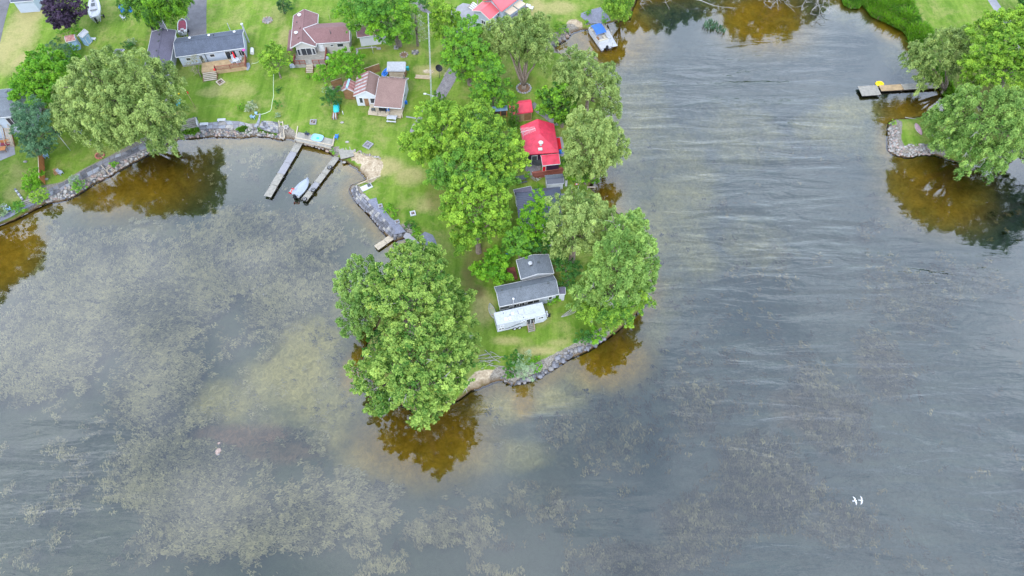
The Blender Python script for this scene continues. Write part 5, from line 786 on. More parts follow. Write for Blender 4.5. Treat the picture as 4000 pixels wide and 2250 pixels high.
# H: left house with deck and stairs
H1 = building('house', 'grey roofed lake house at the left edge with raised deck', 'house', (-170, 478), (78, 453), (74, 345), 5.2, 1.3, rm='roof_grey', wm='siding_blue')
for x, y in ((.72, .8), (.85, .84), (.92, .78)): on_roof(H1, 'roof_vent', H1.W * x, H1.D * y, 'vent', 'roof_grey', .4, .3)
opening(H1, H1.W * .93, 2.7, 1.5, 2.0, div=2); opening(H1, H1.W * .8, 2.7, 1.5, 2.0, div=2); opening(H1, H1.W * .9, .5, 1.5, 1.2, div=2)
H0 = building('house', 'roof edge of a blue house at the very top left', 'house', (42, 11), (131, 4), (125, -60), 2.8, 1.1, rm='roof_slate', wm='siding_blue')
# J: red shed
J1 = building('bunkie', 'tan wooden cabin with bright red gable roof beside the columnar cedars', 'shed', (1996, 449), (2081, 438), (2069, 391), 2.3, .95, rm='roof_red', wm='wood_tan', trim='roof_red', rf=.6, ins=(.25, .2, .25, .2))
opening(J1, J1.W * .78, .1, 1.3, 1.75, kind='door', frame='wood_tan', pane='wood_brown', name='sliding_door')
for k in range(6): stack(J1, 'wall_board', 'wood_tan', MB().box((J1.W * .22 + k * J1.W * .055, .21, 1.05), (J1.W * .05, .05, 2.1)))
S5 = building('open_shelter', 'low shelter with pale blue flat roof on orange posts behind the cedars', 'shed', (1925, 437), (1983, 432), (1981, 418), 1.7, .2, rm='blue_pale', wm='wood_dark', trim='blue_pale', rf=.9, ins=(.5, .2, .1, .2), gut=False)
for x in (.1, S5.W * .5, S5.W - .25): stack(S5, 'post', 'wood_orange', MB().box((x + .08, .12, .8), (.16, .16, 1.6)))
# K: red roofed house
K1 = building('house', 'bright red roofed house with hipped front and big aerial', 'house', (2050, 607), (2181, 597), (2155, 487), 2.8, 1.5, ridge='y', rm='roof_red', wm='siding_dark', trim='roof_red', hipf=3.4)
on_roof(K1, 'chimney_flue', K1.W * .5, K1.D * .22, 'vent', 'white', .55, .7)
stack(K1, 'skylight', 'white', MB().box((K1.W * .47, K1.D * .1, 3.35), (.75, .5, .3))); opening(K1, K1.D * .3, 1.0, 1.2, 1.0, face='right'); opening(K1, K1.W * .3, .2, .9, 1.9, kind='door', pane='grey_dark')
K2 = building('house_extension', 'low red roofed extension with dark front wall and bright red door', 'house', (2119, 648), (2188, 641), (2186, 601), 2.3, .55, rm='roof_red', wm='siding_dark', trim='white', rf=.72, ins=(.2, .15, .1, .15))
opening(K2, .35, 0, .55, 1.9, kind='door', frame='white', pane='red', name='red_door')
# L: grey shed
L1 = building('garden_shed', 'small grey metal shed with blue grey roof between the red house and the dark roof', 'shed', (2135, 722), (2203, 716), (2203, 681), 1.75, .6, rm='roof_dark', wm='white_dirty', trim='metal_pale', rf=.35, ins=(.12, .1, .1, .1))
for k in range(4):
    y0 = L1.D * (.36 + .16 * k); z0 = L1.z_at(1, y0) + .02; z1 = L1.z_at(1, y0 + L1.D * .145) + .02; mb = MB(); v_ = [(-.04, y0, z0), (L1.W + .04, y0, z0), (L1.W + .04, y0 + L1.D * .145, z1), (-.04, y0 + L1.D * .145, z1)]; mb.add(v_ + [(p[0], p[1], p[2] + .05) for p in v_], [(4, 5, 6, 7), (0, 1, 5, 4), (1, 2, 6, 5), (2, 3, 7, 6), (3, 0, 4, 7)]); mb.build('roof_panel', M['blue_roof'] if 'blue_roof' in M else M['roof_grey'], L1.root)
# M: dark metal roof
M1 = building('house', 'dark blue metal roofed house hidden among maples on the peninsula', 'house', (2028, 868), (2208, 852), (2184, 733), 2.7, 1.4, rm='roof_dark', wm='siding_white', trim='roof_dark', rf=.72, hipr=3.4)
nrow = 15; ry = M1.D * .72
for k in range(nrow):
    f0, f1 = k / nrow, (k + 1) / nrow; z = lambda f: 2.7 + 1.4 * f + .17; xr = lambda f: M1.W - 3.4 * f; mb = MB(); v_ = [(-.02, ry * f0, z(f0) + .07), (xr(f0), ry * f0, z(f0) + .07), (xr(f1), ry * f1, z(f1) + .015), (-.02, ry * f1, z(f1) + .015)]; b4 = [(p[0], p[1], p[2] - .06) for p in v_]; mb.add(v_ + b4, [(0, 1, 2, 3), (0, 4, 5, 1), (1, 5, 6, 2), (3, 7, 4, 0)]); mb.build('roof_tile_row', M['roof_dark'], M1.root)
M2 = building('house_wing', 'flat grey rear wing of the dark metal roofed house', 'house', (2013, 766), (2080, 752), (2075, 729), 3.3, .25, rm='roof_purple', wm='siding_white', trim='white', ins=(.1, .3, .3, .3))
# N: slate house
N1 = building('house', 'slate grey roofed house behind the white trailer', 'house', (1951, 1199), (2183, 1150), (2168, 1074), 2.7, 1.2, rm='roof_grey', wm='siding_grey', trim='white')
W = N1.W
for x, y in ((.1, .60), (.41, .54), (.86, .48)): on_roof(N1, 'roof_vent', W * x, N1.D * y, 'box', 'grey_dark', .38, .2)
opening(N1, W * .095, 1.15, 1.5, .8, pane='grey_dark'); opening(N1, W * .30, 1.0, .85, .85, div=2); opening(N1, W * .385, 1.0, .8, .85, div=2); opening(N1, W * .58, 1.0, 1.9, .85, div=2); opening(N1, W * .87, 1.1, .5, .8)
stack(N1, 'chimney_flue', 'metal_pale', MB().cyl((W * .235, .1, .8), .09, 3.3, 8)); stack(N1, 'flue_cap', 'white', MB().ball((W * .235, .1, 4.2), .2, 8, 5))
N2 = building('house_wing', 'upper block of the slate grey house with low gable roof', 'house', (2036, 1092), (2163, 1069), (2140, 996), 3.25, .7, ridge='y', rm='roof_grey', wm='siding_grey', trim='white', ins=(.3, .3, .3, .3))
on_roof(N2, 'roof_vent', N2.W * .38, N2.D * .52, 'box', 'grey_dark', .4, .22); on_roof(N2, 'roof_vent', N2.W * .62, N2.D * .60, 'box', 'grey_dark', .4, .2); on_roof(N2, 'chimney_flue', N2.W * .36, N2.D * .58, 'vent', 'metal_pale', .45, .5)
N3 = building('side_porch', 'small grey roofed porch at the right end of the slate roofed house', 'porch', (2184, 1150), (2209, 1149), (2206, 1124), 2.2, .15, rm='roof_purple', wm='white_dirty', trim='white', rf=.9, ins=(.1, .1, .1, .05))
# sheds O
O1 = building('garden_shed', 'sky blue shed with worn pink roof half covered by a bush', 'shed', (259, 166), (296, 158), (300, 133), 2.3, .5, rm='roof_red_old', wm='blue_pale', trim='white', rf=.5, ridge='x', ins=(.15, .15, .15, .15)); opening(O1, O1.D * .5, .2, .8, 1.5, face='right', kind='door', frame='white', pane='blue_pale')
O2 = building('garden_shed', 'weathered pale blue shed behind the sky blue one', 'shed', (303, 142), (322, 148), (327, 120), 2.2, .4, rm='metal_pale', wm='blue_pale', trim='white', ridge='y', ins=(.12, .12, .12, .12)); opening(O2, O2.D * .5, .2, .8, 1.5, face='right', kind='door', frame='white', pane='blue_pale')

# ------------------------------------------------------------------ decks and stairs
def deck(label, FL, FR, Bk, h, m='wood_tan', rails=(), rm_='wood_red', steps=None, name='deck', along=True, cat='deck', skirt=True, z0=LZ):
    z = z0 + h; a, b_, c = P(*FL, z), P(*FR, z), P(*Bk, z); X = b_ - a; W = X.length; X.normalize(); Y = Vector((-X.y, X.x, 0)); Dp = (c - a).dot(Y); root = thing(name, label, cat, (a.x, a.y, z0), math.atan2(X.y, X.x)); mb = MB()
    if along:
        n = max(2, int(Dp / .15))
        for i in range(n): mb.bx(0, W, Dp * i / n, Dp * (i + .9) / n, h - .05, h + random.uniform(0, .006))
    else:
        n = max(2, int(W / .15))
        for i in range(n): mb.bx(W * i / n, W * (i + .9) / n, 0, Dp, h - .05, h + random.uniform(0, .006))
    mb.build('planking', M[m], root, kind='stuff'); MB().bx(.06, W - .06, .06, Dp - .06, h - .25, h - .055).build('joist_frame', M['wood_dark'], root)
    if skirt and h > .3: MB().bx(.02, W - .02, .0, .05, -.1, h - .06).build('skirt', M[m], root)
    for x in (.1, W / 2, W - .1):
        for y in (.12, Dp - .15): MB().box((x, y, h / 2 - .15), (.12, .12, h + .1)).build('post', M['wood_brown'], root)
    for (x0, y0, x1, y1) in rails:
        x0, x1, y0, y1 = x0 * W, x1 * W, y0 * Dp, y1 * Dp; r = MB(); L = math.hypot(x1 - x0, y1 - y0); r.beam((x0, y0, h + .95), (x1, y1, h + .95), .12, .06); r.beam((x0, y0, h + .12), (x1, y1, h + .12), .06, .06); n = max(2, int(L / .14))
        for i in range(n + 1): s = i / n; r.box((x0 + (x1 - x0) * s, y0 + (y1 - y0) * s, h + .5), (.04, .04, .85))
        for s in (0, .5, 1): r.box((x0 + (x1 - x0) * s, y0 + (y1 - y0) * s, h + .45), (.11, .11, 1.1))
        r.build('railing', M[rm_], root)
    if steps:
        x0, x1, n = steps[:3]; run = steps[3] if len(steps) > 3 else .3
        for i in range(n): zt = h * (n - i) / (n + 1); MB().bx(x0 * W, x1 * W, -run * (i + 1), -run * i - .02, zt - .06, zt).build('step', M[steps[4] if len(steps) > 4 else m], root)
        MB().bx(x0 * W - .06, x0 * W, -run * n, 0, -.05, h * .5).bx(x1 * W, x1 * W + .06, -run * n, 0, -.05, h * .5).build('stringer', M['wood_brown'], root)
    return root, W, Dp
dk = deck('tan wooden deck with red brown railing on the blue grey bungalow', (787, 283), (962, 259), (957, 222), .9, 'wood_tan', rails=((.32, 0, .98, 0), (1, 0, 1, .95), (.32, 0, .32, .14)), steps=(.02, .32, 5, .33, 'wood_pale'))
deck('pinkish wooden deck with red railings on the mauve roofed bungalow', (1150, 252), (1272, 248), (1272, 200), .85, 'wood_grey', rails=((0, 0, .36, 0), (.6, 0, 1, 0), (1, 0, 1, 1), (0, 0, 0, .55)), steps=(.37, .59, 5, .32, 'wood_pale'))
deck('low wooden porch deck under the brown cottage roof', (1437, 438), (1568, 453), (1579, 420), .45, 'wood_pale', steps=(.01, .99, 1, .35, 'wood_pale'))
deck('high pale deck on the left lake house', (-40, 488), (72, 480), (70, 462), 2.6, 'wood_grey', rails=((0, 0, .7, 0),), rm_='wood_grey')
deck('red stained side deck behind the slate roofed house', (1990, 1092), (2022, 1086), (2018, 1040), .4, 'wood_red')
deck('dark red deck with slatted edge below the red house', (2082, 690), (2216, 668), (2216, 648), .7, 'wood_red', rails=((0, 0, 1, 0),), rm_='wood_red')
deck('grey deck with thin railing beside the awning', (1962, 122), (1990, 108), (1968, 78), .8, 'wood_grey', rails=((0, 0, 1, 0),), rm_='wood_grey')
def stairs(label, top, bot, width, ztop, zbot, n, m='wood_pale', name='stairs', rail=None, cat='stairs'):
    a = P(*top, ztop); b_ = P(*bot, zbot); d = b_ - a; L = Vector((d.x, d.y, 0)).length; root = thing(name, label, cat, (b_.x, b_.y, zbot), math.atan2(-d.x, d.y) + math.pi); H = ztop - zbot
    for i in range(n): s = (i + .5) / n; MB().box((0, L * s, H * s), (width, L / n * .85, .07)).build('step', M[m], root)
    for sx in (-1, 1): MB().beam((sx * width / 2, 0, -.05), (sx * width / 2, L, H - .05), .07, .25).build('stringer', M['wood_brown'], root)
    if rail:
        for sx in rail: r = MB().beam((sx * width / 2, 0, .9), (sx * width / 2, L, H + .9), .07, .07); r.box((sx * width / 2, 0, .4), (.08, .08, 1.0)).box((sx * width / 2, L, H + .4), (.08, .08, 1.0)); r.build('handrail', M[m], root)
    return root
stairs('long wooden staircase from the left house deck down to the patio', (26, 500), (44, 573), 1.3, LZ + 2.5, LZ + .05, 13, rail=(-1, 1))
stairs('small wooden steps up to the glass door of the white trailer', (2071, 1262), (2077, 1296), 1.0, LZ + .95, LZ + .05, 5, 'wood_grey', rail=(-1, 1))
stairs('short pale steps at the left of the blue house', (1858, 12), (1838, 36), 1.5, LZ + .8, LZ + .1, 4, 'white')
stairs('wooden steps going down the left stone bank to the water', (416, 650), (440, 676), 1.2, LZ, .2, 5, 'wood_pale', rail=(-1,))
stairs('wide wooden steps between two bushes on the left sea wall', (118, 775), (125, 795), 3.4, LZ + .35, LZ, 3, 'wood_grey')
# wooden stair frame with rails down to the water in the middle bank
rt = thing('wooden_stair', 'narrow pale framed stairway down the bank right of the cobble patio', 'stairs', P(1098, 500), rot_of(1090, 475, 1110, 475))
L0 = (P(1090, 472, 1) - P(1103, 545, .3)).length
r0 = rt.rotation_euler[2]
def loc_of(root, u, v, z): d = P(u, v, z) - root.location; return Matrix.Rotation(-root.rotation_euler[2], 3, 'Z') @ d
for a, b_ in (((1089, 472), (1097, 540)), ((1104, 474), (1111, 538))): MB().beam(loc_of(rt, *a, 1.25), loc_of(rt, *b_, .35), .14, .14).build('rail', M['wood_pale'], rt)
MB().beam(loc_of(rt, 1096, 540, .35), loc_of(rt, 1112, 537, .35), .16, .14).build('rail', M['wood_pale'], rt)
for k in range(9): s = (k + .5) / 9; a = Vector((1096, 475)).lerp(Vector((1104, 535)), s); MB().box(loc_of(rt, a.x, a.y, 1.05 - .75 * s), (.75, .35, .07)).build('step', M['wood_grey'], rt)

# ------------------------------------------------------------------ docks
def dock(name, label, pts, width, m='wood_grey', secs=1, z=.45, plank=.14, posts=True, frame='wood_dark', cat='dock', gap=.06):
    a, b_ = P(*pts[0], z), P(*pts[1], z); d = b_ - a; L = d.length; root = thing(name, label, cat, (a.x, a.y, 0), math.atan2(d.y, d.x)); sl = L / secs
    for s in range(secs):
        mb = MB(); n = int((sl - gap) / plank); tl = random.uniform(-.02, .02)
        for i in range(n): mb.box((s * sl + (i + .5) * (sl - gap) / n, random.uniform(-.015, .015), z - .02 + random.uniform(-.006, .008) + tl), ((sl - gap) / n * .9, width, .045))
        mb.build('planking', M[m if isinstance(m, str) else m[s % len(m)]], root, kind='stuff')
        MB().bx(s * sl + .02, (s + 1) * sl - gap - .02, -width / 2 + .04, -width / 2 + .11, z - .28, z - .045).bx(s * sl + .02, (s + 1) * sl - gap - .02, width / 2 - .11, width / 2 - .04, z - .28, z - .045).bx(s * sl + .1, (s + 1) * sl - gap - .1, -width / 2 + .11, width / 2 - .11, z - .12, z - .05).build('frame', M[frame], root)
        if posts:
            for sy in (-1, 1): MB().cyl((s * sl + .25, sy * (width / 2 + .0), -1.6), .06, 1.6 + z + .12, 8).build('post', M['wood_dark'], root)
    return root, L
d1, L1_ = dock('dock', 'long straight grey wooden dock on the left of the pair', ((1172, 552), (1044, 768)), 1.35, ['wood_grey', 'concrete', 'concrete', 'wood_grey'], 5, .5)
d2, L2_ = dock('dock', 'narrower weathered dock with tires where the grey covered boat is moored', ((1316, 612), (1186, 783)), 1.15, ['wood_grey', 'wood_grey', 'wood_grey', 'concrete', 'wood_grey'], 5, .5)
dock('dock', 'small reddish brown dock sticking out beside the rock spur', ((1542, 918), (1468, 969)), 1.15, 'wood_pale', 2, .45)
dock('dock', 'grey floating dock where the blue topped pontoon boat is tied', ((2348, 88), (2402, 182)), 1.3, ['wood_grey', 'metal_pale', 'metal_pale'], 3, .5)
dock('dock', 'plank dock walkway at the right reaching under the willow', ((3700, 330), (3437, 344)), 1.5, ['wood_grey', 'wood_grey', 'wood_tan'], 3, .5)
dock('dock_float', 'square grey floating platform at the end of the right dock', ((3434, 351), (3358, 356)), 2.6, 'wood_grey', 1, .55, frame='black')
dock('dock_platform', 'square pale deck platform at the head of the tired dock', ((1378, 590), (1325, 603)), 2.4, 'wood_grey', 1, 1.0, posts=False)
dock('shore_deck', 'brown shore deck holding the blue paddling pool', ((1157, 532), (1302, 562)), 2.1, 'wood_grey', 1, 1.12, frame='wood_pale')
for u0, v0, u1, v1, lb in ((1155, 540, 1163, 493, 'pale timber rail at the left end of the shore deck'), (1300, 566, 1306, 530, 'pale timber rail at the right end of the shore deck'), (1157, 538, 1300, 568, 'long pale timber kerb along the front of the shore deck'), (1396, 720, 1486, 686, 'pale timber edging between beach and grass beside the sea wall')):
    a, b_ = P(u0, v0, 1.2), P(u1, v1, 1.2); rt = thing('timber_rail', lb, 'timber', (a.x, a.y, 1.05)); MB().beam((0, 0, .1), b_ - a + Vector((0, 0, .1)), .16, .18).build('beam', M['wood_pale'], rt)
    for s in (.08, .92): q = (b_ - a) * s; MB().box((q.x, q.y, -.15), (.12, .12, .5)).build('post', M['wood_pale'], rt)
tire0 = None
for i, (u, v, lb) in enumerate(((1190, 780, 'black tire at the far end of the tired dock'), (1224, 744, 'black tire hanging midway on the tired dock'), (1288, 656, 'pale rimmed tire lying near the shore end of the tired dock'))):
    p = P(u, v, .52)
    if not tire0:
        tire0 = thing('tire', lb, 'tire', p, 0, 'tires on the dock'); mb = MB(); nn = 18
        mb.tube([(math.cos(a) * .33, math.sin(a) * .33, .12) for a in [k * 2 * math.pi / nn for k in range(nn + 1)]], .12, 8, False); mb.build('tread', M['rubber'], tire0, True)
        MB().tube([(math.cos(a) * .24, math.sin(a) * .24, .2) for a in [k * 2 * math.pi / nn for k in range(nn + 1)]], .035, 6, False).build('bead', M['metal_pale'], tire0, True)
    else: copy_thing(tire0, p, 0, lb)
# pale poles of the top dock
for u, v, lb in ((2366, 122, 'nearest shore pole of the top dock'), (2386, 145, 'middle pale pole of the top dock'), (2410, 180, 'outer pale pole of the top dock'), (2351, 120, 'dark pole between boat and shore at the top dock'), (2390, 190, 'dark pole at the outer end of the top dock')):
    rt = thing('mooring_pole', lb, 'pole', P(u, v, 0), 0, 'poles along the top dock'); MB().cyl((0, 0, -1), .05, 2.7, 8).build('shaft', M['wood_pale'], rt); MB().cyl((0, 0, 1.7), .065, .06, 8).build('cap', M['white'], rt)
# dock on land edge at the islet
rt = thing('driftwood', 'pale driftwood pole lying at the north edge of the grass islet', 'log', P(3555, 463)); crook(mb := MB(), (-.9, .25, .05), (1.0, -.2, .1), .07, .04); mb.build('log', M['dead'], rt)
# ------------------------------------------------------------------ boats
def hull(L, Bm, H, m, parent, name='hull', bow=.5, transom=.75, n=14, keel=.35, flare=.75, topm=None, double=False, rocker=.15, inside=True, z=0):
    """stern at x=0, bow at x=L"""
    S = []
    for i in range(n + 1):
        s = i / n
        if double: wv = math.sin(math.pi * min(max(s, .001), .999)) ** .75
        else: wv = transom + (1 - transom) * math.sin(min(1, s / .35) * math.pi / 2) if s < .35 else (1 - ((s - .35) / .65) ** (1.6 + bow)) ** .8 if s < 1 else 0
        sh = H * (1 + rocker * abs(s - .4) ** 1.5 * 2); zb = H * .9 * max(0, (s - .75) / .25) ** 2 if not double else H * .5 * abs(2 * s - 1) ** 4; w_ = Bm / 2 * max(wv, .012)
        S.append([(s * L, -w_, z + sh), (s * L, -w_ * .9, z + zb + (sh - zb) * .5), (s * L, -w_ * flare * .7, z + zb + (sh - zb) * .12), (s * L, 0, z + zb), (s * L, w_ * flare * .7, z + zb + (sh - zb) * .12), (s * L, w_ * .9, z + zb + (sh - zb) * .5), (s * L, w_, z + sh)])
    mb = MB(); vs = [p for r in S for p in r]; fs = []
    for i in range(n):
        for k in range(6): a = i * 7 + k; fs.append((a, a + 7, a + 8, a + 1))
    fs.append((0, 1, 2, 3, 4, 5, 6)); mb.add(vs, fs); o = mb.build(name, M[m], parent, True); return S
def deck_surface(S, m, parent, name, lift=.0, crown=.1, i0=0, i1=None, inset=1.0, smooth=True):
    i1 = len(S) - 1 if i1 is None else i1; mb = MB(); vs = []; fs = []
    for i in range(i0, i1 + 1):
        a, b_ = Vector(S[i][0]), Vector(S[i][6])
        for k in range(7): t_ = k / 6; p = a.lerp(b_, .5 + (t_ - .5) * inset); p.z += lift + crown * math.sin(math.pi * t_); vs.append(p)
    for i in range(i1 - i0):
        for k in range(6): a = i * 7 + k; fs.append((a, a + 1, a + 8, a + 7))
    n_ = (i1 - i0) * 7; return mb.add(vs, fs).build(name, M[m], parent, smooth)
def gunwale(S, m, parent, r=.04, name='gunwale'):
    mb = MB(); mb.tube([s[0] for s in S] + [s[6] for s in S[::-1]], r, 6); return mb.build(name, M[m], parent, True)
# sailboat on its trailer
p = P(388, 98, LZ); q = P(383, 16, LZ); rt = thing('sailboat', 'white sailboat without mast parked on the lawn beside the purple tree', 'sailboat', (p.x, p.y, LZ), math.atan2(q.y - p.y, q.x - p.x)); Ls = 7.8
S = hull(Ls, 2.45, 1.15, 'gelcoat', rt, transom=.62, z=.75); deck_surface(S, 'gelcoat', rt, 'deck', 0, .12); gunwale(S, 'metal_pale', rt, .05)
mb = MB(); n = 10; vs = []
for i in range(n + 1):
    s = i / n; x = 2.0 + 3.6 * s; w_ = .78 * (1 - .45 * s ** 2); vs += [(x, -w_, 1.95), (x, -w_ * .82, 2.35 - .2 * s), (x, w_ * .82, 2.35 - .2 * s), (x, w_, 1.95)]
fs = [(i * 4 + k, (i + 1) * 4 + k, (i + 1) * 4 + k + 1, i * 4 + k + 1) for i in range(n) for k in range(3)] + [(0, 1, 2, 3), (n * 4 + 3, n * 4 + 2, n * 4 + 1, n * 4)]; mb.add(vs, fs).build('cabin_top', M['deck_grip'], rt)
MB().box((3.6, 0, 2.34), (1.0, .7, .06)).build('sliding_hatch', M['grey_dark'], rt); MB().box((5.0, 0, 2.22), (.5, .5, .06)).build('fore_hatch', M['glass'], rt); MB().tube([(5.75, -.75, 2.1), (6.0, 0, 2.15), (5.75, .75, 2.1)], .05, 6).build('toe_rail', M['grey_dark'], rt)
MB().box((1.1, 0, 1.93), (1.5, .8, .12)).build('cockpit_sole', M['grey_dark'], rt)
for sy in (-1, 1): MB().box((1.1, sy * .62, 2.05), (1.6, .35, .18)).build('cockpit_bench', M['gelcoat'], rt)
MB().box((-.15, 0, 1.5), (.3, .35, .7)).box((-.3, 0, 1.0), (.18, .15, .8)).build('outboard_motor', M['black'], rt); MB().tube([(7.4, -.3, 1.95), (7.75, 0, 2.5), (7.4, .3, 1.95)], .03, 6).build('bow_pulpit', M['metal_pale'], rt)
tr = MB(); tr.box((3.4, .5, .5), (6.2, .1, .12)).box((3.4, -.5, .5), (6.2, .1, .12)).box((7.3, 0, .5), (2.0, .1, .12)).box((2.2, 0, .55), (.1, 2.0, .1)).box((5.2, 0, .6), (.1, 1.6, .3)); tr.build('trailer_frame', M['metal_pale'], rt)
for sy in (-1, 1): MB().tube([(2.2, sy * 1.0, .33), (2.2, sy * 1.2, .33)], .33, 14).build('wheel', M['rubber'], rt)
# covered runabout with flag
a, b_ = P(1157, 770, .1), P(1208, 706, .1); rt = thing('motorboat', 'small motorboat under a grey cover with outboard and red and white flag', 'boat', (a.x, a.y, -.15), math.atan2(b_.y - a.y, b_.x - a.x)); Lb = (b_ - a).length
S = hull(Lb, 1.95, .85, 'gelcoat', rt, transom=.8); gunwale(S, 'cover_grey', rt, .05); c_ = deck_surface(S, 'cover_grey', rt, 'boat_cover', .02, .35)
MB().box((-.25, 0, .75), (.45, .5, .75), taper=.8).build('outboard_motor', M['black'], rt); MB().box((.25, .1, 1.12), (.7, 1.2, .25), taper=.8).build('cover_hump', M['cover_grey'], rt)
MB().tube([(.5, 0, .9), (.2, .25, 2.6)], .02, 6).build('flag_pole', M['white'], rt)
fl = MB(); base = Vector((.2, .25, 2.55)); dx = Vector((-.75, .35, -.55)); dz = Vector((.12, -.1, -.55))
def quad(mb, o, d, e, s0, s1, t0=0, t1=1, w_=0): n_ = d.cross(e).normalized() * .008; q = [o + d * s0 + e * t0, o + d * s1 + e * t0, o + d * s1 + e * t1, o + d * s0 + e * t1]; mb.add([p + n_ for p in q] + [p - n_ for p in q], [(0, 1, 2, 3), (7, 6, 5, 4), (0, 4, 5, 1), (1, 5, 6, 2), (2, 6, 7, 3), (3, 7, 4, 0)])
dx, dz = Vector((-.85, .45, -.75)), Vector((.3, -.15, -.55))
fw_ = MB(); quad(fw_, base, dx, dz, .25, .75); ff = fw_.build('flag', M['white'], rt); fr_ = MB(); quad(fr_, base, dx, dz, 0, .25); quad(fr_, base, dx, dz, .75, 1); fr_.build('flag_band', M['red'], ff)
def leaf_shape(o, d, e, c0, c1, s): # simple eleven pointed leaf emblem
    pts = [(0, .5), (.1, .28), (.22, .34), (.2, .08), (.38, .12), (.3, -.08), (.42, -.14), (.1, -.3), (.03, -.3), (.03, -.5), (-.03, -.5), (-.03, -.3), (-.1, -.3), (-.42, -.14), (-.3, -.08), (-.38, .12), (-.2, .08), (-.22, .34), (-.1, .28)]
    n_ = d.cross(e).normalized(); mb = MB()
    for sg in (1, -1):
        q = [o + d * (c0 + x * s) + e * (c1 - y * s * 1.6) + n_ * .014 * sg for x, y in pts]; mb.add(q, [tuple(range(len(q)))])
    return mb
leaf_shape(base, dx, dz, .5, .5, .48).build('leaf_emblem', M['red'], ff)
# pontoon boat
a, b_ = P(2380, 190, .4), P(2328, 130, .4); a2, b2 = P(2366, 195, .3), P(2316, 122, .3); rt = thing('pontoon_boat', 'pontoon boat with blue canvas top tied to the top dock', 'boat', (a.x - .55, a.y + .2, 0), math.atan2(b2.y - a2.y, b2.x - a2.x)); Lp = 6.6; Wp = 2.4
for sy in (-1, 1): MB().tube([(0, sy * .85, .1), (Lp - 1, sy * .85, .1), (Lp - .3, sy * .85, .25), (Lp, sy * .85, .4)], [.32, .32, .22, .04], 12).build('pontoon', M['metal_pale'], rt, True)
MB().bx(0, Lp - .3, -Wp / 2, Wp / 2, .45, .55).build('floor', M['deck_grip'], rt); w_ = MB(); w_.bx(1.3, Lp - .5, -Wp / 2 + .03, -Wp / 2 + .1, .55, 1.2).bx(1.3, Lp - .5, Wp / 2 - .1, Wp / 2 - .03, .55, 1.2).bx(Lp - .57, Lp - .5, -Wp / 2 + .1, Wp / 2 - .1, .55, 1.2).bx(1.3, 1.37, -Wp / 2 + .1, Wp / 2 - .1, .55, 1.2); w_.build('side_panels', M['gelcoat'], rt)
MB().bx(1.45, 2.1, -.9, .9, .56, 1.0).bx(1.38, 1.6, -.9, .9, 1.0, 1.35).build('rear_bench', M['beige'], rt); MB().bx(2.2, 3.2, -1.0, -.5, .56, .95).build('side_seat', M['beige'], rt); MB().bx(2.4, 3.1, .5, 1.0, .56, 1.05).build('console', M['wood_brown'], rt); MB().bx(5.2, 5.8, -.95, .95, .56, .95).build('bow_seat', M['beige'], rt)
mb = MB(); n = 8; vs = []
for i in range(n + 1): s = i / n; x = 2.7 + 2.9 * s; zc = 2.35 - .35 * abs(2 * s - 1) ** 3; vs += [(x, -1.12, zc - .12), (x, -.8, zc), (x, .8, zc), (x, 1.12, zc - .12)]
vs2 = [(x, y, z - .03) for x, y, z in vs]; k = len(vs); fs = [(i * 4 + j, (i + 1) * 4 + j, (i + 1) * 4 + j + 1, i * 4 + j + 1) for i in range(n) for j in range(3)]; mb.add(vs + vs2, fs + [tuple(k + q for q in f[::-1]) for f in fs]); mb.build('canvas_top', M['blue_canvas'], rt, True)
for sx in (2.75, 4.1, 5.55): MB().tube([(4.1, -1.12, 1.2), (sx, -1.1, 2.1)], .02, 6).tube([(4.1, 1.12, 1.2), (sx, 1.1, 2.1)], .02, 6).build('canopy_strut', M['metal_pale'], rt)
MB().box((-.2, 0, .75), (.4, .45, .7), taper=.8).box((-.25, 0, .2), (.15, .12, .7)).build('outboard_motor', M['black'], rt); MB().tube([(.3, .8, .55), (.3, .8, 1.2), (.3, .3, 1.2), (.3, .3, .55)], .025, 6).build('boarding_rail', M['metal_pale'], rt)
# maroon covered boat by the drive
a, b_ = P(721, 146, LZ), P(719, 92, LZ); rt = thing('covered_boat', 'open white rimmed boat with maroon floor cover parked beside the paved driveway', 'boat', (a.x, a.y, LZ), math.atan2(b_.y - a.y, b_.x - a.x)); Lm = (b_ - a).length
S = hull(Lm, 1.75, .75, 'gelcoat', rt, transom=.92, bow=3.2, z=.35, flare=1.1); deck_surface(S, 'maroon', rt, 'boat_cover', .01, .04, 2, 12, .88, False); gunwale(S, 'gelcoat', rt, .09)
MB().box((1.0, 0, 1.2), (.55, .6, .12)).build('hatch', M['deck_grip'], rt)
for sy in (-1, 1): MB().box((.45, sy * .55, 1.18), (.6, .5, .2)).build('stern_seat', M['gelcoat'], rt); MB().tube([(1.6, sy * .8, .3), (1.6, sy * .98, .3)], .3, 12).build('wheel', M['rubber'], rt)
MB().box((-.1, 0, 1.1), (.35, .35, .6), taper=.8).build('outboard_motor', M['metal_pale'], rt); MB().box((Lm / 2, 0, .28), (Lm + .8, .1, .1)).build('trailer_frame', M['metal_pale'], rt)
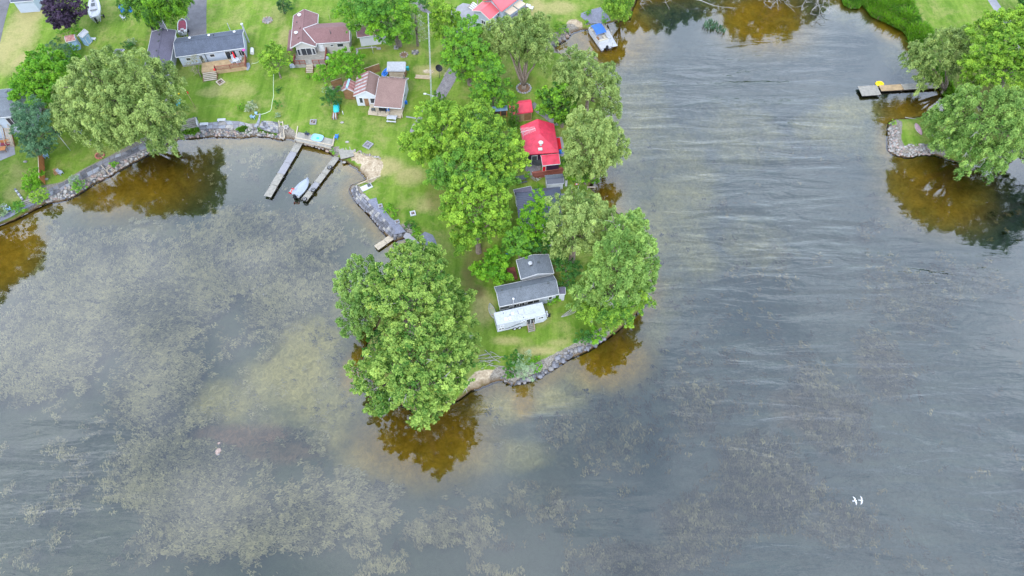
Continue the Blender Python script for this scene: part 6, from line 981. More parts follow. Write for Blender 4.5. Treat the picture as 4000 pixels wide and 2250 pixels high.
# canoes and kayaks
def canoe(label, u0, v0, u1, v1, Bm, H, m, z=LZ, flip=False, name='canoe', group=None, zs=None):
    a, b_ = P(u0, v0, z + .2), P(u1, v1, z + .2); L = (b_ - a).length; rt = thing(name, label, name, (a.x, a.y, z), math.atan2(b_.y - a.y, b_.x - a.x), group); S = hull(L, Bm, H, m, rt, double=True, rocker=.35)
    gunwale(S, 'white_dirty', rt, .03)
    if flip: rt.rotation_euler = (math.pi, 0, rt.rotation_euler[2]); rt.location.z = z + H * 1.1
    elif name == 'kayak': deck_surface(S, m, rt, 'deck', 0, .12); MB().tube([(L * .5 + math.cos(t_) * .4, math.sin(t_) * .22, H + .12) for t_ in [k * math.pi / 6 for k in range(13)]], .03, 6).build('cockpit_rim', M['black'], rt)
    else: deck_surface(S, m, rt, 'inner_floor', -H * .6, -.02, 1, 13, .8)
    for s in (.3, .7):
        if name == 'canoe': MB().box((L * s, 0, H * .95), (.15, Bm * .85, .04)).build('thwart', M['wood_pale'], rt)
    return rt
canoe('blue kayak leaning by the metal roofed shelter', 1491, 298, 1512, 268, .75, .32, 'blue', name='kayak'); canoe('second blue kayak lying right against the first', 1496, 304, 1517, 278, .75, .32, 'blue', name='kayak')
canoe('long grey green canoe lying by the rear of the white trailer', 1932, 1248, 1913, 1188, .95, .4, 'canoe_green'); canoe('faded pink canoe upturned on the grass islet', 3577, 480, 3602, 525, .95, .4, 'canoe_red', flip=True)
# teal canoe upside down on a rack with shelves
a, b_ = P(1313, 436, LZ + .9), P(1312, 388, LZ + .9); rt = thing('teal_canoe', 'shiny teal canoe turned over on its rack beside the dark shrub', 'canoe', (a.x, a.y, LZ + .3), math.atan2(b_.y - a.y, b_.x - a.x)); Lt = (b_ - a).length
mb = MB(); n = 12; vs = []
for i in range(n + 1):
    s = i / n; r_ = .58 * (min(1, .78 + s * 1.2) if s < .2 else (1 - max(0, (s - .45) / .55) ** 2.4) ** .7 if s < 1 else .03)
    for k in range(9): t_ = math.pi * k / 8; vs.append((s * Lt, -math.cos(t_) * r_, .4 + math.sin(t_) * r_ * 1.05))
mb.add(vs, [(i * 9 + k, (i + 1) * 9 + k, (i + 1) * 9 + k + 1, i * 9 + k + 1) for i in range(n) for k in range(8)] + [tuple(range(9))]); mb.build('hull', M['teal'], rt, True)
MB().bx(.2, .3, -.6, .6, -.3, .4).bx(Lt * .6, Lt * .6 + .1, -.5, .5, -.3, .4).build('rack', M['wood_brown'], rt)
a = P(1303, 440); rt = thing('wood_pile', 'stack of pale and mauve boards at the foot of the teal canoe', 'boards', P(1309, 456)); 
for k in range(5): MB().box((-.4 + .2 * k, 0, .25 + .02 * k), (.14, 1.5, .5), rz=.05 * k).build('board', M['white_dirty' if k % 2 else 'wood_brown'], rt)
# yellow inflatable
p = P(3436, 328, .1); rt = thing('inflatable_ring', 'yellow inflatable tube floating against the right dock', 'inflatable', (p.x, p.y, 0)); rt.scale = (.78, .78, .8); mb = MB(); mb.tube([(math.cos(t_) * .85, math.sin(t_) * .7, .15) for t_ in [k * math.pi / 10 for k in range(21)]], .24, 8, False); mb.build('tube', M['yellow'], rt, True); MB().bx(-.7, .7, -.55, .55, .05, .1).build('floor', M['yellow'], rt)
for k in range(8): MB().tube([(math.cos(k * .785) * .85, math.sin(k * .785) * .7, .3), (math.cos(k * .785 + .3) * .85, math.sin(k * .785 + .3) * .7, .38)], .05, 5).build('handle', M['wood_orange'], rt)

# ------------------------------------------------------------------ the white travel trailer
z = LZ + 2.9; a, b_, c = P(1942, 1270, z), P(2132, 1227.6, z), P(2115, 1182, z); X = b_ - a; Wt = X.length; X.normalize(); Y = Vector((-X.y, X.x, 0)); Dt = (c - a).dot(Y)
rt = thing('travel_trailer', 'long white travel trailer with black side stripes in front of the slate roofed house', 'trailer', (a.x, a.y, LZ), math.atan2(X.y, X.x)); T = Bld(); T.root = rt; T.W, T.D, T.ins = Wt, Dt, (0, 0, 0, 0)
mb = MB(); pr = [(0, .55), (Wt, .95), (Wt + .35, 1.7), (Wt, 2.85), (0, 2.85)]; pr = [(0, .5), (Wt - .3, .5), (Wt + .3, 1.3), (Wt, 2.85), (0, 2.85)]
mb.add([(x, 0, zz_) for x, zz_ in pr] + [(x, Dt, zz_) for x, zz_ in pr], [(0, 1, 2, 3, 4), (9, 8, 7, 6, 5)] + [(i, 5 + i, 5 + (i + 1) % 5, (i + 1) % 5) for i in range(5)]); mb.build('body', M['trailer_white'], rt)
MB().bx(-.03, Wt + .02, -.03, Dt + .03, 2.86, 2.93).build('roof', M['trailer_white'], rt); MB().bx(.2, Wt - .4, .2, Dt - .2, .3, .49).build('chassis', M['black'], rt)
MB().box((Wt * .53, Dt * .62, 3.07), (.95, .75, .3), taper=.85).build('air_conditioner', M['white_dirty'], rt)
for x, y, s in ((.36, .62, .5), (.20, .30, .62), (.28, .28, .55)): MB().box((Wt * x, Dt * y, 2.99), (s, s, .14), taper=.9).build('roof_vent', M['white'], rt)
for x, y in ((.18, .8), (.3, .55), (.55, .12)): MB().cyl((Wt * x, Dt * y, 2.93), .06, .15, 8).build('vent_pipe', M['grey_dark'], rt)
MB().beam((Wt * .62, Dt * .3, 2.97), (Wt * .8, Dt * .32, 2.97), .05, .05).cyl((Wt * .8, Dt * .32, 2.93), .1, .12, 8).build('folded_antenna', M['metal_pale'], rt)
opening(T, Wt * .10, 2.1, .45, .3, div=2); opening(T, Wt * .085, 1.15, .75, .45, div=2); opening(T, Wt * .53, 2.0, .6, .3, div=2); opening(T, Wt * .69, .85, 1.35, 1.75, div=2, name='sliding_door'); opening(T, Wt * .90, 1.85, .75, .55, div=2)
for k, (x0, z0, x1, z1, h) in enumerate(((.10, .95, .60, 2.15, .07), (.13, .95, .62, 1.95, .06), (.2, 1.0, .58, 1.75, .05))):
    mb = MB(); pts = [(x0, z0), (x0 + (x1 - x0) * .45, z0 + (z1 - z0) * .35), (x0 + (x1 - x0) * .5, z0 + (z1 - z0) * .55), (x1, z1)]
    for i in range(3): mb.beam((Wt * pts[i][0], -.012, pts[i][1]), (Wt * pts[i + 1][0], -.012, pts[i + 1][1]), .02, h)
    mb.build('side_stripe', M['grey_dark'], rt)
MB().box((Wt * .275, -.02, 1.65), (.05, .03, 2.1)).box((Wt * .865, -.02, 1.7), (.05, .03, 2.0)).build('panel_seam', M['metal_pale'], rt)
for x in (.36, .46):
    for y in (.02, Dt - .02): w0 = MB().tube([(Wt * x, y - .1, .38), (Wt * x, y + .1, .38)], .36, 16).build('wheel', M['rubber'], rt); MB().tube([(Wt * x, y - .12, .38), (Wt * x, y + .12, .38)], .19, 12).build('rim', M['white'], w0)
for k in range(2): MB().cyl((Wt + .55, Dt * .5 - .2 + k * .4, .45), .16, .75, 10).build('gas_bottle', M['white'], rt)
MB().beam((Wt - .4, Dt * .2, .45), (Wt + 1.2, Dt * .5, .45), .08, .12).beam((Wt - .4, Dt * .8, .45), (Wt + 1.2, Dt * .5, .45), .08, .12).build('hitch', M['black'], rt); MB().box((Wt + .85, Dt * .35, .6), (.35, .3, .35)).build('battery_box', M['black'], rt)

# ------------------------------------------------------------------ furniture and yard things
def chair(label, u, v, rz, m, z=LZ, proto={}, group=None, low=True):
    p = P(u, v, z)
    if m in proto: return copy_thing(proto[m], p, rz, label)
    rt = thing('chair', label, 'chair', p, rz, group); MB().box((0, 0, .38), (.55, .55, .05), rx=R(8)).build('seat', M[m], rt)
    for k in range(4): MB().box((-.21 + .14 * k, .36, .72), (.12, .04, .75), rx=R(-18)).build('back_slat', M[m], rt)
    for sx in (-1, 1):
        MB().box((sx * .33, 0, .58), (.12, .65, .04)).build('armrest', M[m], rt)
        for sy in (-.25, .25): MB().box((sx * .3, sy, .27), (.07, .07, .56)).build('leg', M[m], rt)
    proto[m] = rt; return rt
chair('pale blue garden chair against the right side of the brown fence', 184, 614, R(200), 'blue_pale'); chair('brown slatted lounge chair on the lower left lawn', 225, 682, R(20), 'wood_brown'); chair('blue chair beside the brown one on the lower left lawn', 240, 680, R(60), 'cover_grey')
chair('pale blue garden chair left of the block steps above the flagstones', 990, 462, R(170), 'blue_pale'); chair('dark navy chair on the shore deck beside the pool', 1202, 528, R(150), 'navy'); chair('bright blue chair at the right end of the shore deck', 1316, 540, R(-100), 'blue')
chair('dark navy chair behind the bench on the middle patio', 765, 470, R(180), 'navy'); chair('dark chair left of the patio door on the mauve house deck', 1166, 208, R(190), 'grey_dark', LZ + .85); chair('second dark chair right of the patio door on the mauve house deck', 1224, 206, R(200), 'grey_dark', LZ + .85)
chair('blue grey chair at the left water edge near the round bush', 38, 822, R(210), 'blue_pale'); chair('white chair just left of the blue grey chair near the round bush', 24, 812, R(190), 'white_dirty'); chair('white chair in the shade below the huge willow', 292, 522, R(200), 'white_dirty'); chair('second chair in the shade below the huge willow', 316, 520, R(170), 'cover_grey'); chair('small white chair beside the boat on the top lawn', 487, 75, R(100), 'white_dirty')
def lounger(label, u, v, rz, m='white_dirty'):
    rt = thing('sun_lounger', label, 'lounger', P(u, v), rz); MB().box((.35, 0, .35), (1.25, .6, .05)).build('seat', M[m], rt); MB().box((-.55, 0, .55), (.75, .6, .05), ry=R(38)).build('backrest', M[m], rt)
    for x in (-.25, .85):
        for y in (-.27, .27): MB().box((x, y, .17), (.05, .05, .34)).build('leg', M[m], rt)
lounger('pale lilac sun lounger on the lawn right of the blue shed', 358, 156, R(0), 'white_dirty')
def picnic(label, u, v, rz, m='white_dirty', s=1.0):
    rt = thing('picnic_table', label, 'table', P(u, v), rz)
    for k in range(4): MB().box((0, -.3 + .2 * k, .75), (1.8 * s, .18, .05)).build('top_board', M[m], rt)
    for sy in (-1, 1): MB().box((0, sy * .72, .45), (1.8 * s, .26, .05)).build('bench_board', M[m], rt)
    for sx in (-.7, .7): MB().beam((sx * s, -.6, 0), (sx * s, -.25, .74), .07, .07).beam((sx * s, .6, 0), (sx * s, .25, .74), .07, .07).box((sx * s, 0, .42), (.06, 1.5, .08)).build('leg_frame', M[m], rt)
picnic('grey white picnic table on the lawn below the brown cottage porch', 1532, 470, rot_of(1510, 470, 1550, 473))
picnic('dark weathered picnic table in the yard below the fallen trellis', 2036, 707, rot_of(2020, 712, 2050, 705), 'grey_dark')
def pit(label, u, v, s, rz, m='concrete', m2='mulch', asp=1.0, name='fire_pit', stones=5):
    rt = thing(name, label, 'fire pit' if name == 'fire_pit' else 'planter', P(u, v), rz); w_, d_ = s, s * asp; k = .18
    for x0, x1, y0, y1 in ((-w_ / 2, w_ / 2, -d_ / 2, -d_ / 2 + k), (-w_ / 2, w_ / 2, d_ / 2 - k, d_ / 2), (-w_ / 2, -w_ / 2 + k, -d_ / 2 + k, d_ / 2 - k), (w_ / 2 - k, w_ / 2, -d_ / 2 + k, d_ / 2 - k)): MB().bx(x0, x1, y0, y1, 0, .22).build('curb', M[m], rt)
    MB().bx(-w_ / 2 + k, w_ / 2 - k, -d_ / 2 + k, d_ / 2 - k, -.02, .08).build('bed', M[m2], rt)
    for i in range(stones): o = link_mesh('stone', stone_mesh(i, STONES[i]), rt); o.location = (random.uniform(-.3, .3) * w_, random.uniform(-.3, .3) * d_, .15); o.scale = (.16,) * 3
pit('diamond shaped rock planter on the lawn below the blue grey bungalow', 862, 322, 1.35, R(45), 'wood_pale', name='planter'); pit('square block fire pit on the lawn above the shore deck', 1224, 478, 1.2, R(2)); pit('square grey paving patch with fire ring above the small beach', 1438, 568, 1.5, R(-32), 'concrete', 'slab_b'); pit('small brick fire pit on the peninsula lawn', 1613, 835, .95, R(15), 'white_dirty'); pit('square planter on the terrace beside the bright bush', 1486, 806, .8, R(20), 'slab', name='planter'); pit('second square planter on the terrace near the ramp', 1552, 868, .8, R(20), 'slab', name='planter'); pit('small stone ringed bed under the silver maple', 1548, 187, .9, 0, 'stone_a', 'gravel', name='planter'); pit('pale block beside the stone ringed bed under the maple', 1480, 191, .8, 0, 'concrete', 'gravel', .6, name='planter')
def ring(label, u, v, r_, n, sz, name='fire_pit', fill='mulch', mats=STONES, z=LZ, cat='fire pit', blocks=None):
    rt = thing(name, label, cat, P(u, v, z)); MB().cyl((0, 0, -.02), r_, .06, 20).build('bed', M[fill], rt)
    for i in range(n):
        a = i * 2 * math.pi / n
        if blocks: o = MB().box((0, 0, .1), (sz * 1.6, sz, .22)).build('brick', M[blocks], rt); o.rotation_euler = (0, 0, a + math.pi / 2)
        else: o = link_mesh('stone', stone_mesh(i % 5, mats[i % len(mats)]), rt); o.scale = (sz * .6,) * 3; o.rotation_euler = (0, 0, random.uniform(0, 6))
        o.location = (math.cos(a) * r_, math.sin(a) * r_, .06 if not blocks else 0)
ring('round red brick fire pit on the lawn above the left shore', 391, 608, .75, 12, .22, fill='mulch', blocks='brick'); ring('ring of pale stones on the lawn under the silver maple', 1578, 215, .75, 9, .4, mats=['stone_a', 'stone_c']); ring('cluster of five round pale stones right of the narrow stairway', 1118, 497, .35, 6, .5, 'stone_cluster', 'gravel', ['stone_a'], cat='stones'); ring('scatter of grey rocks beside the stone ring under the maple', 1622, 205, .6, 7, .45, 'stone_cluster', 'gravel', ['stone_d', 'stone_a'], cat='stones'); ring('loose pile of pale rubble on the lawn between the bungalows', 1045, 80, .9, 10, .5, 'stone_cluster', 'gravel', ['stone_a', 'stone_c'], cat='stones')
ring('pale stone ring round the foot of the forked willow', 2046, 345, 1.35, 18, .45, 'tree_ring', 'mulch', ['slab', 'stone_a'], cat='stones'); ring('small pile of brown firewood and stones behind the small shed', 1318, 345, .8, 9, .5, 'stone_cluster', 'mulch', ['stone_c', 'stone_d', 'stone_b'], cat='stones')
for u, v, lb in ((1337, 479, 'single pale flat rock on the lawn right of the block fire pit'), (1357, 555, 'star shaped pale rock on the lawn above the dock platform'), (182, 700, 'pair of small pale stones at the end of the brown fence'), (100, 632, 'small white stone on the left lawn'), (3478, 502, 'big flat grey rock at the left corner of the grass islet'), (1345, 634, 'grey block by the shore end of the tired dock'), (1020, 505, 'large round boulder at the corner of the cobble patio')):
    rt = thing('boulder', lb, 'rock', P(u, v, max(.3, min(LZ, hz(*P(u, v, .8)[:2]))))); o = link_mesh('stone', stone_mesh(2, 'stone_a', .5), rt); o.scale = (.42, .38, .35); o.location = (0, 0, .05)
for (u, v, lb) in ((800, 490, 'pale wooden bench at the upper left of the flagstone patio'), (868, 474, 'short stone bench on the curved edge of the flagstone patio')):
    rt = thing('bench', lb, 'bench', P(u, v), R(3)); 
    for k in range(3): MB().box((0, -.2 + .2 * k, .45), (1.5, .17, .05)).build('slat', M['white_dirty'], rt)
    for sx in (-1, 1): MB().box((sx * .6, 0, .21), (.1, .5, .42)).build('leg', M['white_dirty'], rt)
# grey wooden bench-wall at the left of the middle patio
a, b_ = P(702, 498, 1.2), P(772, 484, 1.2); rt = thing('timber_bench_wall', 'long weathered timber bench wall between the willow and the middle patio', 'bench', (a.x, a.y, LZ), math.atan2(b_.y - a.y, b_.x - a.x)); Lq = (b_ - a).length
for k in range(4): MB().bx(0, Lq, -.75 + .36 * k, -.75 + .36 * k + .3, .15 + .12 * k, .25 + .12 * k).build('plank', M['wood_grey'], rt)
MB().bx(0, Lq, .7, .8, .2, 1.15).build('back_rail', M['wood_grey'], rt); MB().bx(Lq - .02, Lq + .08, -.7, .8, 0, 1.1).build('side_rail', M['white_dirty'], rt)
# fences
def fence(label, u0, v0, u1, v1, h, m, bw=.16, name='fence', cap=True):
    a, b_ = P(u0, v0), P(u1, v1); L = (b_ - a).length; rt = thing(name, label, 'fence', a, math.atan2(b_.y - a.y, b_.x - a.x)); n = int(L / bw); me = MB().box((0, 0, h / 2), (bw * .92, .03, h)).mesh('board', M[m])
    for i in range(n): o = link_mesh('board', me, rt); o.location = ((i + .5) * L / n, random.uniform(-.006, .006), random.uniform(-.02, .01))
    for i in range(int(L / 2.4) + 1): MB().box((min(L, i * 2.4), .07, h / 2), (.1, .1, h + .05)).build('post', M[m], rt)
    for z_ in (.3, h - .3): MB().bx(0, L, .02, .05, z_ - .05, z_ + .05).build('rail', M[m], rt)
    if cap: MB().bx(0, L, -.05, .06, h + .015, h + .05).build('cap', M['wood_pale'], rt)
fence('tall tan board fence standing between the bushes and the left lawn', 172, 618, 177, 722, 1.9, 'wood_orange'); fence('brown board fence behind the striped wing of the cottage', 1417, 302, 1487, 278, 1.9, 'wood_brown'); fence('brown board fence left of the small striped shed', 1300, 344, 1340, 330, 1.7, 'wood_brown')
fence('red brown picket rail fanning out beside the red house deck', 2066, 690, 2090, 708, .9, 'wood_grey', .3, 'picket_rail', False)
rt = thing('trellis', 'fallen white trellis with many rungs beside the dark red deck', 'trellis', P(2085, 690), rot_of(2075, 680, 2100, 700)); MB().beam((-1.1, 0, .15), (1.3, 0, .15), .1, .08).build('rail', M['white_dirty'], rt)
for k in range(9): MB().beam((-1.0 + .27 * k, -.6, .2), (-1.0 + .27 * k + .15, .7, .2), .04, .04).build('rung', M['white_dirty'], rt)
# poles
def pole(label, ub, vb, h, r_, m='wood_grey', lean=(0, 0), name='pole', cat='pole', top=None):
    rt = thing(name, label, cat, P(ub, vb)); MB().tube([(0, 0, -.2), (lean[0] * h, lean[1] * h, h)], [r_, r_ * .7], 8).build('shaft', M[m], rt, True); return rt
def mast(label, base, top, tz, w_=.15):
    a = P(*base); b_ = P(*top, tz); rt = thing('lattice_mast', label, 'mast', a); d = b_ - a; cs = [Vector((w_ * math.cos(k * 2.094), w_ * math.sin(k * 2.094), 0)) for k in range(3)]
    for c in cs: MB().tube([c, d + c * .6], .025, 6).build('leg', M['metal_pale'], rt)
    mb = MB(); n = 26
    for i in range(n):
        for k in range(3): s0, s1 = i / n, (i + 1) / n; mb.beam(d * s0 + cs[k] * (1 - .4 * s0), d * s1 + cs[(k + 1) % 3] * (1 - .4 * s1), .018, .018)
    mb.build('bracing', M['metal_pale'], rt, kind='stuff'); return rt, d
up, dd = mast('very tall thin lattice mast with lamp near the row of small cedars', (1686, 418), (1672, 50), 15)
t0 = dd * .13; MB().beam(t0, t0 + Vector((-1.0, .1, .3)), .07, .07).build('lamp_arm', M['metal_pale'], up); MB().box(t0 + Vector((-1.15, .1, .3)), (.5, .28, .18)).build('lamp_head', M['white'], up); MB().cyl(t0 + Vector((.3, 0, -.8)), .2, .6, 10).build('meter_box', M['metal_pale'], up)
a = P(1866, 84); d = P(1864, -190, 13) - a; rt = thing('utility_pole', 'tall grey pole in front of the pale blue wing of the red roofed house', 'pole', a); MB().tube([(0, 0, -.1), d], [.13, .09], 8).build('shaft', M['wood_grey'], rt); MB().beam(d * .97 + Vector((-.8, 0, 0)), d * .97 + Vector((.8, 0, 0)), .1, .1).build('crossarm', M['wood_grey'], rt)
fp = pole('white flag pole with furled red flag on the left lawn', 275, 588, 6.3, .05, 'white', (.02, 0), 'flag_pole', 'flag pole'); MB().tube([(.1, 0, 6.2), (.12, -.05, 5.4), (.05, 0, 4.4)], [.05, .17, .05], 6).build('furled_flag', M['red'], fp)
fp = pole('leaning flag pole with small pink flag on the central lawn', 763, 422, 5.0, .05, 'wood_tan', (.0, .0), 'flag_pole', 'flag pole'); MB().box((.12, 0, 4.0), (.25, .04, .5)).build('small_flag', M['red'], fp)
pole('tall white pole standing at the left corner of the blue grey bungalow', 681, 170, 8.6, .07, 'white', (.0, .0), 'flag_pole', 'flag pole')
pole('white clothes line post in front of the white garage', 1458, 208, 1.9, .05, 'white', name='line_post', cat='post'); pole('short white post in the grass below the teal canoe', 1341, 447, .9, .08, 'white', name='post', cat='post'); pole('thin white post beside the yellow green tree', 1732, 192, 1.9, .05, 'white', name='line_post', cat='post'); pole('small post on the lawn behind the mauve bungalow', 1293, 86, 2.0, .04, 'wood_pale', name='line_post', cat='post')
rt = thing('fallen_ladder', 'pale ladder poking out of the grey green shrub on the left', 'ladder', P(185, 205, LZ + 2), rot_of(165, 175, 215, 215))
for sy in (-.2, .2): MB().beam((-1.6, sy, .3), (1.8, sy, -.3), .06, .06).build('rail', M['dead'], rt)
for k in range(9): MB().beam((-1.4 + .38 * k, -.2, .26 - .067 * k), (-1.4 + .38 * k, .2, .26 - .067 * k), .04, .04).build('rung', M['dead'], rt)
# aerial on the red roof
rt = thing('tv_antenna', 'large pale aerial with many rods above the bright red roof', 'antenna', P(2033, 525, LZ), rot_of(2033, 518, 2091, 503, LZ + 5.2)); zz_ = 5.2; d = P(2033, 517, LZ + zz_) - rt.location; rt.location = (P(2033, 517, LZ + zz_).x, P(2033, 517, LZ + zz_).y, LZ); La = (P(2091, 502, LZ + zz_) - P(2033, 517, LZ + zz_)).length
MB().cyl((.5, 0, 2.9), .03, zz_ - 2.9, 6).build('mast', M['metal_pale'], rt); MB().beam((0, 0, zz_), (La, 0, zz_), .05, .05).build('boom', M['white'], rt)
for k in range(12): l = .95 - .04 * k; MB().beam((.25 + (La - .35) * k / 11, -l, zz_ + .02), (.25 + (La - .35) * k / 11, l, zz_ + .02), .035, .03).build('rod', M['white'], rt)
# satellite dish
rt = thing('satellite_dish', 'black satellite dish on a post beside the gravel lane', 'satellite dish', P(1718, 305)); MB().cyl((0, 0, 0), .05, 2.3, 8).build('post', M['grey_dark'], rt)
mb = MB(); nn = 16; vs = []; q = Vector((.35, -.35, .75)).to_track_quat('Z', 'Y').to_matrix()
for k, r_ in enumerate((.02, .3, .55, .72)): vs += [Vector((0, 0, 2.45)) + q @ Vector((math.cos(t_) * r_, math.sin(t_) * r_, r_ * r_ * .35)) for t_ in [j * 2 * math.pi / nn for j in range(nn)]]
mb.add(vs, [(k * nn + j, k * nn + (j + 1) % nn, (k + 1) * nn + (j + 1) % nn, (k + 1) * nn + j) for k in range(3) for j in range(nn)]); mb.build('dish', M['black'], rt, True); MB().tube([(0, 0, 2.3), q @ Vector((0, -.5, .5)) + Vector((0, 0, 2.45))], .025, 5).build('feed_arm', M['grey_dark'], rt)
rt = thing('lumber_pile', 'flat pile of pale lumber on the bare patch below the dish', 'lumber', P(1652, 302), rot_of(1618, 301, 1685, 306))
for k in range(7): MB().box((random.uniform(-.1, .1), -.45 + .15 * k, .08 + .05 * (k % 2)), (3.0, .13, .08), rz=random.uniform(-.02, .02)).build('board', M['wood_pale' if k % 2 else 'wood_tan'], rt)
# awning of the blue house
rt = thing('awning', 'two beige shade panels on dark posts beside the red roofed blue house', 'awning', P(1991, 92), 0)
for qd in (((1964, 44), (1992, 57), (2022, 36), (1990, 20)), ((1994, 18), (2026, 33), (2054, 13), (2020, -4))):
    v_ = [P(*c, LZ + 2.5) - rt.location for c in qd]; v_ = [x + Vector((0, 0, .25 if i in (0, 3) else -.1)) for i, x in enumerate(v_)]; MB().add(v_ + [x - Vector((0, 0, .04)) for x in v_], [(0, 1, 2, 3), (7, 6, 5, 4), (0, 4, 5, 1), (1, 5, 6, 2), (2, 6, 7, 3), (3, 7, 4, 0)]).build('shade_panel', M['tan_canvas'], rt)
for c in ((1992, 57), (2024, 34), (2053, 12), (1965, 45)): v_ = P(*c, LZ + 2.4) - rt.location; MB().box((v_.x, v_.y, 1.2), (.1, .1, 2.4)).build('post', M['wood_brown'], rt)
sheet('patio', [(1985, 80), (2005, 92), (2050, 50), (2060, 20), (2030, 20), (1975, 60)], LZ + .02, 'concrete', 'pinkish concrete patio under the beige awning')
for k, (u, v) in enumerate(((2062, 32), (2074, 40))): rt = thing('white_table', ('white garden table at the right end of the awning', 'second white garden table right of the awning')[k], 'table', P(u, v), R(-20)); MB().box((0, 0, .7), (.9, .9, .05)).build('table_top', M['white'], rt); [MB().box((sx * .38, sy * .38, .34), (.05, .05, .68)).build('leg', M['white'], rt) for sx in (-1, 1) for sy in (-1, 1)]
# barbecues, bins, tanks
def grill(label, u, v, rz=0, z=LZ, m='black', s=1.0):
    rt = thing('barbecue', label, 'barbecue', P(u, v, z), rz); MB().box((0, 0, .75 * s), (1.3 * s, .6 * s, .5 * s)).build('cover', M[m], rt); MB().tube([(-.6 * s, 0, 1.0 * s), (.6 * s, 0, 1.0 * s)], .3 * s, 12).build('lid', M[m], rt, True)
    for sx in (-1, 1):
        for sy in (-1, 1): MB().box((sx * .5 * s, sy * .22 * s, .25 * s), (.07, .07, .5 * s)).build('leg', M[m], rt)
grill('large black covered barbecue on the paved pad by the long garage', 615, 122, R(-5), s=1.25); grill('black barbecue under the cottage porch roof', 1497, 436, R(-4), LZ + .45); grill('grey grill at the left of the cottage porch', 1460, 434, R(-4), LZ + .45, 'grey_dark', .6); grill('black narrow grill below the big one beside the garage', 628, 142, R(85), m='grey_dark', s=.7)
for lb, u, v, m_, s in (('blue tub under the porch roof of the cottage', 1515, 432, 'blue', .5), ('blue bin at the right wall of the red roofed house', 2191, 597, 'blue', .6), ('blue and white boxes beside the right wall of the cottage', 1586, 404, 'blue', .5), ('grey bin at the left of the mauve house deck', 1140, 262, 'cover_grey', .6), ('second grey bin at the left of the mauve house deck', 1148, 262, 'white_dirty', .55), ('red box under the rail of the tan deck', 919, 262, 'red', .45), ('blue tarp bundle beside the top maple trunk', 508, 45, 'blue', .8), ('tall blue tarp left of the weeping willow at the top', 485, 42, 'blue', 1.1), ('blue barrel between the groves above the slate house', 1984, 1002, 'blue', .6), ('green cart beside the metal roofed shelter', 1592, 272, 'teal', .6), ('small blue crate in the shade above the slate house', 1983, 875, 'blue_pale', .55), ('white cabinet left of the grove by the cedars', 1866, 458, 'white', .8)):
    rt = thing('storage_bin', lb, 'bin', P(u, v, LZ if 'tub' not in lb else LZ + .45), R(15)); MB().box((0, 0, s * .5), (s * 1.1, s * .8, s), taper=.9).build('body', M[m_], rt); MB().box((0, 0, s + .03), (s * 1.1, s * .85, .06)).build('lid', M[m_], rt)
rt = thing('propane_tank', 'grey gas tank right of the mauve house deck', 'tank', P(1283, 245)); MB().tube([(0, -.1, .5), (.0, 0, 1.1)], [.42, .42], 14).ball((0, 0, 1.1), .42, 12, 6).build('tank', M['cover_grey'], rt, True); MB().cyl((0, 0, 0), .36, .45, 12).build('base', M['concrete'], rt)
rt = thing('hot_tub', 'round edged dark grey covered tub beside the red extension', 'hot tub', P(2100, 632)); MB().prism([(math.cos(t_) * 1.15 + (.0 if math.cos(t_) < 0 else .5), math.sin(t_) * .95) for t_ in [k * math.pi / 10 for k in range(20)]], 0, .85).build('shell', M['grey_dark'], rt); MB().prism([(math.cos(t_) * 1.2 + (.0 if math.cos(t_) < 0 else .5), math.sin(t_) * 1.0) for t_ in [k * math.pi / 10 for k in range(20)]], .86, .95).build('cover', M['grey_dark'], rt)
# bits on the tan deck
zd = LZ + .9; p = P(925, 243, zd); rt = thing('glass_table', 'round glass table on the tan deck of the blue grey bungalow', 'table', p); MB().cyl((0, 0, .68), .6, .04, 20).build('table_top', M['metal_pale'], rt); MB().tube([(math.cos(t_) * .6, math.sin(t_) * .6, .7) for t_ in [k * math.pi / 10 for k in range(21)]], .03, 6).build('rim', M['white'], rt); [MB().beam((math.cos(t_) * .2, math.sin(t_) * .2, .68), (math.cos(t_) * .45, math.sin(t_) * .45, 0), .04, .04).build('leg', M['white'], rt) for t_ in (0, 1.57, 3.14, 4.71)]
rt = thing('parasol', 'closed crimson parasol standing through the round glass table', 'parasol', p); MB().cyl((0, 0, 0), .03, 2.6, 8).build('pole', M['white'], rt); MB().tube([(0, 0, 1.0), (0, 0, 1.3), (0, 0, 2.4), (0, 0, 2.65)], [.12, .19, .10, .02], 10).build('canopy', M['red'], rt, True)
for k in range(4): t_ = k * 1.57 + .6; q = P(925, 243, zd); o = chair(('chair at the upper right of the glass table', 'chair at the upper left of the glass table', 'chair at the lower left of the glass table', 'chair at the lower right of the glass table')[k], 925 + 17 * math.cos(t_), 243 - 9 * math.sin(t_), t_ - 1.57, 'metal_pale', zd)
for u, v, m_, lb, zb in ((846, 285, 'red', 'red flower ball by the bottom of the tan deck stairs', .7), (964, 225, 'pink', 'pink flower ball hanging at the right end of the tan deck', 1.9)):
    rt = thing('flower_pot', lb, 'flowers', P(u, v, LZ)); MB().cyl((0, 0, 0), .04, zb, 6).build('stand', M['wood_brown'], rt); MB().ball((0, 0, zb + .1), .34, 10, 8).build('blossoms', M[m_], rt, True)
p = P(969, 262); rt = thing('boat_hull_lid', 'oval blue grey plastic pool leaning at the right end of the tan deck', 'paddling pool', p, R(95)); MB().prism([(math.cos(t_) * .95, math.sin(t_) * .45) for t_ in [k * math.pi / 10 for k in range(20)]], .02, .3).build('shell', M['cover_grey'], rt)
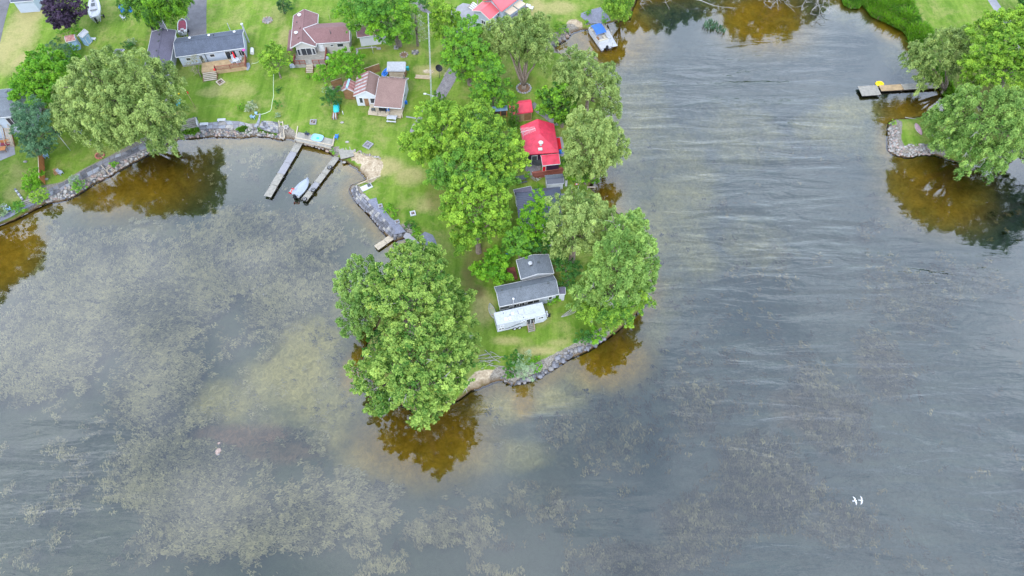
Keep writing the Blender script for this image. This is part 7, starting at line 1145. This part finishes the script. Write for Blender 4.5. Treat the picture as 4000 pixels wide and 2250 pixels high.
# kiddie pool on the shore deck
p = P(1240, 540, 1.14); rt = thing('paddling_pool', 'pale turquoise plastic paddling pool on the shore deck', 'paddling pool', p, rot_of(1157, 532, 1302, 562)); n = 20; sq = [(math.copysign(abs(math.cos(t_)) ** .55, math.cos(t_)), math.copysign(abs(math.sin(t_)) ** .55, math.sin(t_))) for t_ in [k * math.pi / 10 + .05 for k in range(20)]]
MB().prism([(x * 1.05, y * .72) for x, y in sq], 0, .1).build('water', M['pool'], rt); MB().tube([(x * 1.08, y * .75, .15) for x, y in sq + sq[:1]], .1, 6, False).build('rim', M['blue_pale'], rt, True); MB().ball((.1, -.05, .12), .3, 8, 5, (1, .8, .4)).build('float_toy', M['teal'], rt, True)
# cyan pedal boat and boards at the willow edge
rt = thing('pedal_boat', 'bright cyan pedal boat on the lawn right of the huge willow', 'pedal boat', P(691, 405), R(0)); MB().box((0, 0, .3), (1.35, 1.5, .45), taper=.9).build('hull', M['cyan'], rt); MB().box((0, 0, .56), (.35, 1.2, .1)).build('divider', M['blue_pale'], rt); [MB().box((sx * .38, -.15, .62), (.4, .45, .3)).build('seat', M['blue_pale'], rt) for sx in (-1, 1)]
rt = thing('board_stack', 'pale boards and planks beside the cyan pedal boat', 'boards', P(662, 390), R(-3))
for k in range(5): MB().box((-.6 + .28 * k, .0, .1 + .03 * k), (.24, 2.2 - .1 * k, .08)).build('board', M['wood_grey' if k < 3 else 'white_dirty'], rt)
rt = thing('inflatable_toy', 'yellow toy on the grass above the cyan pedal boat', 'toy', P(694, 369)); MB().tube([(-.4, 0, .15), (.4, .05, .15)], .14, 8).build('body', M['yellow'], rt, True)
# hose
pts = [(1069, 290), (1068, 320), (1068, 350), (1069, 375), (1063, 400), (1060, 425), (1055, 434), (1035, 443), (1015, 448), (1003, 447)]; rt = thing('garden_hose', 'pale green hose winding down the lawn from the round maple', 'hose', P(1069, 290)); MB().tube([P(u, v, LZ + .05) - rt.location for u, v in pts], .045, 6).build('tube', M['hose'], rt, True)
pts = [(982, 252), (985, 246), (990, 248), (1000, 246), (1012, 240)]; rt = thing('garden_hose', 'short curled hose beside the tan deck', 'hose', P(982, 252)); MB().tube([P(u, v, LZ + .05) - rt.location for u, v in pts], .035, 6).build('tube', M['hose'], rt, True)
# cobble block path on the left
rt = thing('log_row', 'row of grey log rounds on the left lawn below the bushes', 'logs', P(72, 760))
for k in range(7): q = P(62 + 4.6 * k, 742 + 6.5 * k) - rt.location; MB().cyl((q.x, q.y, -.05), .2, .3, 10).build('log', M['white_dirty' if k % 2 else 'slab_b'], rt)
rt = thing('driftwood_pile', 'heap of pale driftwood branches on the beach at the tip', 'driftwood', P(1925, 1405))
for k in range(16): mb = MB(); a = Vector((random.uniform(-1.6, 1.6), random.uniform(-1.2, .9), .1)); an = random.gauss(0, .35); crook(mb, a - Vector((math.cos(an), math.sin(an), 0)) * 1.0, a + Vector((math.cos(an), math.sin(an), .1)) * 1.0, .05, .025, 5); mb.build('branch', M['dead'], rt)
rt = thing('fallen_branch', 'tangle of dead branches on the lawn under the east willow', 'branch', P(2225, 1228))
for k in range(6): mb = MB(); crook(mb, (-1.2 + random.uniform(-.2, .2), -.5, .1), (1.0, .5 + random.uniform(-.5, .7), .4 + random.uniform(0, .4)), .05, .02, 5, .15); mb.build('branch', M['dead'], rt)
rt = thing('concrete_slab', 'rectangular white lattice platform beside the beach at the sea wall', 'platform', P(1432, 732), rot_of(1408, 742, 1452, 722)); MB().bx(-1.0, 1.0, -.55, .55, 0, .1).build('slab', M['white_dirty'], rt)
for k in range(5): MB().box((.3 + .12 * k, .1, .2), (.05, .7, .12)).build('slat', M['grey_dark'], rt)
rt = thing('anchor_post', 'wooden boat hoist post on the timber edging beside the platform', 'post', P(1440, 712)); MB().box((0, 0, .6), (.18, .18, 1.3)).build('post', M['wood_pale'], rt); MB().beam((-.4, -.1, .3), (.3, .1, 1.0), .1, .1).build('brace', M['wood_tan'], rt)
rt = thing('table', 'small wooden lakeside table on thin legs at the right shore above the brown reflection', 'table', P(2308, 742)); MB().box((0, 0, .8), (1.5, .25, .06)).build('table_top', M['wood_pale'], rt); [MB().box((sx * .65, 0, .38), (.07, .07, .78)).build('leg', M['wood_pale'], rt) for sx in (-1, 1)]
rt = thing('small_flag_pole', 'short pole with small red and white flag near the right shore', 'flag pole', P(2259, 738)); MB().cyl((0, 0, 0), .04, 1.6, 6).build('shaft', M['white'], rt); MB().box((-.4, 0, 1.35), (.3, .03, .4)).build('flag_white', M['white'], rt); MB().box((-.17, 0, 1.35), (.14, .035, .4)).box((-.62, 0, 1.35), (.14, .035, .4)).build('flag_band', M['red'], rt)
rt = thing('bench', 'white slatted bench at the right end of the small grey shed', 'bench', P(2211, 722), R(85)); MB().box((0, 0, .42), (1.2, .4, .05)).build('seat', M['white_dirty'], rt); [MB().box((sx * .5, sy * .15, .4), (.06, .06, .8)).build('leg', M['white_dirty'], rt) for sx in (-1, 1) for sy in (-1, 1)]
rt = thing('cushion_bench', 'red cushioned bench along the right wall of the red roofed house', 'bench', P(2183, 566), rot_of(2178, 540, 2186, 590, LZ)); MB().box((0, 0, .4), (2.6, .6, .12)).build('cushion', M['red'], rt); MB().box((0, 0, .17), (2.5, .5, .3)).build('base', M['wood_brown'], rt)
rt = thing('garden_tap', 'pale hose reel at the top of the block steps', 'hose reel', P(1003, 447)); MB().tube([(-.2, 0, .4), (.2, 0, .4)], .25, 10).build('reel', M['blue_pale'], rt); MB().box((0, 0, .15), (.4, .3, .3)).build('stand', M['white_dirty'], rt)
rt = thing('patio_furniture', 'brown table and chairs set on the concrete patio below the left stairs', 'garden furniture', P(15, 590), R(10)); MB().box((0, 0, .7), (1.4, 1.0, .06)).build('table_top', M['wood_orange'], rt); [MB().box((sx * .6, sy * .4, .34), (.07, .07, .68)).build('leg', M['wood_brown'], rt) for sx in (-1, 1) for sy in (-1, 1)]; MB().box((.3, 1.3, .45), (1.6, .7, .1)).build('bench_seat', M['maroon'], rt); MB().box((.3, 1.65, .8), (1.6, .1, .6)).build('bench_back', M['wood_orange'], rt)
rt = thing('deck_furniture', 'pale armchair on the high deck of the left lake house', 'chair', P(20, 468, LZ + 2.6), 0); MB().box((0, 0, .35), (.7, .7, .3)).build('seat', M['white'], rt); MB().box((0, .35, .7), (.7, .12, .6)).build('back', M['white'], rt)

# ------------------------------------------------------------------ gulls over the water
gull0 = None
for (u, v, rz, lb) in ((3340, 1956, R(8), 'left one of two white gulls flying low over the dark water'), (3364, 1955, R(-12), 'right one of two white gulls flying low over the dark water')):
    p = P(u, v, 12)
    if gull0: copy_thing(gull0, p, rz, lb); continue
    gull0 = thing('gull', lb, 'gull', p, rz, 'two gulls in flight'); gull0.scale = (.8, .8, .8); MB().tube([(-.26, 0, 0), (-.12, 0, .0), (.05, 0, .01), (.17, 0, .02), (.22, 0, .03), (.27, 0, .02), (.31, 0, .0)], [.015, .055, .07, .045, .045, .03, .008], 8).build('body', M['feather'], gull0, True)
    for sy in (-1, 1):
        w_ = MB(); P4 = [((.10, 0), (-.08, 0)), ((.17, .22), (-.03, .2)), ((.12, .42), (-.03, .40)), ((-.10, .66), (-.13, .63))]; vs = []
        for (a, b_) in P4: vs += [(a[0], a[1] * sy, .03 + .08 * min(a[1], .25)), (b_[0], b_[1] * sy, .02 + .08 * min(b_[1], .25))]
        vs += [(x, y, z_ - .015) for x, y, z_ in vs]; fs = []
        for i in range(3): fs += [(i * 2, i * 2 + 1, i * 2 + 3, i * 2 + 2), (8 + i * 2, 10 + i * 2, 11 + i * 2, 9 + i * 2), (i * 2, i * 2 + 2, 10 + i * 2, 8 + i * 2), (i * 2 + 1, 9 + i * 2, 11 + i * 2, i * 2 + 3)]
        w_.add(vs, fs).build('wing', M['feather'], gull0)
    MB().add([(-.22, -.03, 0), (-.22, .03, 0), (-.40, .09, 0), (-.40, -.09, 0), (-.22, -.03, .012), (-.22, .03, .012), (-.40, .09, .012), (-.40, -.09, .012)], [(4, 5, 6, 7), (3, 2, 1, 0), (0, 1, 5, 4), (1, 2, 6, 5), (2, 3, 7, 6), (3, 0, 4, 7)]).build('tail', M['feather'], gull0)
